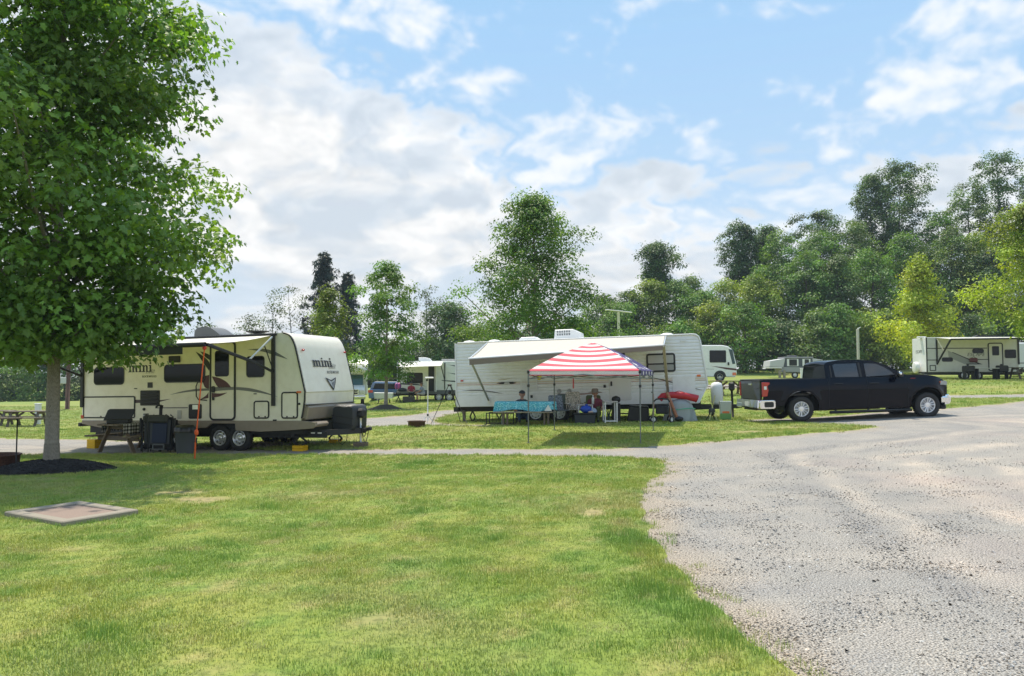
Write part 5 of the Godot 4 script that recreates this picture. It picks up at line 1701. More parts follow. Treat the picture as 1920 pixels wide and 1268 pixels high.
		for q in [0.90, 2.09, 3.33]:
			st = S()
			var y := 0.40
			while y < 1.27:
				var y2: float = min(y + 0.09, 1.27)
				var xq: float = q + (0.0 if q != 3.33 else -0.02)
				bar(st, Vector3(xq, y, -1.0 + s * (truck_half(xq, y) + 0.0005)), Vector3(xq, y2, -1.0 + s * (truck_half(xq, y2) + 0.0005)), 0.014, 0.006, 0.0, Vector3(1, 0, 0))
				y += 0.09
			part(t, "door_seam", st, M.black)
		var mr := part(t, "mirror", ellipsoid(S(true), Vector3(3.02, 1.36, -1.0 + s * 1.12), Vector3(0.09, 0.12, 0.13), 12), M.black_gloss)
		part(mr, "mirror_arm", bar(S(), Vector3(3.05, 1.30, -1.0 + s * 0.84), Vector3(3.03, 1.30, -1.0 + s * 1.08), 0.06, 0.05, 0.01), M.black)
		part(mr, "mirror_cap", ellipsoid(S(true), Vector3(3.0, 1.38, -1.0 + s * 1.17), Vector3(0.05, 0.07, 0.085), 10), M.chrome)
		st = S(true)
		tube(st, [Vector3(0.90, 0.25, -1.0 + s * 0.99), Vector3(3.40, 0.27, -1.0 + s * 0.99)], 0.045, 0.045, 8)
		var sb := part(t, "step_bar", st, M.black)
		for q in [1.1, 2.1, 3.1]: part(sb, "bracket", bar(S(), Vector3(q, 0.26, -1.0 + s * 0.98), Vector3(q, 0.40, -1.0 + s * 0.8), 0.05, 0.02), M.black)
		# wheels in dark wells
		for c in [[0.06, 0.365], [3.93, 0.40]]:
			st = S(true)
			for k in 12:
				var a0 := PI * 1.08 * k / 12.0 - 0.12
				var a1 := PI * 1.08 * (k + 1) / 12.0 - 0.12
				var p0 := Vector3(c[0] + cos(a0) * 0.53, c[1] + sin(a0) * 0.53, 0)
				var p1 := Vector3(c[0] + cos(a1) * 0.53, c[1] + sin(a1) * 0.53, 0)
				var za: float = -1.0 + s * 0.97
				var zb: float = -1.0 + s * 0.55
				quad(st, p0 + Vector3(0, 0, za), p1 + Vector3(0, 0, za), p1 + Vector3(0, 0, zb), p0 + Vector3(0, 0, zb))
			for k in 12:
				var a0 := PI * 1.08 * k / 12.0 - 0.12
				var a1 := PI * 1.08 * (k + 1) / 12.0 - 0.12
				var zb: float = -1.0 + s * 0.55
				face_out(st, [Vector3(c[0], c[1] - 0.06, zb), Vector3(c[0] + cos(a0) * 0.53, c[1] + sin(a0) * 0.53, zb), Vector3(c[0] + cos(a1) * 0.53, c[1] + sin(a1) * 0.53, zb)], Vector3(c[0], c[1], -1.0))
			part(t, "wheel_well", st, M.black)
			wheel(t, Vector3(c[0], c[1], -1.0 + s * 0.85), 0.375 if c[0] < 1 else 0.385, 0.27, M.alu, "alloy", s)
	# under body, load bed, tailgate
	part(t, "under_body", box(S(), Vector3(1.7, 0.42, -1.0), Vector3(5.7, 0.16, 1.0)), M.black)
	part(t, "axle", tube(S(true), [Vector3(0.06, 0.37, -1.8), Vector3(0.06, 0.37, -0.2)], 0.06), M.black)
	part(t, "axle", tube(S(true), [Vector3(3.93, 0.40, -1.8), Vector3(3.93, 0.40, -0.2)], 0.05), M.black)
	part(t, "bed_floor", box(S(), Vector3(-0.1, 0.80, -1.0), Vector3(1.92, 0.06, 1.7)), M.black)
	part(t, "cab_wall", box(S(), Vector3(0.87, 1.0, -1.0), Vector3(0.05, 0.54, 1.70)), paint)
	part(t, "cab_floor", box(S(), Vector3(2.1, 0.6, -1.0), Vector3(2.5, 0.3, 1.7)), M.black)
	for s in [1.0, -1.0]:
		part(t, "bed_rail", box(S(), Vector3(-0.1, 1.262, -1.0 + s * 0.82), Vector3(1.92, 0.03, 0.12), Basis(), 0.01), M.black)
	var tg := part(t, "tailgate", box(S(), Vector3(-1.09, 0.95, -1.0), Vector3(0.06, 0.58, 1.66), Basis(), 0.02), mat(0.02, 0.022, 0.025, 0.10, 0.6, {"coat": 1.0}))
	part(tg, "spoiler", box(S(), Vector3(-1.09, 1.25, -1.0), Vector3(0.10, 0.05, 1.76), Basis(), 0.02), M.black)
	part(tg, "handle", box(S(), Vector3(-1.125, 1.13, -1.0), Vector3(0.02, 0.07, 0.25), Basis(), 0.01), M.chrome)
	for s in [1.0, -1.0]:
		var tl := part(t, "tail_lamp", prism(S(), poly([-1.10, 0.76, -0.96, 0.77, -0.92, 0.95, -0.95, 1.08, -0.88, 1.13, -0.89, 1.18, -1.10, 1.19]), -0.07, 0.008, Transform3D(Basis(), Vector3(0, 0, -1.0 + s * 0.955 + (0.03 if s > 0 else 0.0))), 0.01), M.red_lens)
		part(tl, "reverse_lamp", box(S(), Vector3(-1.02, 1.02, -1.0 + s * 1.0), Vector3(0.08, 0.10, 0.012), Basis(), 0.004), M.white_plastic)
	st = S()
	prism(st, poly([-1.24, 0.42, -1.16, 0.39, -1.02, 0.40, -1.02, 0.66, -1.22, 0.66]), -0.93, 0.93, Transform3D(Basis(), Vector3(0, 0, -1.0)), 0.02)
	var bm := part(t, "rear_bumper", st, M.chrome)
	part(bm, "bumper_wrap", prism(S(), rrect(-1.20, 0.39, -0.72, 0.65, 0.07), -0.03, 0.012, Transform3D(Basis(), Vector3(0, 0, -0.02)), 0.01), M.chrome)
	part(bm, "bumper_pad", prism(S(), rrect(-1.06, 0.44, -0.78, 0.60, 0.04), 0.0, 0.016, Transform3D(Basis(), Vector3(0, 0, -0.02))), M.black)
	part(bm, "number_plate", box(S(), Vector3(-1.246, 0.53, -1.0), Vector3(0.012, 0.13, 0.3)), M.white_plastic)
	# badge on the wing
	text(t, "Z71", 0.075, Vector3(3.42, 1.235, -1.0 + truck_half(3.5, 1.26) - 0.006), mat(0.75, 0.74, 0.76, 0.3, 0.4), "Droid Sans", Basis(Vector3(1, 0, 0), Vector3(0.2, 0.97, -0.22), Vector3(0, 0.2, 0.98)), true, 1.5)
	decal(t, "badge", poly([3.44, 0.0, 3.60, 0.0, 3.615, 0.012, 3.455, 0.012]), M.red_lens, 0.006, Transform3D(Basis(), Vector3(0, 1.225, -1.0 + truck_half(3.5, 1.22))))

# ---------------------------------------------------------------- flag canopy
func make_canopy() -> void:
	var F := Vector3(0.42, 0.0, -19.5)
	var t := thing("canopy_tent", "pop-up canopy tent printed with red and white stripes and stars", "canopy", Vector3(0.42, 0.0, -19.5), -16.7)
	var L := 2.85
	var eave := 1.735
	var apex := Vector3(L / 2, 2.50, -L / 2)
	var cn := [Vector3(0, eave, 0), Vector3(L, eave, 0), Vector3(L, eave, -L), Vector3(0, eave, -L)]
	var red := Color(0.68, 0.055, 0.11)
	var white := Color(0.78, 0.76, 0.77)
	var blue := Color(0.055, 0.045, 0.17)
	for s in 4:
		var a: Vector3 = cn[s]
		var b: Vector3 = cn[(s + 1) % 4]
		var st := S(true)
		var N := 39
		var Q := 12
		var pt := func(f: float, g: float) -> Vector3:
			var ridge0: Vector3 = a.lerp(apex, f) + Vector3(0, 0.07 * sin(f * PI), 0)
			var ridge1: Vector3 = b.lerp(apex, f) + Vector3(0, 0.07 * sin(f * PI), 0)
			# cloth hangs slack between the ridges
			return ridge0.lerp(ridge1, g) + Vector3(0, -0.10 * (1.0 - f) * sin(g * PI) * smoothstep(0.0, 0.3, f), 0)
		for i in N:
			for k in Q:
				var f0 := i / float(N)
				var f1 := (i + 1) / float(N)
				var g0 := k / float(Q)
				var g1 := (k + 1) / float(Q)
				var c := blue
				if s == 0 or s == 3: c = red if int((i + 1.5) / 3.0) % 2 == 0 else white
				elif s == 2: c = red if int((i + 1.5) / 3.0) % 2 == 0 else white
				st.set_color(c)
				quad(st, pt.call(f0, g0), pt.call(f0, g1), pt.call(f1, g1), pt.call(f1, g0))
		var pn := part(t, "roof_panel", st, M.vc_cloth)
		if s == 1:
			for e in [[0.08, 0.2], [0.08, 0.5], [0.08, 0.8], [0.24, 0.33], [0.24, 0.66], [0.40, 0.25], [0.40, 0.55], [0.40, 0.8], [0.56, 0.4], [0.56, 0.65], [0.72, 0.5]]:
				var c0: Vector3 = pt.call(e[0], e[1])
				var du: Vector3 = (pt.call(e[0], e[1] + 0.05) - c0).normalized()
				var dv: Vector3 = (pt.call(e[0] + 0.05, e[1]) - c0).normalized()
				var nn := du.cross(dv).normalized() * 0.006
				var ss := S()
				for k in 10:
					var r0 := 0.14 if k % 2 == 0 else 0.058
					var r1 := 0.058 if k % 2 == 0 else 0.14
					var t0 := TAU * k / 10.0
					var t1 := TAU * (k + 1) / 10.0
					tri(ss, c0 + nn, c0 + nn + (du * cos(t0) + dv * sin(t0)) * r0, c0 + nn + (du * cos(t1) + dv * sin(t1)) * r1)
				part(pn, "star", ss, mat(0.78, 0.77, 0.78, 0.7, 0.0, {"two": 1}))
		# valance
		var va := S()
		var nrm := (b - a).normalized().cross(Vector3.UP) * 0.015
		for k in 24:
			var p0 := a.lerp(b, k / 24.0) + nrm * sin(k * 0.9)
			var p1 := a.lerp(b, (k + 1) / 24.0) + nrm * sin((k + 1) * 0.9)
			for rr in [[0.0, -0.018, red if s != 1 else blue], [-0.018, -0.105, white if s != 1 else (white if k % 3 == 0 else blue)], [-0.105, -0.125, red if s != 1 else blue]]:
				va.set_color(rr[2])
				quad(va, p0 + Vector3(0, rr[1], 0), p1 + Vector3(0, rr[1], 0), p1 + Vector3(0, rr[0], 0), p0 + Vector3(0, rr[0], 0))
		part(pn, "valance", va, M.vc_cloth)
	var steel := mat(0.16, 0.18, 0.19, 0.4, 0.7)
	for k in 4:
		var p: Vector3 = cn[k]
		var g := hgt((t.transform * p).x, (t.transform * p).z)
		var st := S()
		bar(st, Vector3(p.x, eave - 0.03, p.z), Vector3(p.x, 0.8, p.z), 0.035, 0.035, 0.004)
		bar(st, Vector3(p.x, 0.85, p.z), Vector3(p.x, g + 0.01, p.z), 0.026, 0.026, 0.003)
		box(st, Vector3(p.x, g + 0.012, p.z), Vector3(0.09, 0.012, 0.09))
		var lg := part(t, "leg", st, steel)
		part(lg, "slider", box(S(), Vector3(p.x, 1.35, p.z), Vector3(0.06, 0.07, 0.06), Basis(), 0.01), M.black)
		part(lg, "corner_bracket", box(S(), Vector3(p.x, eave - 0.03, p.z), Vector3(0.06, 0.09, 0.06), Basis(), 0.01), M.black)
	var tr := S()
	for k in 4:
		var a: Vector3 = cn[k] + Vector3(0, -0.10, 0)
		var b: Vector3 = cn[(k + 1) % 4] + Vector3(0, -0.10, 0)
		var low := Vector3(0, -0.28, 0)
		for q in [[0.0, 0.5], [0.5, 1.0]]:
			bar(tr, a.lerp(b, q[0]), a.lerp(b, q[1]) + low * 0.4, 0.012, 0.02)
			bar(tr, a.lerp(b, q[0]) + low * 0.4, a.lerp(b, q[1]), 0.012, 0.02)
		bar(tr, a, apex + Vector3(0, -0.06, 0), 0.015, 0.022)
	part(t, "truss", tr, steel)
	part(t, "wind_spinner", box(S(), Vector3(0.75, 1.40, -2.0), Vector3(0.035, 0.3, 0.035), Basis(), 0.01), mat(0.55, 0.06, 0.08, 0.5))

# ---------------------------------------------------------------- vehicles farther off
func make_far_vehicles() -> void:
	# grey and white trailer with an open door, across the lane
	var k := 0.038
	var t := thing("travel_trailer", "white trailer with dark swooshes and open door seen beside the small maple", "trailer", on(-8.2, -54.0), 0.0)
	var shell := mat(0.80, 0.82, 0.84, 0.35, 0.0, {"tex": "grime", "sc": 0.4})
	var swoosh := mat(0.05, 0.06, 0.09, 0.4)
	part(t, "shell", prism(S(), poly([0.05, 0.75, 6.3, 0.75, 6.7, 1.2, 6.45, 2.4, 6.0, 2.80, 5.4, 2.90, 0.1, 2.86, 0.0, 2.7]), 0.0, 2.4, Transform3D(Basis(), Vector3(0, 0, -2.4)), 0.03), shell)
	part(t, "skirt", box(S(), Vector3(3.1, 0.68, -1.2), Vector3(6.2, 0.3, 2.42), Basis(), 0.02), mat(0.12, 0.13, 0.14, 0.5))
	part(t, "chassis", box(S(), Vector3(3.1, 0.5, -1.2), Vector3(7.0, 0.16, 2.0)), M.frame)
	for x in [3.0, 3.75]:
		wheel(t, Vector3(x, 0.33, -0.14), 0.33, 0.2, M.alu, "steel")
	window(t, 0.72, 1.29, 1.86, 2.05, 0.08, M.black, 0.05)
	var d := part(t, "doorway", box(S(), Vector3(2.5, 1.62, 0.004), Vector3(0.5, 1.75, 0.02)), M.black)
	part(d, "door", box(S(), Vector3(2.78, 1.62, 0.30), Vector3(0.05, 1.85, 0.62), Basis(Vector3.UP, 0.3), 0.02), shell)
	for a in [[0.1, 1.33, 1.5, 1.25, 2.1, 1.08, 1.5, 1.16, 0.1, 1.22], [0.1, 1.72, 0.68, 1.66, 0.68, 1.62, 0.1, 1.66], [3.6, 2.05, 4.5, 1.95, 5.2, 1.75, 4.5, 1.85], [3.2, 1.52, 4.6, 1.46, 5.4, 1.2, 4.5, 1.36, 3.2, 1.47], [3.7, 2.60, 4.6, 2.55, 5.4, 2.3, 4.5, 2.42], [4.1, 1.4, 5.3, 1.1, 4.7, 1.2]]:
		decal(t, "stripe", poly(a), swoosh, 0.008)
	for x in [0.12, 3.42]: part(t, "awning_rail", box(S(), Vector3(x, 1.8, 0.03), Vector3(0.07, 1.9, 0.05)), M.black)
	var st := S(true)
	quad(st, Vector3(0.2, 2.80, 0.03), Vector3(0.2, 2.42, 1.6), Vector3(3.3, 2.52, 1.6), Vector3(3.3, 2.84, 0.03))
	part(t, "awning", st, M.white_fabric)
	part(t, "awning_arm", bar(S(), Vector3(3.3, 2.52, 1.6), Vector3(3.42, 1.5, 0.04), 0.05, 0.05), M.black)
	part(t, "air_conditioner", prism(S(), poly([1.45, 2.87, 2.4, 2.87, 2.2, 3.10, 1.95, 3.16, 1.45, 3.16]), -0.35, 0.35, Transform3D(Basis(), Vector3(0, 0, -1.2)), 0.03), M.white_plastic)
	part(t, "roof_rack", box(S(), Vector3(3.8, 2.98, -1.2), Vector3(1.4, 0.12, 0.6), Basis(), 0.02), mat(0.35, 0.35, 0.34, 0.6))
	# motorhome nose beside the cream trailer
	t = thing("motorhome", "white van-nosed motorhome with a cab-over bunk facing out behind the cream trailer", "motorhome", on(-10.7, -50.0), 12.0)
	part(t, "shell", box(S(), Vector3(0, 1.9, -3.4), Vector3(2.4, 2.4, 5.5), Basis(), 0.08), shell)
	st = S(true)
	prism(st, poly([0.0, 2.05, 1.0, 2.10, 1.28, 2.2, 1.32, 2.4, 1.0, 2.85, 0.5, 3.05, 0.0, 3.12]), -1.18, 1.18, Transform3D(Basis(Vector3.UP, -PI / 2), Vector3(0, 0, -0.7)), 0.12, true)
	var bunk := part(t, "bunk", st, mat(0.74, 0.72, 0.66, 0.35))
	part(bunk, "bunk_window", box(S(), Vector3(0.1, 2.68, 0.30), Vector3(1.7, 0.36, 0.02), Basis(Vector3.RIGHT, -0.7), 0.01), mat(0.35, 0.42, 0.52, 0.08))
	part(t, "windscreen", box(S(), Vector3(0, 1.70, 0.05), Vector3(1.75, 0.72, 0.03), Basis(Vector3.RIGHT, -0.35), 0.01), mat(0.05, 0.12, 0.13, 0.05))
	st = S(true)
	prism(st, poly([0.0, 0.6, 0.85, 0.6, 0.95, 0.75, 0.95, 1.05, 0.85, 1.18, 0.3, 1.36, 0.0, 1.40]), -0.98, 0.98, Transform3D(Basis(Vector3.UP, -PI / 2), Vector3(0, 0, 0.0)), 0.06, true)
	part(t, "bonnet", st, M.white)
	var gr := part(t, "grille", box(S(), Vector3(0, 0.93, 0.96), Vector3(1.1, 0.30, 0.05), Basis(), 0.02), M.black)
	part(gr, "grille_frame", frame_rr(S(), -0.58, 0.76, 0.58, 1.10, 0.05, 0.05, 0.98, 1.01), M.chrome)
	part(gr, "grille_bar", box(S(), Vector3(0, 0.93, 0.995), Vector3(1.05, 0.05, 0.02)), M.chrome)
	for s in [-1, 1]:
		part(t, "headlamp", box(S(), Vector3(s * 0.78, 0.95, 0.955), Vector3(0.34, 0.24, 0.05), Basis(), 0.03), mat(0.6, 0.62, 0.64, 0.1, 0.3))
		wheel(t, Vector3(s * 0.85, 0.38, 0.2), 0.38, 0.22, M.steel, "steel", s).rotation.y = s * PI / 2
		part(t, "mirror", box(S(), Vector3(s * 1.25, 1.55, 0.2), Vector3(0.2, 0.36, 0.1), Basis(), 0.03), M.black)
	part(t, "bumper", box(S(), Vector3(0, 0.58, 1.02), Vector3(2.1, 0.22, 0.14), Basis(), 0.04), M.chrome)
	part(t, "number_plate", box(S(), Vector3(0, 0.55, 1.10), Vector3(0.3, 0.15, 0.01)), M.white_plastic)
	# blue estate car
	var blue := mat(0.055, 0.11, 0.24, 0.18, 0.2, {"coat": 1.0})
	t = thing("sport_utility_car", "blue sport utility car parked behind the small maple", "car", on(-12.5, -66.0), 3.0)
	st = S(true)
	var bp := PackedVector2Array([Vector2(0.05, 0.45)])
	for c in [[1.0, 0.0], [3.9, 0.0]]:
		for q in 9:
			var a := PI - PI * q / 8.0
			bp.append(Vector2(c[0] + cos(a) * 0.48, 0.40 + sin(a) * 0.46))
	bp.append_array(PackedVector2Array([Vector2(4.85, 0.45), Vector2(5.0, 0.75), Vector2(4.9, 1.05), Vector2(3.7, 1.2), Vector2(0.15, 1.25), Vector2(0.0, 1.0)]))
	prism(st, bp, 0.0, 1.9, Transform3D(Basis(), Vector3(0, 0, -1.9)), 0.05, false)
	part(t, "body", st, blue)
	var cb := part(t, "cabin", prism(S(), poly([0.15, 1.25, 3.75, 1.18, 3.0, 1.75, 2.6, 1.83, 0.55, 1.86, 0.35, 1.78]), 0.12, 1.78, Transform3D(Basis(), Vector3(0, 0, -1.9)), 0.06), blue)
	part(cb, "side_window", prism(S(), poly([0.42, 1.28, 3.4, 1.24, 2.85, 1.68, 0.6, 1.72]), 0.0, 0.01, Transform3D(Basis(), Vector3(0, 0, -0.118))), M.glass)
	part(t, "roof", box(S(), Vector3(1.6, 1.86, -0.95), Vector3(2.2, 0.05, 1.5), Basis(), 0.02), mat(0.5, 0.52, 0.54, 0.3))
	part(t, "tail_lamp", box(S(), Vector3(0.2, 1.05, 0.005), Vector3(0.42, 0.22, 0.03), Basis(), 0.02), M.red_lens)
	for x in [1.0, 3.9]:
		wheel(t, Vector3(x, 0.4, -0.13), 0.4, 0.25, M.alu, "alloy")
		wheel(t, Vector3(x, 0.4, -1.77), 0.4, 0.25, M.alu, "alloy", -1)
	part(t, "under_body", box(S(), Vector3(2.45, 0.5, -0.95), Vector3(4.6, 0.2, 1.2)), M.black)
	# coach-built motorhome past the white trailer
	t = thing("motorhome", "white flat-fronted motorhome with a maroon stripe past the white trailer's nose", "motorhome", on(15.3, -62.0), 0.0)
	var m := 0.0436
	part(t, "shell", prism(S(), smooth_corner([-4.0, 0.42, 2.95, 0.35, 3.08, 0.7, 3.05, 1.5, 2.75, 2.6, 2.4, 2.88, 1.9, 2.98, -4.0, 2.98]), 0.0, 2.4, Transform3D(Basis(), Vector3(0, 0, -2.4)), 0.06), M.white)
	window(t, 0.85, 1.55, 2.2, 2.55, 0.08, M.black, 0.05)
	part(t, "windscreen", bar(S(), Vector3(2.99, 1.45, -1.2), Vector3(2.78, 2.65, -1.2), 2.2, 0.1, 0.02, Vector3(1, 0, 0)), mat(0.03, 0.07, 0.075, 0.05))
	part(t, "windscreen_side", prism(S(), poly([2.42, 2.65, 2.72, 2.62, 2.95, 1.45, 2.72, 1.42]), 0.001, 0.012), mat(0.03, 0.07, 0.075, 0.05))
	for a in [[0.9, 1.28, 1.7, 1.20, 3.04, 1.05, 3.04, 0.90, 2.2, 1.0, 1.5, 1.16]]: decal(t, "stripe", poly(a), M.maroon, 0.008)
	decal(t, "stripe", poly([-1.5, 1.14, 1.2, 1.02, 1.2, 0.99, -1.5, 1.10]), mat(0.3, 0.33, 0.38, 0.5), 0.008)
	part(t, "wheel_arch", prism(S(), arc_poly(1.68, 0.40, 0.50), 0.001, 0.01), M.black)
	wheel(t, Vector3(1.68, 0.40, -0.08), 0.40, 0.25, M.steel, "steel")
	wheel(t, Vector3(-3.0, 0.40, -0.14), 0.40, 0.25, M.steel, "steel")
	part(t, "headlamp", box(S(), Vector3(2.85, 0.62, 0.006), Vector3(0.3, 0.24, 0.02), Basis(), 0.01), M.amber)
	part(t, "roof_pod", ellipsoid(S(true), Vector3(-0.25, 2.98, -1.2), Vector3(0.3, 0.3, 0.3), 12), M.white_plastic)
	part(t, "mirror", box(S(), Vector3(2.35, 1.45, 0.15), Vector3(0.1, 0.25, 0.2), Basis(), 0.03), M.black)
	# folding camper
	t = thing("folding_camper", "grey folding camper with canvas bunks pulled out behind the pickup", "camper", on(25.8, -76.0), 0.0)
	var canvas := mat(0.50, 0.51, 0.53, 0.7)
	part(t, "base", box(S(), Vector3(2.9, 0.85, -1.0), Vector3(3.4, 0.55, 2.0), Basis(), 0.04), mat(0.30, 0.31, 0.32, 0.5))
	part(t, "tent", prism(S(), poly([1.4, 1.12, 4.4, 1.12, 4.3, 2.0, 1.6, 2.0]), 0.0, 2.0, Transform3D(Basis(), Vector3(0, 0, -2.0))), mat(0.07, 0.08, 0.10, 0.6))
	for s in [0, 1]:
		var a := poly([0.0, 1.15, 1.4, 1.12, 1.6, 1.98, 0.1, 1.72]) if s == 0 else poly([4.4, 1.12, 5.9, 1.15, 5.8, 1.75, 4.3, 1.98])
		part(t, "bunk_tent", prism(S(), a, 0.0, 2.0, Transform3D(Basis(), Vector3(0, 0, -2.0)), 0.02), canvas)
		part(t, "bunk_floor", box(S(), Vector3(0.7 if s == 0 else 5.15, 1.05, -1.0), Vector3(1.45, 0.12, 2.0)), M.white_plastic)
	part(t, "roof", box(S(), Vector3(2.95, 2.05, -1.0), Vector3(2.9, 0.16, 2.1), Basis(), 0.05), mat(0.2, 0.21, 0.23, 0.5))
	part(t, "air_conditioner", box(S(), Vector3(2.6, 2.20, -1.0), Vector3(0.8, 0.2, 0.7), Basis(), 0.05), mat(0.1, 0.1, 0.11, 0.5))
	for q in [[1.75, 2.9], [3.3, 4.1]]:
		var w := part(t, "window", prism(S(), rrect(q[0], 1.2, q[1], 1.92, 0.03), 0.0, 0.012), M.white_plastic)
		part(w, "mesh_pane", prism(S(), rrect(q[0] + 0.22, 1.24, q[1] - 0.15, 1.88, 0.03), 0.01, 0.02), M.black)
	wheel(t, Vector3(2.55, 0.32, -0.1), 0.32, 0.2, M.alu, "steel")
	for x in [0.9, 1.35]: part(t, "step_post", box(S(), Vector3(x, 0.4, 0.3), Vector3(0.2, 0.8, 0.2)), M.concrete)
	# grey and white trailer on the rise
	t = thing("travel_trailer", "white and grey trailer with black trim lines and spare wheel on the rise", "trailer", on(27.35, -50.0, -0.05), -8.0)
	part(t, "shell", box(S(), Vector3(2.8, 1.68, -1.2), Vector3(5.6, 2.3, 2.4), Basis(), 0.03), mat(0.58, 0.59, 0.58, 0.4, 0.0, {"tex": "grime", "sc": 0.4}))
	part(t, "end_wall", box(S(), Vector3(-0.01, 1.68, -1.2), Vector3(0.04, 2.26, 2.34), Basis(), 0.01), M.white)
	part(t, "corner_trim", box(S(), Vector3(0.0, 1.68, 0.0), Vector3(0.06, 2.3, 0.06)), M.black)
	part(t, "chassis", box(S(), Vector3(2.8, 0.44, -1.2), Vector3(5.8, 0.18, 2.2)), M.frame)
	for x in [2.3, 3.1]: wheel(t, Vector3(x, 0.33, -0.12), 0.33, 0.2, M.alu, "steel")
	for q in [[0.0, 2.1, 3.7], [0.0, 1.33, 0.65], [2.75, 1.36, 4.0], [2.4, 1.06, 3.2]]:
		part(t, "trim_line", box(S(), Vector3((q[0] + q[2]) / 2, q[1], 0.004), Vector3(q[2] - q[0], 0.05, 0.012)), M.black)
	decal(t, "stripe", poly([1.3, 1.95, 3.35, 1.06, 2.3, 1.06, 1.35, 1.5]), mat(0.30, 0.32, 0.33, 0.5), 0.006)
	decal(t, "stripe", poly([1.6, 1.85, 3.4, 1.04, 3.2, 1.04, 1.55, 1.83]), M.dark_decal, 0.009)
	d = part(t, "door", prism(S(), rrect(3.80, 0.63, 4.60, 2.39, 0.1), 0.0, 0.016), mat(0.60, 0.61, 0.60, 0.4))
	part(d, "door_frame", frame_rr(S(), 3.74, 0.6, 4.66, 2.45, 0.14, 0.07, 0.0, 0.024), M.black)
	part(d, "pane", prism(S(), rrect(4.0, 1.62, 4.42, 2.22, 0.05), 0.012, 0.024), M.glass)
	for q in [[4.76, 1.44, 5.44, 2.0, 0.08], [2.8, 1.76, 3.5, 2.07, 0.12], [0.92, 1.22, 1.6, 1.5, 0.1]]: window(t, q[0], q[1], q[2], q[3], q[4], M.black, 0.04)
	part(t, "hatch", frame_rr(S(), 0.16, 0.62, 0.55, 1.0, 0.04, 0.05, 0.0, 0.02), M.black)
	text(t, "ESCAPE", 0.2, Vector3(2.45, 1.52, 0.004), M.dark_decal, "Droid Sans", Basis(Vector3(1, 0, 0), Vector3(0.25, 1, 0), Vector3(0, 0, 1)), false, 1.2)
	text(t, "ESCAPE", 0.2, Vector3(-0.034, 1.75, -1.75), M.dark_decal, "Droid Sans", Basis(Vector3(0, 0, 1), Vector3.UP, Vector3(-1, 0, 0)), false, 1.2)
	var sp := wheel(t, Vector3(-0.28, 0.85, -1.1), 0.36, 0.2, M.white_plastic, "steel", 1)
	sp.name = "spare_wheel"
	sp.rotation.y = -PI / 2
	part(t, "spare_cover", lathe(S(true), [[0.0, -0.12], [0.37, -0.12], [0.39, 0.0], [0.37, 0.12], [0.3, 0.14], [0.0, 0.14]], Vector3(-0.28, 0.85, -1.1), 20, Basis(Vector3.BACK, PI / 2)), M.white_plastic)
	st = S(true)
	quad(st, Vector3(0.6, 2.80, 0.03), Vector3(0.7, 2.62, 2.0), Vector3(5.6, 2.66, 2.0), Vector3(5.6, 2.80, 0.03))
	var aw := part(t, "awning", st, M.white_fabric)
	part(aw, "roller", tube(S(true), [Vector3(0.7, 2.60, 2.0), Vector3(5.6, 2.64, 2.0)], 0.05), M.black)
	part(aw, "arm", bar(S(), Vector3(0.7, 2.6, 2.0), Vector3(0.62, 1.1, 0.05), 0.09, 0.09, 0.01), M.black)
	part(aw, "arm_strut", bar(S(), Vector3(0.66, 1.9, 1.0), Vector3(0.62, 2.75, 0.05), 0.04, 0.05), M.alu)
	for x in [0.62, 5.58]: part(aw, "arm_base", box(S(), Vector3(x, 1.9, 0.03), Vector3(0.09, 1.75, 0.05)), M.black)
	part(t, "roof_unit", prism(S(), poly([3.3, 2.84, 4.9, 2.84, 4.7, 2.98, 3.6, 3.0]), -0.3, 0.3, Transform3D(Basis(), Vector3(0, 0, -1.2))), M.black)
	part(t, "roof_vent", box(S(), Vector3(-0.0, 2.87, -0.8), Vector3(0.5, 0.1, 0.4), Basis(), 0.03), M.white_plastic)
	# next trailer behind it
	t = thing("travel_trailer", "plain grey trailer standing past the trailer with the spare wheel", "trailer", on(35.1, -53.5), -8.0)
	part(t, "shell", box(S(), Vector3(3.0, 1.5, -1.2), Vector3(6.0, 1.9, 2.4), Basis(), 0.08), mat(0.62, 0.65, 0.68, 0.4))
	part(t, "trim_line", box(S(), Vector3(3.0, 1.0, 0.004), Vector3(5.9, 0.05, 0.012)), M.black)
	part(t, "chassis", box(S(), Vector3(3.0, 0.46, -1.2), Vector3(6.0, 0.18, 2.0)), M.frame)
	wheel(t, Vector3(2.5, 0.33, -0.12), 0.33, 0.2, M.alu, "steel")
	# cars whose roofs show over the crest
	for q in [[-46.0, -84.0, "white car roof showing over the crest past the picnic table"], [-42.5, -85.0, "second white car over the crest beside the pole"]]:
		t = thing("parked_car", q[2], "car", on(q[0], q[1], 0.35), 4.0, "cars over the crest")
		part(t, "body", prism(S(), poly([0, 0.35, 4.3, 0.35, 4.4, 0.8, 3.5, 0.95, 0.1, 0.95]), 0.0, 1.75, Transform3D(Basis(), Vector3(0, 0, -1.75)), 0.05), M.white)
		var c := part(t, "cabin", prism(S(), poly([0.3, 0.95, 3.5, 0.95, 2.7, 1.42, 0.9, 1.46]), 0.1, 1.65, Transform3D(Basis(), Vector3(0, 0, -1.75)), 0.05), M.white)
		part(c, "side_window", prism(S(), poly([0.6, 1.0, 3.1, 1.0, 2.55, 1.34, 1.0, 1.38]), 0.0, 0.01, Transform3D(Basis(), Vector3(0, 0, -0.098))), M.glass)
		for x in [0.8, 3.5]: wheel(t, Vector3(x, 0.32, -0.1), 0.32, 0.2, M.alu, "steel")

func smooth_corner(a: Array) -> PackedVector2Array:
	return poly(a)

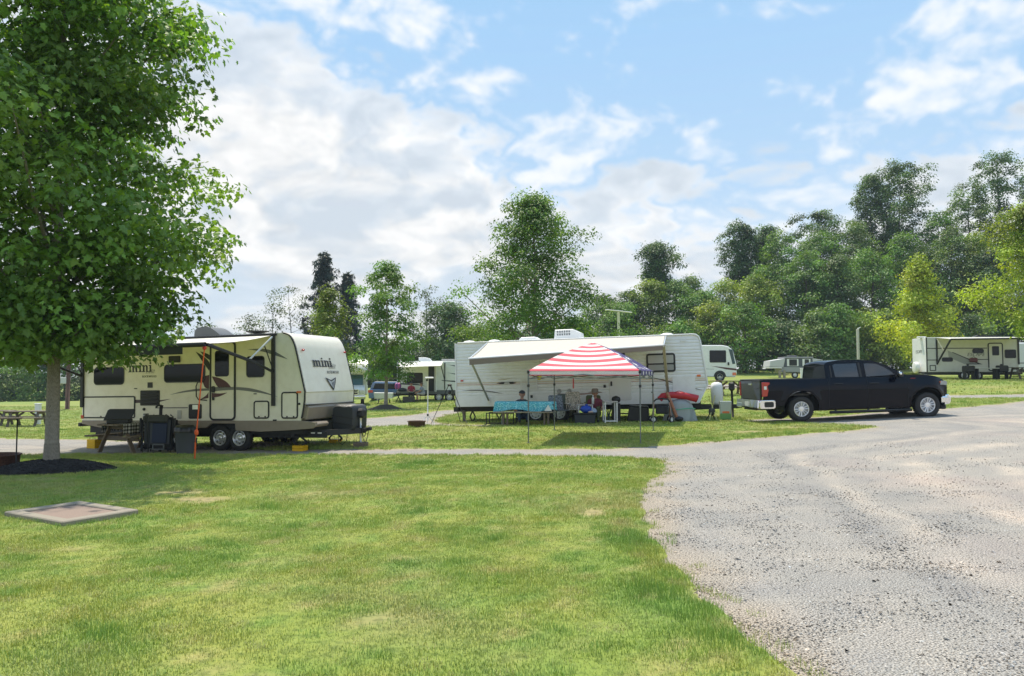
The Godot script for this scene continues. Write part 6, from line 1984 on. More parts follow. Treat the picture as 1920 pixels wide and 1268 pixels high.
func arc_poly(x: float, y: float, r: float) -> PackedVector2Array:
	var p := PackedVector2Array()
	for k in 15:
		var a := PI * k / 14.0
		p.append(Vector2(x + cos(a) * r, y + sin(a) * r))
	return p

# ---------------------------------------------------------------- picnic tables and the camp on the left
func picnic_table(label: String, at: Vector3, turn: float, wood: Material, wood2: Material) -> Node3D:
	# long axis along local X
	var t := thing("picnic_table", label, "picnic table", at, turn, "wooden picnic tables")
	var L := 1.85
	for k in 5:
		part(t, "top_plank", box(S(), Vector3(0, 0.74, -0.30 + k * 0.15), Vector3(L + 0.012 * (k % 2), 0.04, 0.138), Basis(), 0.006), wood if k % 2 else wood2)
	for s in [-1, 1]:
		for k in 2:
			part(t, "bench_plank", box(S(), Vector3(0, 0.44, s * (0.60 + k * 0.15)), Vector3(L, 0.04, 0.138), Basis(), 0.006), wood2 if k else wood)
	for x in [-0.62, 0.62]:
		for s in [-1, 1]:
			part(t, "leg", bar(S(), Vector3(x, 0.0, s * 0.62), Vector3(x, 0.715, s * 0.24), 0.045, 0.12, 0.004, Vector3(1, 0, 0)), wood)
		part(t, "crosspiece", box(S(), Vector3(x + 0.046, 0.375, 0), Vector3(0.04, 0.12, 1.46), Basis(), 0.005), wood2)
		part(t, "crosspiece", box(S(), Vector3(x + 0.046, 0.66, 0), Vector3(0.04, 0.10, 0.72), Basis(), 0.005), wood2)
	for s in [-1, 1]:
		part(t, "brace", bar(S(), Vector3(s * 0.58, 0.40, 0), Vector3(s * 0.15, 0.70, 0), 0.04, 0.09, 0.004), wood)
	return t

func block(called: String, label: String, at: Vector3, s: Vector3, m: Material, turn: float, layers: int, group: String) -> void:
	var t := thing(called, label, "block", at, turn, group)
	for k in layers:
		part(t, "layer", box(S(), Vector3(0, s.y * (k + 0.5) / layers, 0), Vector3(s.x, s.y / layers - 0.004, s.z), Basis(), 0.006), m)

func ring_pit(label: String, at: Vector3, r: float, h: float) -> Node3D:
	var t := thing("fire_ring", label, "fire ring", at)
	part(t, "wall", lathe(S(true), [[r, -0.05], [r + 0.01, h - 0.02], [r + 0.04, h], [r + 0.04, h + 0.012], [r - 0.01, h + 0.008], [r - 0.012, -0.05]], Vector3.ZERO, 28), M.rust)
	part(t, "ash", lathe(S(true), [[r - 0.02, 0.05], [0.0, 0.09]], Vector3.ZERO, 16), mat(0.12, 0.115, 0.11, 0.95))
	return t

func make_left_camp() -> void:
	# mulch ring round the near maple
	var c := on(-9.05, -15.0)
	var st := S(true)
	for i in 10:
		for k in 48:
			var p := []
			for e in [[0, 0], [1, 0], [1, 1], [0, 1]]:
				var f: float = (i + e[0]) / 10.0
				var a: float = TAU * ((k + e[1]) % 48) / 48.0
				var r: float = lerp(0.1, 1.16 + lumps.get_noise_1d(a * 8.0) * 0.1, f)
				var w := Vector3(cos(a) * r, 0, sin(a) * r)
				var g := hgt(c.x + w.x, c.z + w.z) - c.y
				p.append(Vector3(w.x, g + 0.20 * (1.0 - f * f) - 0.012 + lumps.get_noise_2d(w.x * 22.0, w.z * 22.0) * 0.035, w.z))
			quad(st, p[3], p[2], p[1], p[0])
	var mu := thing("mulch_bed", "round mound of black mulch at the foot of the large maple", "mulch", c)
	part(mu, "mound", st, mat(0.018, 0.016, 0.017, 0.95, 0.0, {"tex": "bark", "sc": 2.5}))
	var ch := S()
	box(ch, Vector3.ZERO, Vector3(1, 0.3, 0.45))
	ch.generate_normals()
	var xf := []
	var cols := PackedColorArray()
	for i in 2600:
		var a := rng.randf() * TAU
		var f := sqrt(rng.randf())
		var w := Vector3(cos(a), 0, sin(a)) * f * 1.15
		var g := hgt(c.x + w.x, c.z + w.z) - c.y + 0.20 * (1.0 - f * f)
		var s := rng.randf_range(0.02, 0.06)
		xf.append(Transform3D(Basis.from_euler(Vector3(rng.randf_range(-0.6, 0.6), rng.randf() * TAU, rng.randf_range(-0.6, 0.6))).scaled(Vector3.ONE * s), w + Vector3(0, g, 0)))
		var v := rng.randf_range(0.010, 0.034)
		cols.append(Color(v * 1.05, v * 0.96, v))
	multi(mu, "chips", ch.commit(), M.stone, xf, cols)
	# small soil mound under the young maple
	st = S(true)
	lathe(st, [[1.3, -0.05], [0.7, 0.10], [0.3, 0.26], [0.0, 0.28]], Vector3.ZERO, 20)
	var sm := thing("soil_mound", "dark soil mound round the small maple's trunk", "mound", on(-6.7, -40.4))
	part(sm, "mound", st, mat(0.07, 0.06, 0.045, 0.95, 0.0, {"tex": "bark", "sc": 1.5}))
	# concrete lid in the lawn
	var lid := thing("concrete_lid", "square concrete lid with a pinkish sunken panel set in the lawn", "concrete lid", on(SLAB[0], SLAB[1], -0.04), -30.7)
	for q in [[0, 0.42, 1.36, 0.14], [0, -0.42, 1.36, 0.14], [0.60, 0, 0.16, 0.70], [-0.60, 0, 0.16, 0.70]]:
		part(lid, "kerb", box(S(), Vector3(q[0] * 0.93, 0.03, q[1] * 0.93), Vector3(q[2] * 0.93, 0.14, q[3] + (0.0 if q[2] > 1 else 0.0)), Basis(), 0.012), M.concrete)
	part(lid, "panel", box(S(), Vector3(0, 0.018, 0), Vector3(0.98, 0.12, 0.66), Basis(), 0.008), M.pink_conc)
	# fire ring with its grill post
	ring_pit("rusty steel fire ring beside the large maple's mulch", on(-10.15, -14.9), 0.46, 0.30)
	var gp := thing("grill_post", "thin black steel post standing beside the rusty fire ring", "post", on(-9.58, -14.75))
	part(gp, "post", tube(S(true), [Vector3(0, -0.05, 0), Vector3(0, 0.98, 0)], 0.014, 0.014, 6), M.frame)
	part(gp, "ring", tube(S(true), [Vector3(-0.02, 0.98, 0), Vector3(0, 1.0, 0.02), Vector3(0.02, 0.98, 0)], 0.01, 0.01, 5), M.frame)
	# picnic tables
	var p1 := picnic_table("grey picnic table with a checked cloth beside the cream trailer", on(-10.12, -20.55), 68.0, M.old_wood, M.old_wood2)
	picnic_table("picnic table far off on the low lawn past the large maple's trunk", on(-24.2, -38.0), 8.0, M.grey_wood, M.old_wood2)
	picnic_table("picnic table standing beyond the far one with the white post", on(-26.3, -38.6), 10.0, M.grey_wood, M.old_wood2)
	picnic_table("picnic table behind the white trailer's gas bottles", on(11.2, -39.0), 6.0, M.old_wood, M.old_wood2)
	picnic_table("dark picnic table in front of the trailer with the spare wheel", on(32.2, -47.6), -6.0, M.grey_wood, M.grey_wood)
	# white service post on the far lawn
	var wp := thing("service_post", "white service post behind the far picnic table", "post", on(-24.6, -39.5))
	part(wp, "post", box(S(), Vector3(0, 0.5, 0), Vector3(0.26, 1.1, 0.2), Basis(), 0.02), M.white_plastic)
	part(wp, "cap", box(S(), Vector3(0, 1.06, 0), Vector3(0.3, 0.05, 0.24), Basis(), 0.01), M.white_plastic)
	# checked cloth on the near table's nearer end
	var cl := thing("table_cloth", "black and white checked cloth hanging over the grey picnic table", "table cloth", p1.position, 68.0)
	st = S()
	for i in 36:
		for k in 28:
			var p := []
			for e in [[0, 0], [1, 0], [1, 1], [0, 1]]:
				var u: float = (i + e[0]) * 0.045 - 0.78
				var s: float = (k + e[1]) * 0.045 - 0.60
				var y := 0.766
				var z := s
				if s > 0.385:
					y = 0.766 - (s - 0.385); z = 0.385 + 0.015 * sin(u * 22.0)
				elif s < -0.385:
					y = 0.766 + (s + 0.385); z = -0.385 + 0.015 * sin(u * 22.0)
				p.append(Vector3(u, y, z))
			var v: float = 0.62 if (i + k) % 2 == 0 and i % 2 == 0 else (0.02 if i % 2 == 1 and k % 2 == 1 else 0.18)
			st.set_color(Color(v, v, v * 0.98))
			quad(st, p[3], p[2], p[1], p[0])
	part(cl, "cloth", st, mat(1, 1, 1, 0.8, 0.0, {"vc": 1, "two": 1}))
	# things on and around the table
	var gx := Transform3D(Basis(Vector3.UP, deg_to_rad(68.0)), p1.position)
	var gl := thing("camp_grill", "black tabletop camp grill with its lid raised on the picnic table", "grill", gx * Vector3(-0.55, 0.765, 0.0), 10.0)
	part(gl, "box", box(S(), Vector3(0, 0.06, 0), Vector3(0.55, 0.12, 0.34), Basis(), 0.02), M.black)
	part(gl, "lid", prism(S(), poly([-0.36, 0.0, 0.30, 0.0, 0.40, 0.26, 0.36, 0.30, -0.22, 0.30, -0.27, 0.27]), 0.0, 0.03, Transform3D(Basis(Vector3.RIGHT, -0.15), Vector3(0, 0.08, 0.10)), 0.006), M.black)
	var jar := thing("glass_jar", "clear jar with a black lid on the picnic table", "jar", gx * Vector3(0.2, 0.772, 0.1))
	part(jar, "jar", lathe(S(true), [[0.0, 0], [0.07, 0.0], [0.075, 0.02], [0.075, 0.18], [0.06, 0.2]], Vector3.ZERO, 14), mat(0.5, 0.52, 0.52, 0.1))
	part(jar, "lid", lathe(S(true), [[0.068, 0.19], [0.068, 0.215], [0, 0.215]], Vector3.ZERO, 14), M.black)
	# green camp chair back between table and trailer
	camp_chair("dark green camp chair standing behind the picnic table", on(-10.0, -21.5), -10.0, mat(0.045, 0.065, 0.055, 0.8, 0.0, {"tex": "cloth", "sc": 2.0}), 1.12)
	# folded loungers leaning beside the table
	lounger("folded blue zero-gravity lounger with a dark headrest beside the picnic table", on(-9.02, -19.62), -6.0, mat(0.025, 0.035, 0.075, 0.8, 0.0, {"tex": "cloth", "sc": 3.0}))
	lounger("second folded lounger in dark green standing behind the blue one", on(-9.28, -19.86), 22.0, mat(0.02, 0.026, 0.026, 0.8, 0.0, {"tex": "cloth", "sc": 3.0}))
	var gad := thing("bottle_pump", "black hand pump standing up behind the folded loungers", "pump", on(-9.3, -20.15, 0.0))
	part(gad, "stem", tube(S(true), [Vector3(0, 0, 0), Vector3(0, 1.1, 0), Vector3(0.02, 1.22, 0)], 0.04, 0.045, 8), M.black)
	part(gad, "spout", tube(S(true), [Vector3(0.02, 1.20, 0), Vector3(-0.06, 1.22, 0), Vector3(-0.13, 1.17, 0)], 0.03, 0.025, 8), M.black)
	# rubbish bin
	var bin := thing("rubbish_bin", "dark grey rubbish bin with a black liner beside the cream trailer's wheels", "bin", on(-8.28, -19.32))
	part(bin, "body", lathe(S(true), [[0.0, 0.0], [0.20, 0.0], [0.205, 0.03], [0.25, 0.60], [0.265, 0.61], [0.265, 0.64], [0.24, 0.64], [0.19, 0.05]], Vector3.ZERO, 24), mat(0.085, 0.09, 0.10, 0.6))
	st = S(true)
	for k in 36:
		var a0 := TAU * k / 36
		var a1 := TAU * ((k + 1) % 36) / 36
		for r in [[0.272, 0.54, 0.278, 0.64], [0.278, 0.64, 0.22, 0.72], [0.22, 0.72, 0.0, 0.74]]:
			var w0 := 1.0 + 0.05 * sin(a0 * 9.0)
			var w1 := 1.0 + 0.05 * sin(a1 * 9.0)
			quad(st, Vector3(cos(a1) * r[0] * w1, r[1], sin(a1) * r[0] * w1), Vector3(cos(a0) * r[0] * w0, r[1], sin(a0) * r[0] * w0), Vector3(cos(a0) * r[2] * w0, r[3], sin(a0) * r[2] * w0), Vector3(cos(a1) * r[2] * w1, r[3], sin(a1) * r[2] * w1))
	part(bin, "liner", st, mat(0.012, 0.013, 0.015, 0.3))
	var tote := thing("storage_tote", "pale green tote box between the lounger and the rubbish bin", "tote", on(-8.72, -20.2, 0.28), -18.0)
	part(tote, "box", box(S(), Vector3(0, 0.12, 0), Vector3(0.34, 0.24, 0.25), Basis(), 0.02), mat(0.22, 0.33, 0.27, 0.4))
	part(tote, "lid", box(S(), Vector3(0, 0.26, 0), Vector3(0.37, 0.04, 0.28), Basis(), 0.01), M.white_plastic)
	part(tote, "stand", box(S(), Vector3(0, -0.14, 0), Vector3(0.3, 0.28, 0.22), Basis(), 0.02), M.black)
	# orange tie-down from the awning's roller to the lawn
	var mt := Transform3D(Basis.from_euler(Vector3(0, deg_to_rad(-18.5), deg_to_rad(1.0))), Vector3(-5.447, -0.345, -19.5))
	var top := mt * Vector3(-0.80, 2.64, 2.52)
	var foot := on(-7.38, -17.71)
	var tie := thing("tie_down_strap", "orange tie-down strap running from the awning roller to the grass", "strap", foot)
	var d := top - foot
	part(tie, "strap", bar(S(), d * 0.1, d, 0.012, 0.045, 0.0, Vector3(0, 0, 1)), M.orange)
	part(tie, "strap_tail", bar(S(), d * 0.0 + Vector3(0.02, 0, 0), d * 0.16, 0.02, 0.055, 0.004, Vector3(0, 0, 1)), M.orange)
	part(tie, "buckle", box(S(), d * 0.17, Vector3(0.07, 0.12, 0.03), Basis(), 0.01), M.black)
	part(tie, "knot", ellipsoid(S(true), d * 0.24, Vector3(0.05, 0.09, 0.04), 8), M.orange)
	part(tie, "knot", ellipsoid(S(true), d * 0.985, Vector3(0.05, 0.06, 0.04), 8), mat(0.75, 0.08, 0.05, 0.6))
	# blocks under jacks and wheels
	var yg := "yellow levelling blocks under the cream trailer"
	for q in [[-0.2, -0.35, 0.30, 0.15, "yellow levelling block under the cream trailer's near front jack"], [-0.19, -2.05, 0.28, 0.12, "yellow levelling block under the cream trailer's far front jack"], [-6.85, -0.1, 0.30, 0.26, "tall stack of yellow levelling blocks at the cream trailer's rear"]]:
		var w := mt * Vector3(q[0], 0, q[1])
		block("levelling_block", q[4], on(w.x, w.z, -0.03), Vector3(q[2], q[3], 0.28), M.yellow, -18.5, 4 if q[3] > 0.2 else 2, yg)
	var w3 := mt * Vector3(1.14, 0, -1.13)
	block("wood_block", "brown timber block under the cream trailer's tongue jack", on(w3.x, w3.z, -0.02), Vector3(0.32, 0.15, 0.28), M.old_wood2, -12.0, 2, "")
	# stick and stones beside the pad
	var sp := thing("tap_stake", "short dark stake standing in the rubble behind the cream trailer", "stake", on(-6.9, -22.0))
	part(sp, "stake", tube(S(true), [Vector3(0, -0.05, 0), Vector3(0, 0.42, 0)], 0.02, 0.015, 6), M.frame)
	part(sp, "tap", box(S(), Vector3(0, 0.33, 0), Vector3(0.08, 0.06, 0.04), Basis(), 0.01), M.frame)
	xf = []
	cols = PackedColorArray()
	for i in 420:
		var px := rng.randfn(-7.2, 0.55)
		var pz := rng.randfn(-21.3, 0.35)
		var s := rng.randf_range(0.02, 0.06)
		xf.append(Transform3D(Basis.from_euler(Vector3(rng.randf(), rng.randf() * TAU, rng.randf())).scaled(Vector3.ONE * s), on(px, pz, s * 0.3)))
		var v := rng.randf_range(0.2, 0.5)
		cols.append(Color(v, v * 0.88, v * 0.72))
	var ru := multi(self, "rubble", pebble(9), M.stone, xf, cols)
	ru.set_meta("label", "pale rubble scattered behind the cream trailer's wheels")
	ru.set_meta("category", "rubble")
	# ladder and pole behind the cream trailer's rear
	var ld := thing("ladder", "white aluminium ladder fixed to the cream trailer's rear wall", "ladder", mt * Vector3(-7.30, 0, -0.5), -18.5)
	for z in [0.0, -0.36]:
		part(ld, "rail", tube(S(true), [Vector3(-0.30, 2.28, z), Vector3(-0.32, 2.20, z), Vector3(-0.10, 1.0, z)], 0.018), M.white_plastic)
		part(ld, "bracket", tube(S(true), [Vector3(-0.30, 2.28, z), Vector3(0.04, 2.28, z)], 0.016), M.white_plastic)
	for k in 5: part(ld, "rung", tube(S(true), [Vector3(-0.30 + k * 0.045, 2.10 - k * 0.24, 0), Vector3(-0.30 + k * 0.045, 2.10 - k * 0.24, -0.36)], 0.015), M.white_plastic)
	var up := thing("utility_pole", "brown wooden utility pole far behind the cream trailer", "pole", on(-33.9, -58.0))
	part(up, "pole", tube(S(true), [Vector3(0, -0.2, 0), Vector3(0.02, 9.0, 0)], 0.16, 0.12, 10), mat(0.10, 0.055, 0.04, 0.9))
	part(up, "meter_box", box(S(), Vector3(-0.3, 2.2, 0.1), Vector3(0.5, 0.5, 0.2), Basis(), 0.03), mat(0.5, 0.52, 0.53, 0.5))

func camp_chair(label: String, at: Vector3, turn: float, m: Material, h := 0.95, group := "") -> Node3D:
	var t := thing("camp_chair", label, "chair", at, turn, group)
	part(t, "seat", box(S(), Vector3(0, 0.42, 0), Vector3(0.52, 0.03, 0.48), Basis(Vector3.RIGHT, -0.08), 0.01), m)
	part(t, "backrest", prism(S(), poly([-0.27, 0.0, 0.27, 0.0, 0.24, h - 0.44, 0.20, h - 0.40, -0.20, h - 0.40, -0.24, h - 0.44]), -0.015, 0.015, Transform3D(Basis(Vector3.RIGHT, -0.22), Vector3(0, 0.42, -0.22)), 0.005), m)
	for s in [-1, 1]:
		part(t, "leg", tube(S(true), [Vector3(s * 0.28, 0, 0.26), Vector3(s * 0.28, 0.62, -0.20)], 0.012, 0.012, 6), M.frame)
		part(t, "leg", tube(S(true), [Vector3(s * 0.28, 0, -0.26), Vector3(s * 0.28, 0.62, 0.24)], 0.012, 0.012, 6), M.frame)
		part(t, "armrest", box(S(), Vector3(s * 0.29, 0.63, 0.02), Vector3(0.06, 0.025, 0.5), Basis(), 0.008), m)
	return t

func lounger(label: String, at: Vector3, turn: float, m: Material) -> void:
	var t := thing("folding_lounger", label, "lounger", at, turn, "folded loungers by the picnic table")
	for s in [-1, 1]:
		part(t, "frame_tube", tube(S(true), [Vector3(s * 0.30, 0.02, 0.10), Vector3(s * 0.31, 0.5, 0.05), Vector3(s * 0.30, 0.93, 0.0), Vector3(s * 0.22, 0.98, -0.01)], 0.016, 0.016, 7), M.frame)
		part(t, "frame_tube", tube(S(true), [Vector3(s * 0.34, 0.03, -0.08), Vector3(s * 0.34, 0.85, -0.12)], 0.02, 0.02, 7), M.frame)
		part(t, "armrest", box(S(), Vector3(s * 0.36, 0.72, 0.02), Vector3(0.06, 0.36, 0.035), Basis(), 0.012), M.black)
	part(t, "sling", box(S(), Vector3(0.0, 0.52, 0.10), Vector3(0.40, 0.50, 0.03), Basis(Vector3.RIGHT, -0.06), 0.012), m)
	part(t, "sling_border", frame_rr(S(), -0.27, 0.24, 0.27, 0.86, 0.04, 0.08, 0.0, 0.03, Transform3D(Basis(Vector3.RIGHT, -0.06), Vector3(0, 0, 0.085))), mat(0.05, 0.055, 0.065, 0.7))
	part(t, "sling_back", box(S(), Vector3(0, 0.50, -0.06), Vector3(0.56, 0.84, 0.05), Basis(), 0.02), M.black)
	part(t, "headrest", box(S(), Vector3(-0.04, 0.88, 0.10), Vector3(0.52, 0.20, 0.11), Basis(Vector3.RIGHT, -0.1), 0.04), mat(0.05, 0.052, 0.045, 0.8, 0.0, {"tex": "cloth", "sc": 3.0}))
	part(t, "foot_tray", frame_rr(S(), -0.20, 0.10, 0.12, 0.24, 0.03, 0.025, 0.0, 0.03, Transform3D(Basis(), Vector3(0.04, 0, 0.12))), mat(0.12, 0.13, 0.14, 0.5))
	part(t, "stretcher", tube(S(true), [Vector3(-0.30, 0.14, 0.09), Vector3(0.30, 0.14, 0.09)], 0.014, 0.014, 6), M.frame)

# ---------------------------------------------------------------- camp in front of the white trailer
func make_middle_camp() -> void:
	# long table under a turquoise cloth
	var t := thing("folding_table", "long folding table under a turquoise patterned cloth", "table", on(0.45, -24.75), -4.0)
	part(t, "table_top", box(S(), Vector3(0, 0.71, 0), Vector3(1.95, 0.035, 0.76), Basis(), 0.008), M.white_plastic)
	for x in [-0.75, 0.75]:
		for z in [-0.28, 0.28]: part(t, "leg", tube(S(true), [Vector3(x, 0.0, z), Vector3(x, 0.70, z)], 0.015, 0.015, 6), mat(0.3, 0.3, 0.3, 0.4, 0.6))
	var cl := thing("table_cloth", "turquoise patterned table cloth draped over the long folding table", "table cloth", on(0.45, -24.75), -4.0)
	var st := S(true)
	for i in 60:
		for k in 22:
			var p := []
			for e in [[0, 0], [1, 0], [1, 1], [0, 1]]:
				var u: float = (i + e[0]) / 60.0 * 2.24 - 1.12
				var s: float = (k + e[1]) / 22.0 * 1.36 - 0.68
				var x: float = clamp(u, -0.98, 0.98)
				var z: float = clamp(s, -0.385, 0.385)
				var drop: float = max(abs(u) - 0.98, 0.0) + max(abs(s) - 0.385, 0.0)
				if s > 0.385: z += drop * 0.12 * (1.0 + sin(u * 17.0)) + 0.012
				if s < -0.385: z -= drop * 0.12 * (1.0 + sin(u * 15.0)) + 0.012
				if u > 0.98: x += drop * 0.15
				if u < -0.98: x -= drop * 0.15
				p.append(Vector3(x, 0.735 - drop * (0.92 + 0.12 * sin(u * 5.0)), z))
			quad(st, p[3], p[2], p[1], p[0])
	part(cl, "cloth", st, mat(1, 1, 1, 0.75, 0.0, {"tex": "turq", "sc": 0.75, "two": 1}))
	# bench in front of it
	t = thing("wooden_bench", "low pale wooden bench before the turquoise table", "bench", on(0.35, -24.2), -4.0)
	for z in [-0.075, 0.075]: part(t, "plank", box(S(), Vector3(0, 0.41, z), Vector3(1.9, 0.035, 0.14), Basis(), 0.006), mat(0.34, 0.29, 0.22, 0.8, 0.0, {"tex": "wood", "sc": 1.5}))
	for x in [-0.62, -0.5, 0.68, 0.8]: part(t, "leg", box(S(), Vector3(x, 0.195, 0), Vector3(0.06, 0.39, 0.2), Basis(), 0.005), M.old_wood2)
	# napkin card on the bench
	t = thing("paper_card", "white folded card standing on the wooden bench", "card", on(1.15, -24.2, 0.43))
	part(t, "card", prism(S(), poly([-0.12, 0, 0.12, 0, 0.0, 0.2]), -0.06, 0.06), M.white_plastic)
	# chairs
	camp_chair("camp chair with a pale leaf-print cover beside the black bin", on(2.05, -24.75), 8.0, mat(1, 1, 1, 0.8, 0.0, {"tex": "leafprint", "sc": 0.8}), 1.0, "print-covered camp chairs")
	camp_chair("camp chair with a dark grey leaf-print cover at the turquoise table's end", on(1.52, -24.55), 20.0, mat(1, 1, 1, 0.8, 0.0, {"tex": "greyprint", "sc": 0.8}), 0.9, "print-covered camp chairs")
	camp_chair("plain grey-green camp chair behind the print-covered chairs", on(1.75, -25.3), 0.0, mat(0.12, 0.15, 0.14, 0.8), 0.92)
	camp_chair("olive camp chair with the hatted person on it", on(2.72, -25.15), 0.0, mat(0.11, 0.13, 0.055, 0.8), 0.86)
	# black storage bin with a blue bag on it
	t = thing("storage_bin", "low black storage bin standing on the grass before the chairs", "bin", on(2.32, -24.3), -3.0)
	part(t, "box", prism(S(), poly([-0.31, 0.0, 0.31, 0.0, 0.345, 0.30, -0.345, 0.30]), -0.21, 0.21, Transform3D(), 0.02), mat(0.02, 0.028, 0.04, 0.45))
	part(t, "lid", box(S(), Vector3(0, 0.315, 0), Vector3(0.72, 0.04, 0.46), Basis(), 0.012), M.black)
	t = thing("blue_bag", "bright blue stuffed bag lying on the black storage bin", "bag", on(2.36, -24.3, 0.335))
	part(t, "bag", ellipsoid(S(true), Vector3(0, 0.12, 0), Vector3(0.18, 0.13, 0.15), 14), mat(0.01, 0.07, 0.5, 0.6, 0.0, {"tex": "cloth", "sc": 3.0}))
	part(t, "tie", ellipsoid(S(true), Vector3(0.02, 0.25, 0), Vector3(0.05, 0.04, 0.05), 8), mat(0.01, 0.05, 0.35, 0.6))
	t = thing("sun_cap", "pale blue cap lying on the end of the black storage bin", "cap", on(2.60, -24.3, 0.335))
	part(t, "crown", ellipsoid(S(true), Vector3(0, 0.02, 0), Vector3(0.12, 0.14, 0.12), 12, Basis(), 0.0), mat(0.28, 0.36, 0.48, 0.7))
	part(t, "peak", box(S(), Vector3(-0.10, 0.04, 0.08), Vector3(0.16, 0.05, 0.12), Basis(Vector3.RIGHT, 0.3), 0.02), mat(0.5, 0.38, 0.3, 0.7))
	# small tables
	for q in [[3.15, -24.45, 0.56, 0.44, "white slatted side table beside the black storage bin"], [2.35, -24.62, 0.46, 0.5, "white folding stand behind the blue bag"]]:
		t = thing("side_table", q[4], "table", on(q[0], q[1]), 4.0, "white side tables")
		part(t, "table_top", box(S(), Vector3(0, q[2] + 0.12, 0), Vector3(q[3], 0.03, 0.4), Basis(), 0.008), mat(0.45, 0.43, 0.44, 0.4))
		for x in [-1, 1]:
			for z in [-1, 1]: part(t, "leg", box(S(), Vector3(x * (q[3] / 2 - 0.03), (q[2] + 0.1) / 2, z * 0.17), Vector3(0.035, q[2] + 0.1, 0.035)), M.white_plastic)
		part(t, "shelf", box(S(), Vector3(0, 0.06, 0), Vector3(q[3] - 0.06, 0.03, 0.34)), M.white_plastic)
	t = thing("water_bottle", "clear plastic water bottle on the white folding stand", "bottle", on(2.62, -24.62, 0.60))
	part(t, "bottle", lathe(S(true), [[0.0, 0.0], [0.04, 0.0], [0.042, 0.18], [0.03, 0.22], [0.014, 0.24], [0.014, 0.27]], Vector3.ZERO, 12), mat(0.55, 0.6, 0.62, 0.08))
	part(t, "cap", lathe(S(true), [[0.017, 0.265], [0.017, 0.29], [0, 0.29]], Vector3.ZERO, 10), M.white_plastic)
	t = thing("dark_pot", "black round kettle on the far end behind the side table", "kettle", on(3.42, -25.0, 0.62))
	part(t, "body", ellipsoid(S(true), Vector3(0, 0.1, 0), Vector3(0.15, 0.13, 0.15), 12), M.black)
	part(t, "stand", box(S(), Vector3(0, -0.32, 0), Vector3(0.26, 0.6, 0.26), Basis(), 0.01), M.black)
	# green garden things in front of the side table
	t = thing("leaf_plant", "small bundle of dark fronds under the white side table", "plant", on(3.1, -24.45, 0.08))
	for k in 7:
		var a := k * 0.9
		part(t, "frond", tube(S(true), [Vector3(0, 0, 0), Vector3(cos(a) * 0.05, 0.25, sin(a) * 0.05), Vector3(cos(a) * 0.12, 0.40, sin(a) * 0.10)], 0.018, 0.006, 5), mat(0.03, 0.05, 0.045, 0.7))
	# crate under the trailer's front
	t = thing("dark_crate", "black covered crate under the white trailer's wall", "crate", on(4.15, -25.0), -13.0)
	part(t, "box", prism(S(), poly([-0.36, 0, 0.36, 0, 0.33, 0.46, -0.28, 0.50]), -0.25, 0.25, Transform3D(), 0.03), M.black)
	part(t, "lid", box(S(), Vector3(0.02, 0.49, 0), Vector3(0.6, 0.05, 0.48), Basis(Vector3.BACK, -0.06), 0.02), M.black_gloss)
	# rollator
	t = thing("rollator", "wheeled walking frame with black pouch and copper tubes", "walker", on(4.78, -24.3), -4.0)
	var cu := mat(0.42, 0.24, 0.17, 0.3, 0.6)
	for s in [-1, 1]:
		part(t, "frame_tube", tube(S(true), [Vector3(s * 0.28, 0.12, 0.22), Vector3(s * 0.25, 0.55, 0.05), Vector3(s * 0.24, 0.80, -0.12), Vector3(s * 0.24, 0.90, -0.20)], 0.017, 0.017, 7), cu)
		part(t, "frame_tube", tube(S(true), [Vector3(s * 0.28, 0.12, -0.28), Vector3(s * 0.25, 0.52, -0.02)], 0.016, 0.016, 7), cu)
		part(t, "hand_grip", tube(S(true), [Vector3(s * 0.24, 0.88, -0.18), Vector3(s * 0.25, 0.94, -0.28), Vector3(s * 0.27, 0.95, -0.36)], 0.022, 0.022, 7), M.black)
		for z in [0.22, -0.28]:
			var w := wheel(t, Vector3(s * 0.28, 0.105, z), 0.105, 0.035, M.white_plastic, "steel", 1.0)
			w.rotation.y = s * 0.5 + 0.3
	part(t, "seat", box(S(), Vector3(0, 0.55, 0.0), Vector3(0.46, 0.035, 0.26), Basis(), 0.012), M.black)
	part(t, "pouch", box(S(), Vector3(0, 0.40, 0.10), Vector3(0.40, 0.26, 0.12), Basis(), 0.03), mat(0.012, 0.013, 0.018, 0.7))
	part(t, "back_bar", tube(S(true), [Vector3(-0.25, 0.66, 0.02), Vector3(-0.18, 0.74, 0.12), Vector3(0, 0.76, 0.15), Vector3(0.18, 0.74, 0.12), Vector3(0.25, 0.66, 0.02)], 0.024, 0.024, 7), M.black)
	# orange floral case leaning beside it
	t = thing("floral_case", "orange floral umbrella case leaning beside the walking frame", "case", on(5.12, -24.35))
	part(t, "case", bar(S(), Vector3(0.16, 0.12, 0), Vector3(-0.14, 0.95, -0.1), 0.10, 0.12, 0.03, Vector3(0, 0, 1)), mat(1.0, 0.45, 0.3, 0.6, 0.0, {"tex": "leafprint", "sc": 3.0}))
	part(t, "foot", ellipsoid(S(true), Vector3(0.22, 0.1, 0.02), Vector3(0.14, 0.09, 0.1), 10), M.black)
	# grey tarp bundle and red bag on it
	t = thing("tarp_bundle", "grey tarpaulin bundle tied with a green cord", "tarp", on(5.45, -24.75), -8.0)
	st = S(true)
	for i in 14:
		for k in 40:
			var p := []
			for e in [[0, 0], [1, 0], [1, 1], [0, 1]]:
				var f: float = (i + e[0]) / 14.0
				var a: float = TAU * ((k + e[1]) % 40) / 40.0
				var r: float = lerp(0.52, 0.42, smoothstep(0.0, 0.8, f)) * (1.0 - pow(f, 8.0)) * (1.0 + 0.10 * sin(a * 7.0 + f * 3.0) * (1.0 - f) + 0.05 * lumps.get_noise_2d(a * 20.0, f * 30.0))
				p.append(Vector3(cos(a) * r, 0.74 * f, sin(a) * r * 0.55))
			quad(st, p[3], p[2], p[1], p[0])
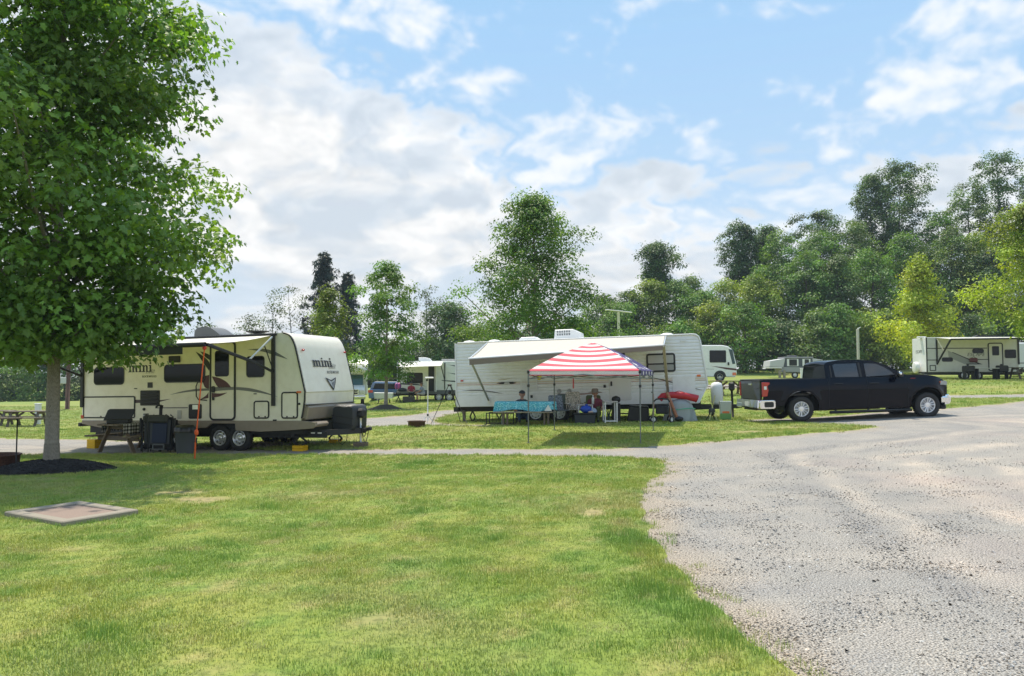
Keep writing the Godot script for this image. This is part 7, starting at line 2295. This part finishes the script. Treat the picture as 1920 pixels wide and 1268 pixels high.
	part(t, "tarp", st, mat(0.30, 0.34, 0.36, 0.5, 0.0, {"tex": "grime", "sc": 2.0}))
	st = S(true)
	var pts := []
	for k in 25:
		var a := TAU * k / 24.0
		pts.append(Vector3(cos(a) * 0.50, 0.40 + 0.03 * sin(a * 2.0), sin(a) * 0.29))
	part(t, "cord", tube(st, pts, 0.012, 0.012, 5), mat(0.05, 0.45, 0.28, 0.6))
	t = thing("red_bag", "long red canopy bag lying across the grey tarp bundle", "bag", on(5.42, -24.72, 0.72), -3.0)
	st = S(true)
	var rp := [Vector3(-0.62, -0.02, 0), Vector3(-0.52, 0.09, 0), Vector3(-0.2, 0.13, 0), Vector3(0.2, 0.10, 0), Vector3(0.55, 0.02, 0), Vector3(0.60, 0.0, 0)]
	part(t, "bag", tube(st, rp, 0.10, 0.13, 10), mat(0.52, 0.02, 0.035, 0.5, 0.0, {"tex": "cloth", "sc": 2.0}))
	part(t, "strap", tube(S(true), [Vector3(-0.2, 0.20, 0.06), Vector3(0.0, 0.26, 0.08), Vector3(0.2, 0.2, 0.06)], 0.012, 0.012, 5), mat(0.4, 0.015, 0.03, 0.6))
	# clear tote with green contents standing against the gas bottles
	t = thing("clear_tote", "clear plastic tote with green and orange contents before the gas bottles", "tote", on(6.98, -24.9), -6.0)
	part(t, "box", prism(S(), poly([-0.17, 0.18, 0.17, 0.18, 0.19, 0.62, -0.19, 0.62]), -0.1, 0.1, Transform3D(), 0.015), mat(0.42, 0.47, 0.45, 0.2))
	part(t, "contents", box(S(), Vector3(0, 0.12, 0.0), Vector3(0.34, 0.22, 0.22), Basis(), 0.02), mat(0.14, 0.32, 0.10, 0.6))
	part(t, "handle", box(S(), Vector3(0, 0.26, 0.105), Vector3(0.22, 0.06, 0.012)), mat(0.7, 0.17, 0.05, 0.5))
	# yellow folding stand with bits
	t = thing("folding_stand", "yellow and dark folding stand beside the clear tote", "stand", on(6.5, -24.75), 10.0)
	for s in [-1, 1]:
		part(t, "leg", tube(S(true), [Vector3(s * 0.14, 0.0, 0.1), Vector3(-s * 0.12, 0.82, 0)], 0.013, 0.013, 6), mat(0.62, 0.6, 0.25, 0.5))
		part(t, "leg", tube(S(true), [Vector3(s * 0.16, 0.0, -0.12), Vector3(-s * 0.04, 0.40, 0)], 0.016, 0.016, 6), M.frame)
	part(t, "bundle", ellipsoid(S(true), Vector3(0, 0.3, 0), Vector3(0.12, 0.16, 0.1), 8), mat(0.05, 0.055, 0.05, 0.8))
	# low things by the left end of the table
	t = thing("wire_crate", "open black wire crate by the turquoise table's left end", "crate", on(-0.35, -25.0), -10.0)
	for x in [-0.45, 0.45]:
		for z in [-0.25, 0.25]: part(t, "post", box(S(), Vector3(x, 0.19, z), Vector3(0.03, 0.38, 0.03)), M.frame)
	for z in [-0.25, 0.25]:
		for y in [0.03, 0.37]: part(t, "rail", box(S(), Vector3(0, y, z), Vector3(0.93, 0.025, 0.025)), M.frame)
	for k in 7: part(t, "bar", box(S(), Vector3(-0.36 + k * 0.12, 0.2, 0.25), Vector3(0.01, 0.33, 0.01)), M.frame)
	# yellow disc hung under the awning
	t = thing("yellow_disc", "small yellow flying disc hanging before the white trailer's vent", "disc", Vector3(0.92, 1.55, -25.6))
	part(t, "disc", lathe(S(true), [[0.0, 0], [0.09, 0.0], [0.09, 0.02], [0, 0.02]], Vector3.ZERO, 14, Basis(Vector3.RIGHT, PI / 2)), mat(0.75, 0.65, 0.03, 0.5))
	part(t, "cord", tube(S(true), [Vector3(0, 0.08, 0), Vector3(0, 0.75, 0)], 0.003, 0.003, 4), M.black)

func make_details() -> void:
	ring_pit("rusty steel fire ring on the grass beside the gravel lane", on(-3.1, -24.75), 0.27, 0.17)
	# white antenna mast on a tripod
	var t := thing("antenna_mast", "white antenna mast on a small tripod by the gravel lane", "mast", on(-2.9, -26.2))
	part(t, "pole", tube(S(true), [Vector3(0, 0.12, 0), Vector3(0, 1.55, 0)], 0.022, 0.022, 8), M.white_plastic)
	part(t, "collar", tube(S(true), [Vector3(0, 0.26, 0), Vector3(0, 0.34, 0)], 0.035, 0.035, 8), M.black)
	for k in 3:
		var a := TAU * k / 3.0 + 0.4
		part(t, "leg", tube(S(true), [Vector3(0, 0.32, 0), Vector3(cos(a) * 0.26, 0.0, sin(a) * 0.26)], 0.012, 0.012, 6), M.alu)
	part(t, "head", box(S(), Vector3(0.05, 1.58, 0), Vector3(0.3, 0.06, 0.12), Basis(), 0.02), M.white_plastic)
	part(t, "clamp", box(S(), Vector3(-0.03, 1.5, 0), Vector3(0.07, 0.07, 0.07), Basis(), 0.01), M.black)
	# tall black tripod by the trailer's rear
	t = thing("black_tripod", "tall black tripod standing at the white trailer's rear corner", "tripod", on(-2.15, -26.2))
	var apex := Vector3(0, 1.32, 0)
	for q in [Vector3(-0.62, 0.0, 0.1), Vector3(0.62, 0.0, 0.25), Vector3(0.35, 0.0, -0.5)]:
		part(t, "leg", tube(S(true), [q, apex + q * 0.05], 0.012, 0.014, 6), M.frame)
	part(t, "head", box(S(), apex + Vector3(0, 0.0, 0), Vector3(0.14, 0.08, 0.1), Basis(), 0.02), M.black)
	part(t, "weight", ellipsoid(S(true), Vector3(0.0, 1.08, 0.05), Vector3(0.06, 0.08, 0.06), 8), M.black)
	# lamp mast with two flat heads
	t = thing("lamp_mast", "white area light mast with two flat heads behind the white trailer", "lamp mast", on(8.45, -60.0))
	part(t, "pole", tube(S(true), [Vector3(0, -0.1, 0), Vector3(0, 5.55, 0)], 0.12, 0.10, 10), M.white_plastic)
	part(t, "head", bar(S(), Vector3(-1.05, 5.72, 0), Vector3(0.15, 5.60, 0), 0.35, 0.07, 0.02), M.white_plastic)
	part(t, "head", bar(S(), Vector3(-0.1, 5.62, 0.1), Vector3(1.05, 5.48, 0.1), 0.35, 0.07, 0.02), M.white_plastic)
	# slim pole on the lawn behind the pickup
	t = thing("lamp_post", "slim white lamp post with a bent top behind the pickup's cab", "lamp post", on(27.4, -60.0))
	part(t, "pole", box(S(), Vector3(0, 1.9, 0), Vector3(0.17, 4.0, 0.17), Basis(), 0.02), mat(0.55, 0.53, 0.47, 0.6))
	part(t, "arm", tube(S(true), [Vector3(0, 3.6, 0), Vector3(0.05, 3.95, 0), Vector3(0.25, 4.05, 0)], 0.05, 0.04, 7), M.white_plastic)
	# service boxes
	for q in [[36.6 - 7.9, -53.0, 0.32, 1.1, "white service pedestal beside the spare wheel's trailer"], [27.2, -71.0, 0.25, 0.9, "white service pedestal beside the folding camper"]]:
		t = thing("service_pedestal", q[4], "pedestal", on(q[0], q[1]), 0.0, "white service pedestals")
		part(t, "box", box(S(), Vector3(0, q[3] / 2, 0), Vector3(q[2] * 1.6, q[3], 0.3), Basis(), 0.03), M.white_plastic)
		part(t, "cap", box(S(), Vector3(0, q[3] + 0.02, 0), Vector3(q[2] * 1.75, 0.06, 0.36), Basis(), 0.02), M.white_plastic)
	t = thing("field_post", "short wooden post on the grass before the wood", "post", on(20.6, -84.0))
	part(t, "post", box(S(), Vector3(0, 0.5, 0), Vector3(0.16, 1.1, 0.16), Basis(), 0.02), M.old_wood)
	part(t, "cap", box(S(), Vector3(0, 1.06, 0), Vector3(0.2, 0.04, 0.2)), M.old_wood2)
	# things before the far trailer
	t = thing("white_table", "low table under a white cloth before the blue car", "table", on(-8.75, -52.0), 2.0)
	part(t, "cloth", prism(S(), poly([-0.62, 0.32, 0.58, 0.34, 0.62, 0.72, -0.66, 0.74]), -0.35, 0.35, Transform3D(), 0.02), mat(0.72, 0.74, 0.74, 0.7))
	for x in [-0.4, 0.4]: part(t, "leg", bar(S(), Vector3(x, 0, 0), Vector3(x * 0.8, 0.4, 0), 0.06, 0.06), M.frame)
	t = thing("camp_kitchen", "dark camp kitchen table with a lidded grill before the far trailer", "camp kitchen", on(-7.45, -52.3), 0.0)
	part(t, "table_top", box(S(), Vector3(0.1, 0.72, 0), Vector3(1.1, 0.05, 0.6)), mat(0.18, 0.19, 0.18, 0.6))
	part(t, "grill", ellipsoid(S(true), Vector3(-0.1, 0.86, 0), Vector3(0.32, 0.16, 0.22), 12), M.black)
	for x in [-0.35, 0.55]:
		part(t, "leg", bar(S(), Vector3(x - 0.2, 0, 0), Vector3(x + 0.15, 0.7, 0), 0.05, 0.05), M.frame)
		part(t, "leg", bar(S(), Vector3(x + 0.2, 0, 0.1), Vector3(x - 0.15, 0.7, 0.1), 0.05, 0.05), M.frame)
	part(t, "box", box(S(), Vector3(0.35, 0.22, 0), Vector3(0.8, 0.4, 0.4), Basis(), 0.03), mat(0.07, 0.06, 0.06, 0.7))
	t = thing("garden_spinner", "pink and purple balloon-shaped spinner on a stick", "spinner", on(-7.95, -53.0))
	part(t, "stick", tube(S(true), [Vector3(0, 0, 0), Vector3(0, 0.9, 0)], 0.012, 0.012, 5), M.frame)
	for k in 6:
		var a := TAU * k / 6.0
		part(t, "vane", ellipsoid(S(true), Vector3(cos(a) * 0.13, 1.12, sin(a) * 0.13), Vector3(0.10, 0.25, 0.10), 10), mat(0.5, 0.1, 0.3, 0.5) if k % 2 else mat(0.16, 0.05, 0.22, 0.5))
	# camp things under the right trailer's awning
	for q in [[29.0, -48.2, 0.65, "black lidded grill before the right trailer's hatch"], [31.0, -48.0, 0.62, "black square cooker beside the right trailer's steps"]]:
		t = thing("grill_cart", q[3], "grill", on(q[0], q[1]), -6.0, "grills before the right trailer")
		part(t, "body", box(S(), Vector3(0, 0.68, 0), Vector3(q[2], 0.42, 0.45), Basis(), 0.06), M.black)
		part(t, "knob", ellipsoid(S(true), Vector3(-0.05, 0.93, 0), Vector3(0.08, 0.06, 0.06), 8), M.black)
		for x in [-0.25, 0.25]: part(t, "leg", box(S(), Vector3(x, 0.24, 0), Vector3(0.04, 0.48, 0.4)), M.black)
	t = thing("camp_table", "grey folding table between the two black grills", "table", on(29.95, -48.0), -6.0)
	part(t, "table_top", box(S(), Vector3(0, 0.72, 0), Vector3(1.4, 0.05, 0.6), Basis(), 0.01), mat(0.5, 0.5, 0.48, 0.5))
	for x in [-0.55, 0.55]: part(t, "leg", box(S(), Vector3(x, 0.35, 0), Vector3(0.05, 0.7, 0.5)), M.frame)
	t = thing("red_bag", "dark red bag hanging on the right trailer's wall", "bag", on(30.1, -49.45, 1.25), -8.0)
	part(t, "bag", box(S(), Vector3(0, 0, 0), Vector3(0.5, 0.28, 0.12), Basis(), 0.05), mat(0.12, 0.03, 0.04, 0.6))
	part(t, "handle", tube(S(true), [Vector3(-0.15, 0.12, 0), Vector3(0, 0.24, 0), Vector3(0.15, 0.12, 0)], 0.015, 0.015, 5), M.black)

# ---------------------------------------------------------------- people
func person(label: String, at: Vector3, turn: float, pose: Dictionary) -> void:
	var t := thing("person", label, "person", at, turn, "")
	var skin := Color(0.42, 0.23, 0.16)
	var top: Color = pose.top
	var leg: Color = pose.legs
	var low: Color = pose.get("shin", skin)
	var hip := Vector3(0, pose.get("hip", 0.50), 0)
	var chest = hip + pose.get("lean", Vector3(0, 0.36, -0.04))
	var neck = chest + Vector3(0, 0.17, 0.0) + pose.get("lean", Vector3.ZERO) * 0.1
	var head = neck + Vector3(0, 0.13, 0.03)
	var bones := [[hip + Vector3(-0.07, 0, 0), 0.135, hip + Vector3(0.07, 0, 0), 0.135, leg], [hip + Vector3(0, 0.08, 0), 0.135, chest, 0.15, top], [chest + Vector3(-0.11, 0.08, 0), 0.085, chest + Vector3(0.11, 0.08, 0), 0.085, top], [chest + Vector3(0, 0.1, 0), 0.06, neck + Vector3(0, 0.03, 0), 0.052, skin], [head + Vector3(0, 0.02, -0.02), 0.095, head + Vector3(0, -0.03, 0.02), 0.075, skin], [head + Vector3(0, -0.02, 0.085), 0.016, head + Vector3(0, -0.035, 0.10), 0.018, skin]]
	for s in [-1, 1]:
		bones.append([head + Vector3(s * 0.088, 0, 0), 0.018, head + Vector3(s * 0.095, -0.03, 0), 0.015, skin])
		var sh = chest + Vector3(s * 0.185, 0.07, 0)
		var el: Vector3 = pose.get("elbow", sh + Vector3(s * 0.06, -0.26, 0.06)) if s > 0 else pose.get("elbow_l", sh + Vector3(s * 0.06, -0.26, 0.06))
		var ha: Vector3 = pose.get("hand", el + Vector3(-s * 0.08, -0.02, 0.24)) if s > 0 else pose.get("hand_l", el + Vector3(-s * 0.08, -0.02, 0.24))
		bones.append([sh, 0.06, sh.lerp(el, 0.6), 0.052, top])
		bones.append([sh.lerp(el, 0.6), 0.045, el, 0.042, skin])
		bones.append([el, 0.042, ha, 0.03, skin])
		var dir := (ha - el).normalized()
		bones.append([ha, 0.032, ha + dir * 0.07, 0.036, skin])
		for f in 4:
			bones.append([ha + dir * 0.08 + Vector3((f - 1.5) * 0.021, 0, 0), 0.010, ha + dir * (0.13 + 0.01 * (f % 2)) + Vector3((f - 1.5) * 0.023, -0.03, 0), 0.008, skin])
		bones.append([ha + dir * 0.03 + Vector3(-s * 0.03, 0, 0), 0.011, ha + dir * 0.07 + Vector3(-s * 0.06, -0.015, 0), 0.009, skin])
		var kn := Vector3(s * 0.13, max(hip.y, 0.46), 0.40)
		var an := Vector3(s * 0.13, 0.07, 0.40)
		bones.append([hip + Vector3(s * 0.09, 0, 0), 0.095, kn, 0.068, leg])
		bones.append([kn, 0.062, an, 0.042, low])
		bones.append([an + Vector3(0, -0.025, -0.03), 0.042, an + Vector3(0, -0.035, 0.14), 0.035, Color(0.03, 0.03, 0.035)])
	part(t, "body", body(bones, 0.02, 0.03), M.vc)
	if pose.get("hat", "cap") == "cap":
		var hm := mat(0.035, 0.04, 0.05, 0.8)
		part(t, "cap", ellipsoid(S(true), head + Vector3(0, 0.035, -0.02), Vector3(0.108, 0.105, 0.115), 14, Basis(), 0.0), hm)
		part(t, "cap_peak", box(S(), head + Vector3(0, 0.045, 0.13), Vector3(0.15, 0.012, 0.12), Basis(Vector3.RIGHT, 0.2), 0.005), hm)
	elif pose.hat == "sun":
		var hm := mat(0.20, 0.16, 0.13, 0.8)
		part(t, "sun_hat", lathe(S(true), [[0.24, 0.0], [0.24, 0.012], [0.115, 0.03], [0.11, 0.11], [0.07, 0.135], [0.0, 0.14]], head + Vector3(0, 0.02, -0.01), 20), hm)
	else:
		part(t, "hair", ellipsoid(S(true), head + Vector3(0, 0.03, -0.03), Vector3(0.105, 0.10, 0.105), 14), mat(0.10, 0.06, 0.045, 0.8))
	if pose.get("seat", false):
		for x in [-0.18, 0.18]:
			for z in [-0.16, 0.2]: part(t, "stool_leg", tube(S(true), [Vector3(x, 0, z), Vector3(x, hip.y - 0.14, z)], 0.014, 0.014, 6), M.frame)
		part(t, "stool_seat", box(S(), Vector3(0, hip.y - 0.135, 0.02), Vector3(0.44, 0.03, 0.42), Basis(), 0.01), M.black)

func make_people() -> void:
	person("person in a dark cap and dark shirt seated behind the turquoise table", on(0.33, -25.35, 0.05), 6.0, {"top": Color(0.03, 0.035, 0.045), "legs": Color(0.05, 0.10, 0.22), "shin": Color(0.05, 0.10, 0.22), "seat": true, "hip": 0.24, "lean": Vector3(0, 0.34, 0.03)})
	person("person in a brown sun hat seated on the olive camp chair", on(2.74, -25.1, 0.0), -10.0, {"top": Color(0.16, 0.03, 0.05), "legs": Color(0.10, 0.12, 0.06), "shin": Color(0.1, 0.12, 0.06), "hat": "sun", "hip": 0.28, "lean": Vector3(0, 0.33, -0.02)})
	person("person in a grey shirt and shorts seated before the far trailer", on(-6.15, -52.6, 0.05), -75.0, {"top": Color(0.24, 0.26, 0.34), "legs": Color(0.32, 0.30, 0.30), "hat": "hair", "seat": true, "lean": Vector3(0, 0.33, 0.10), "elbow": Vector3(0.22, 0.70, 0.25), "hand": Vector3(0.12, 0.58, 0.48)})
	person("person in a dark cap and red top seated behind the camp kitchen", on(-7.05, -53.2, 0.08), 10.0, {"top": Color(0.35, 0.03, 0.06), "legs": Color(0.04, 0.04, 0.05), "shin": Color(0.04, 0.04, 0.05), "seat": true})
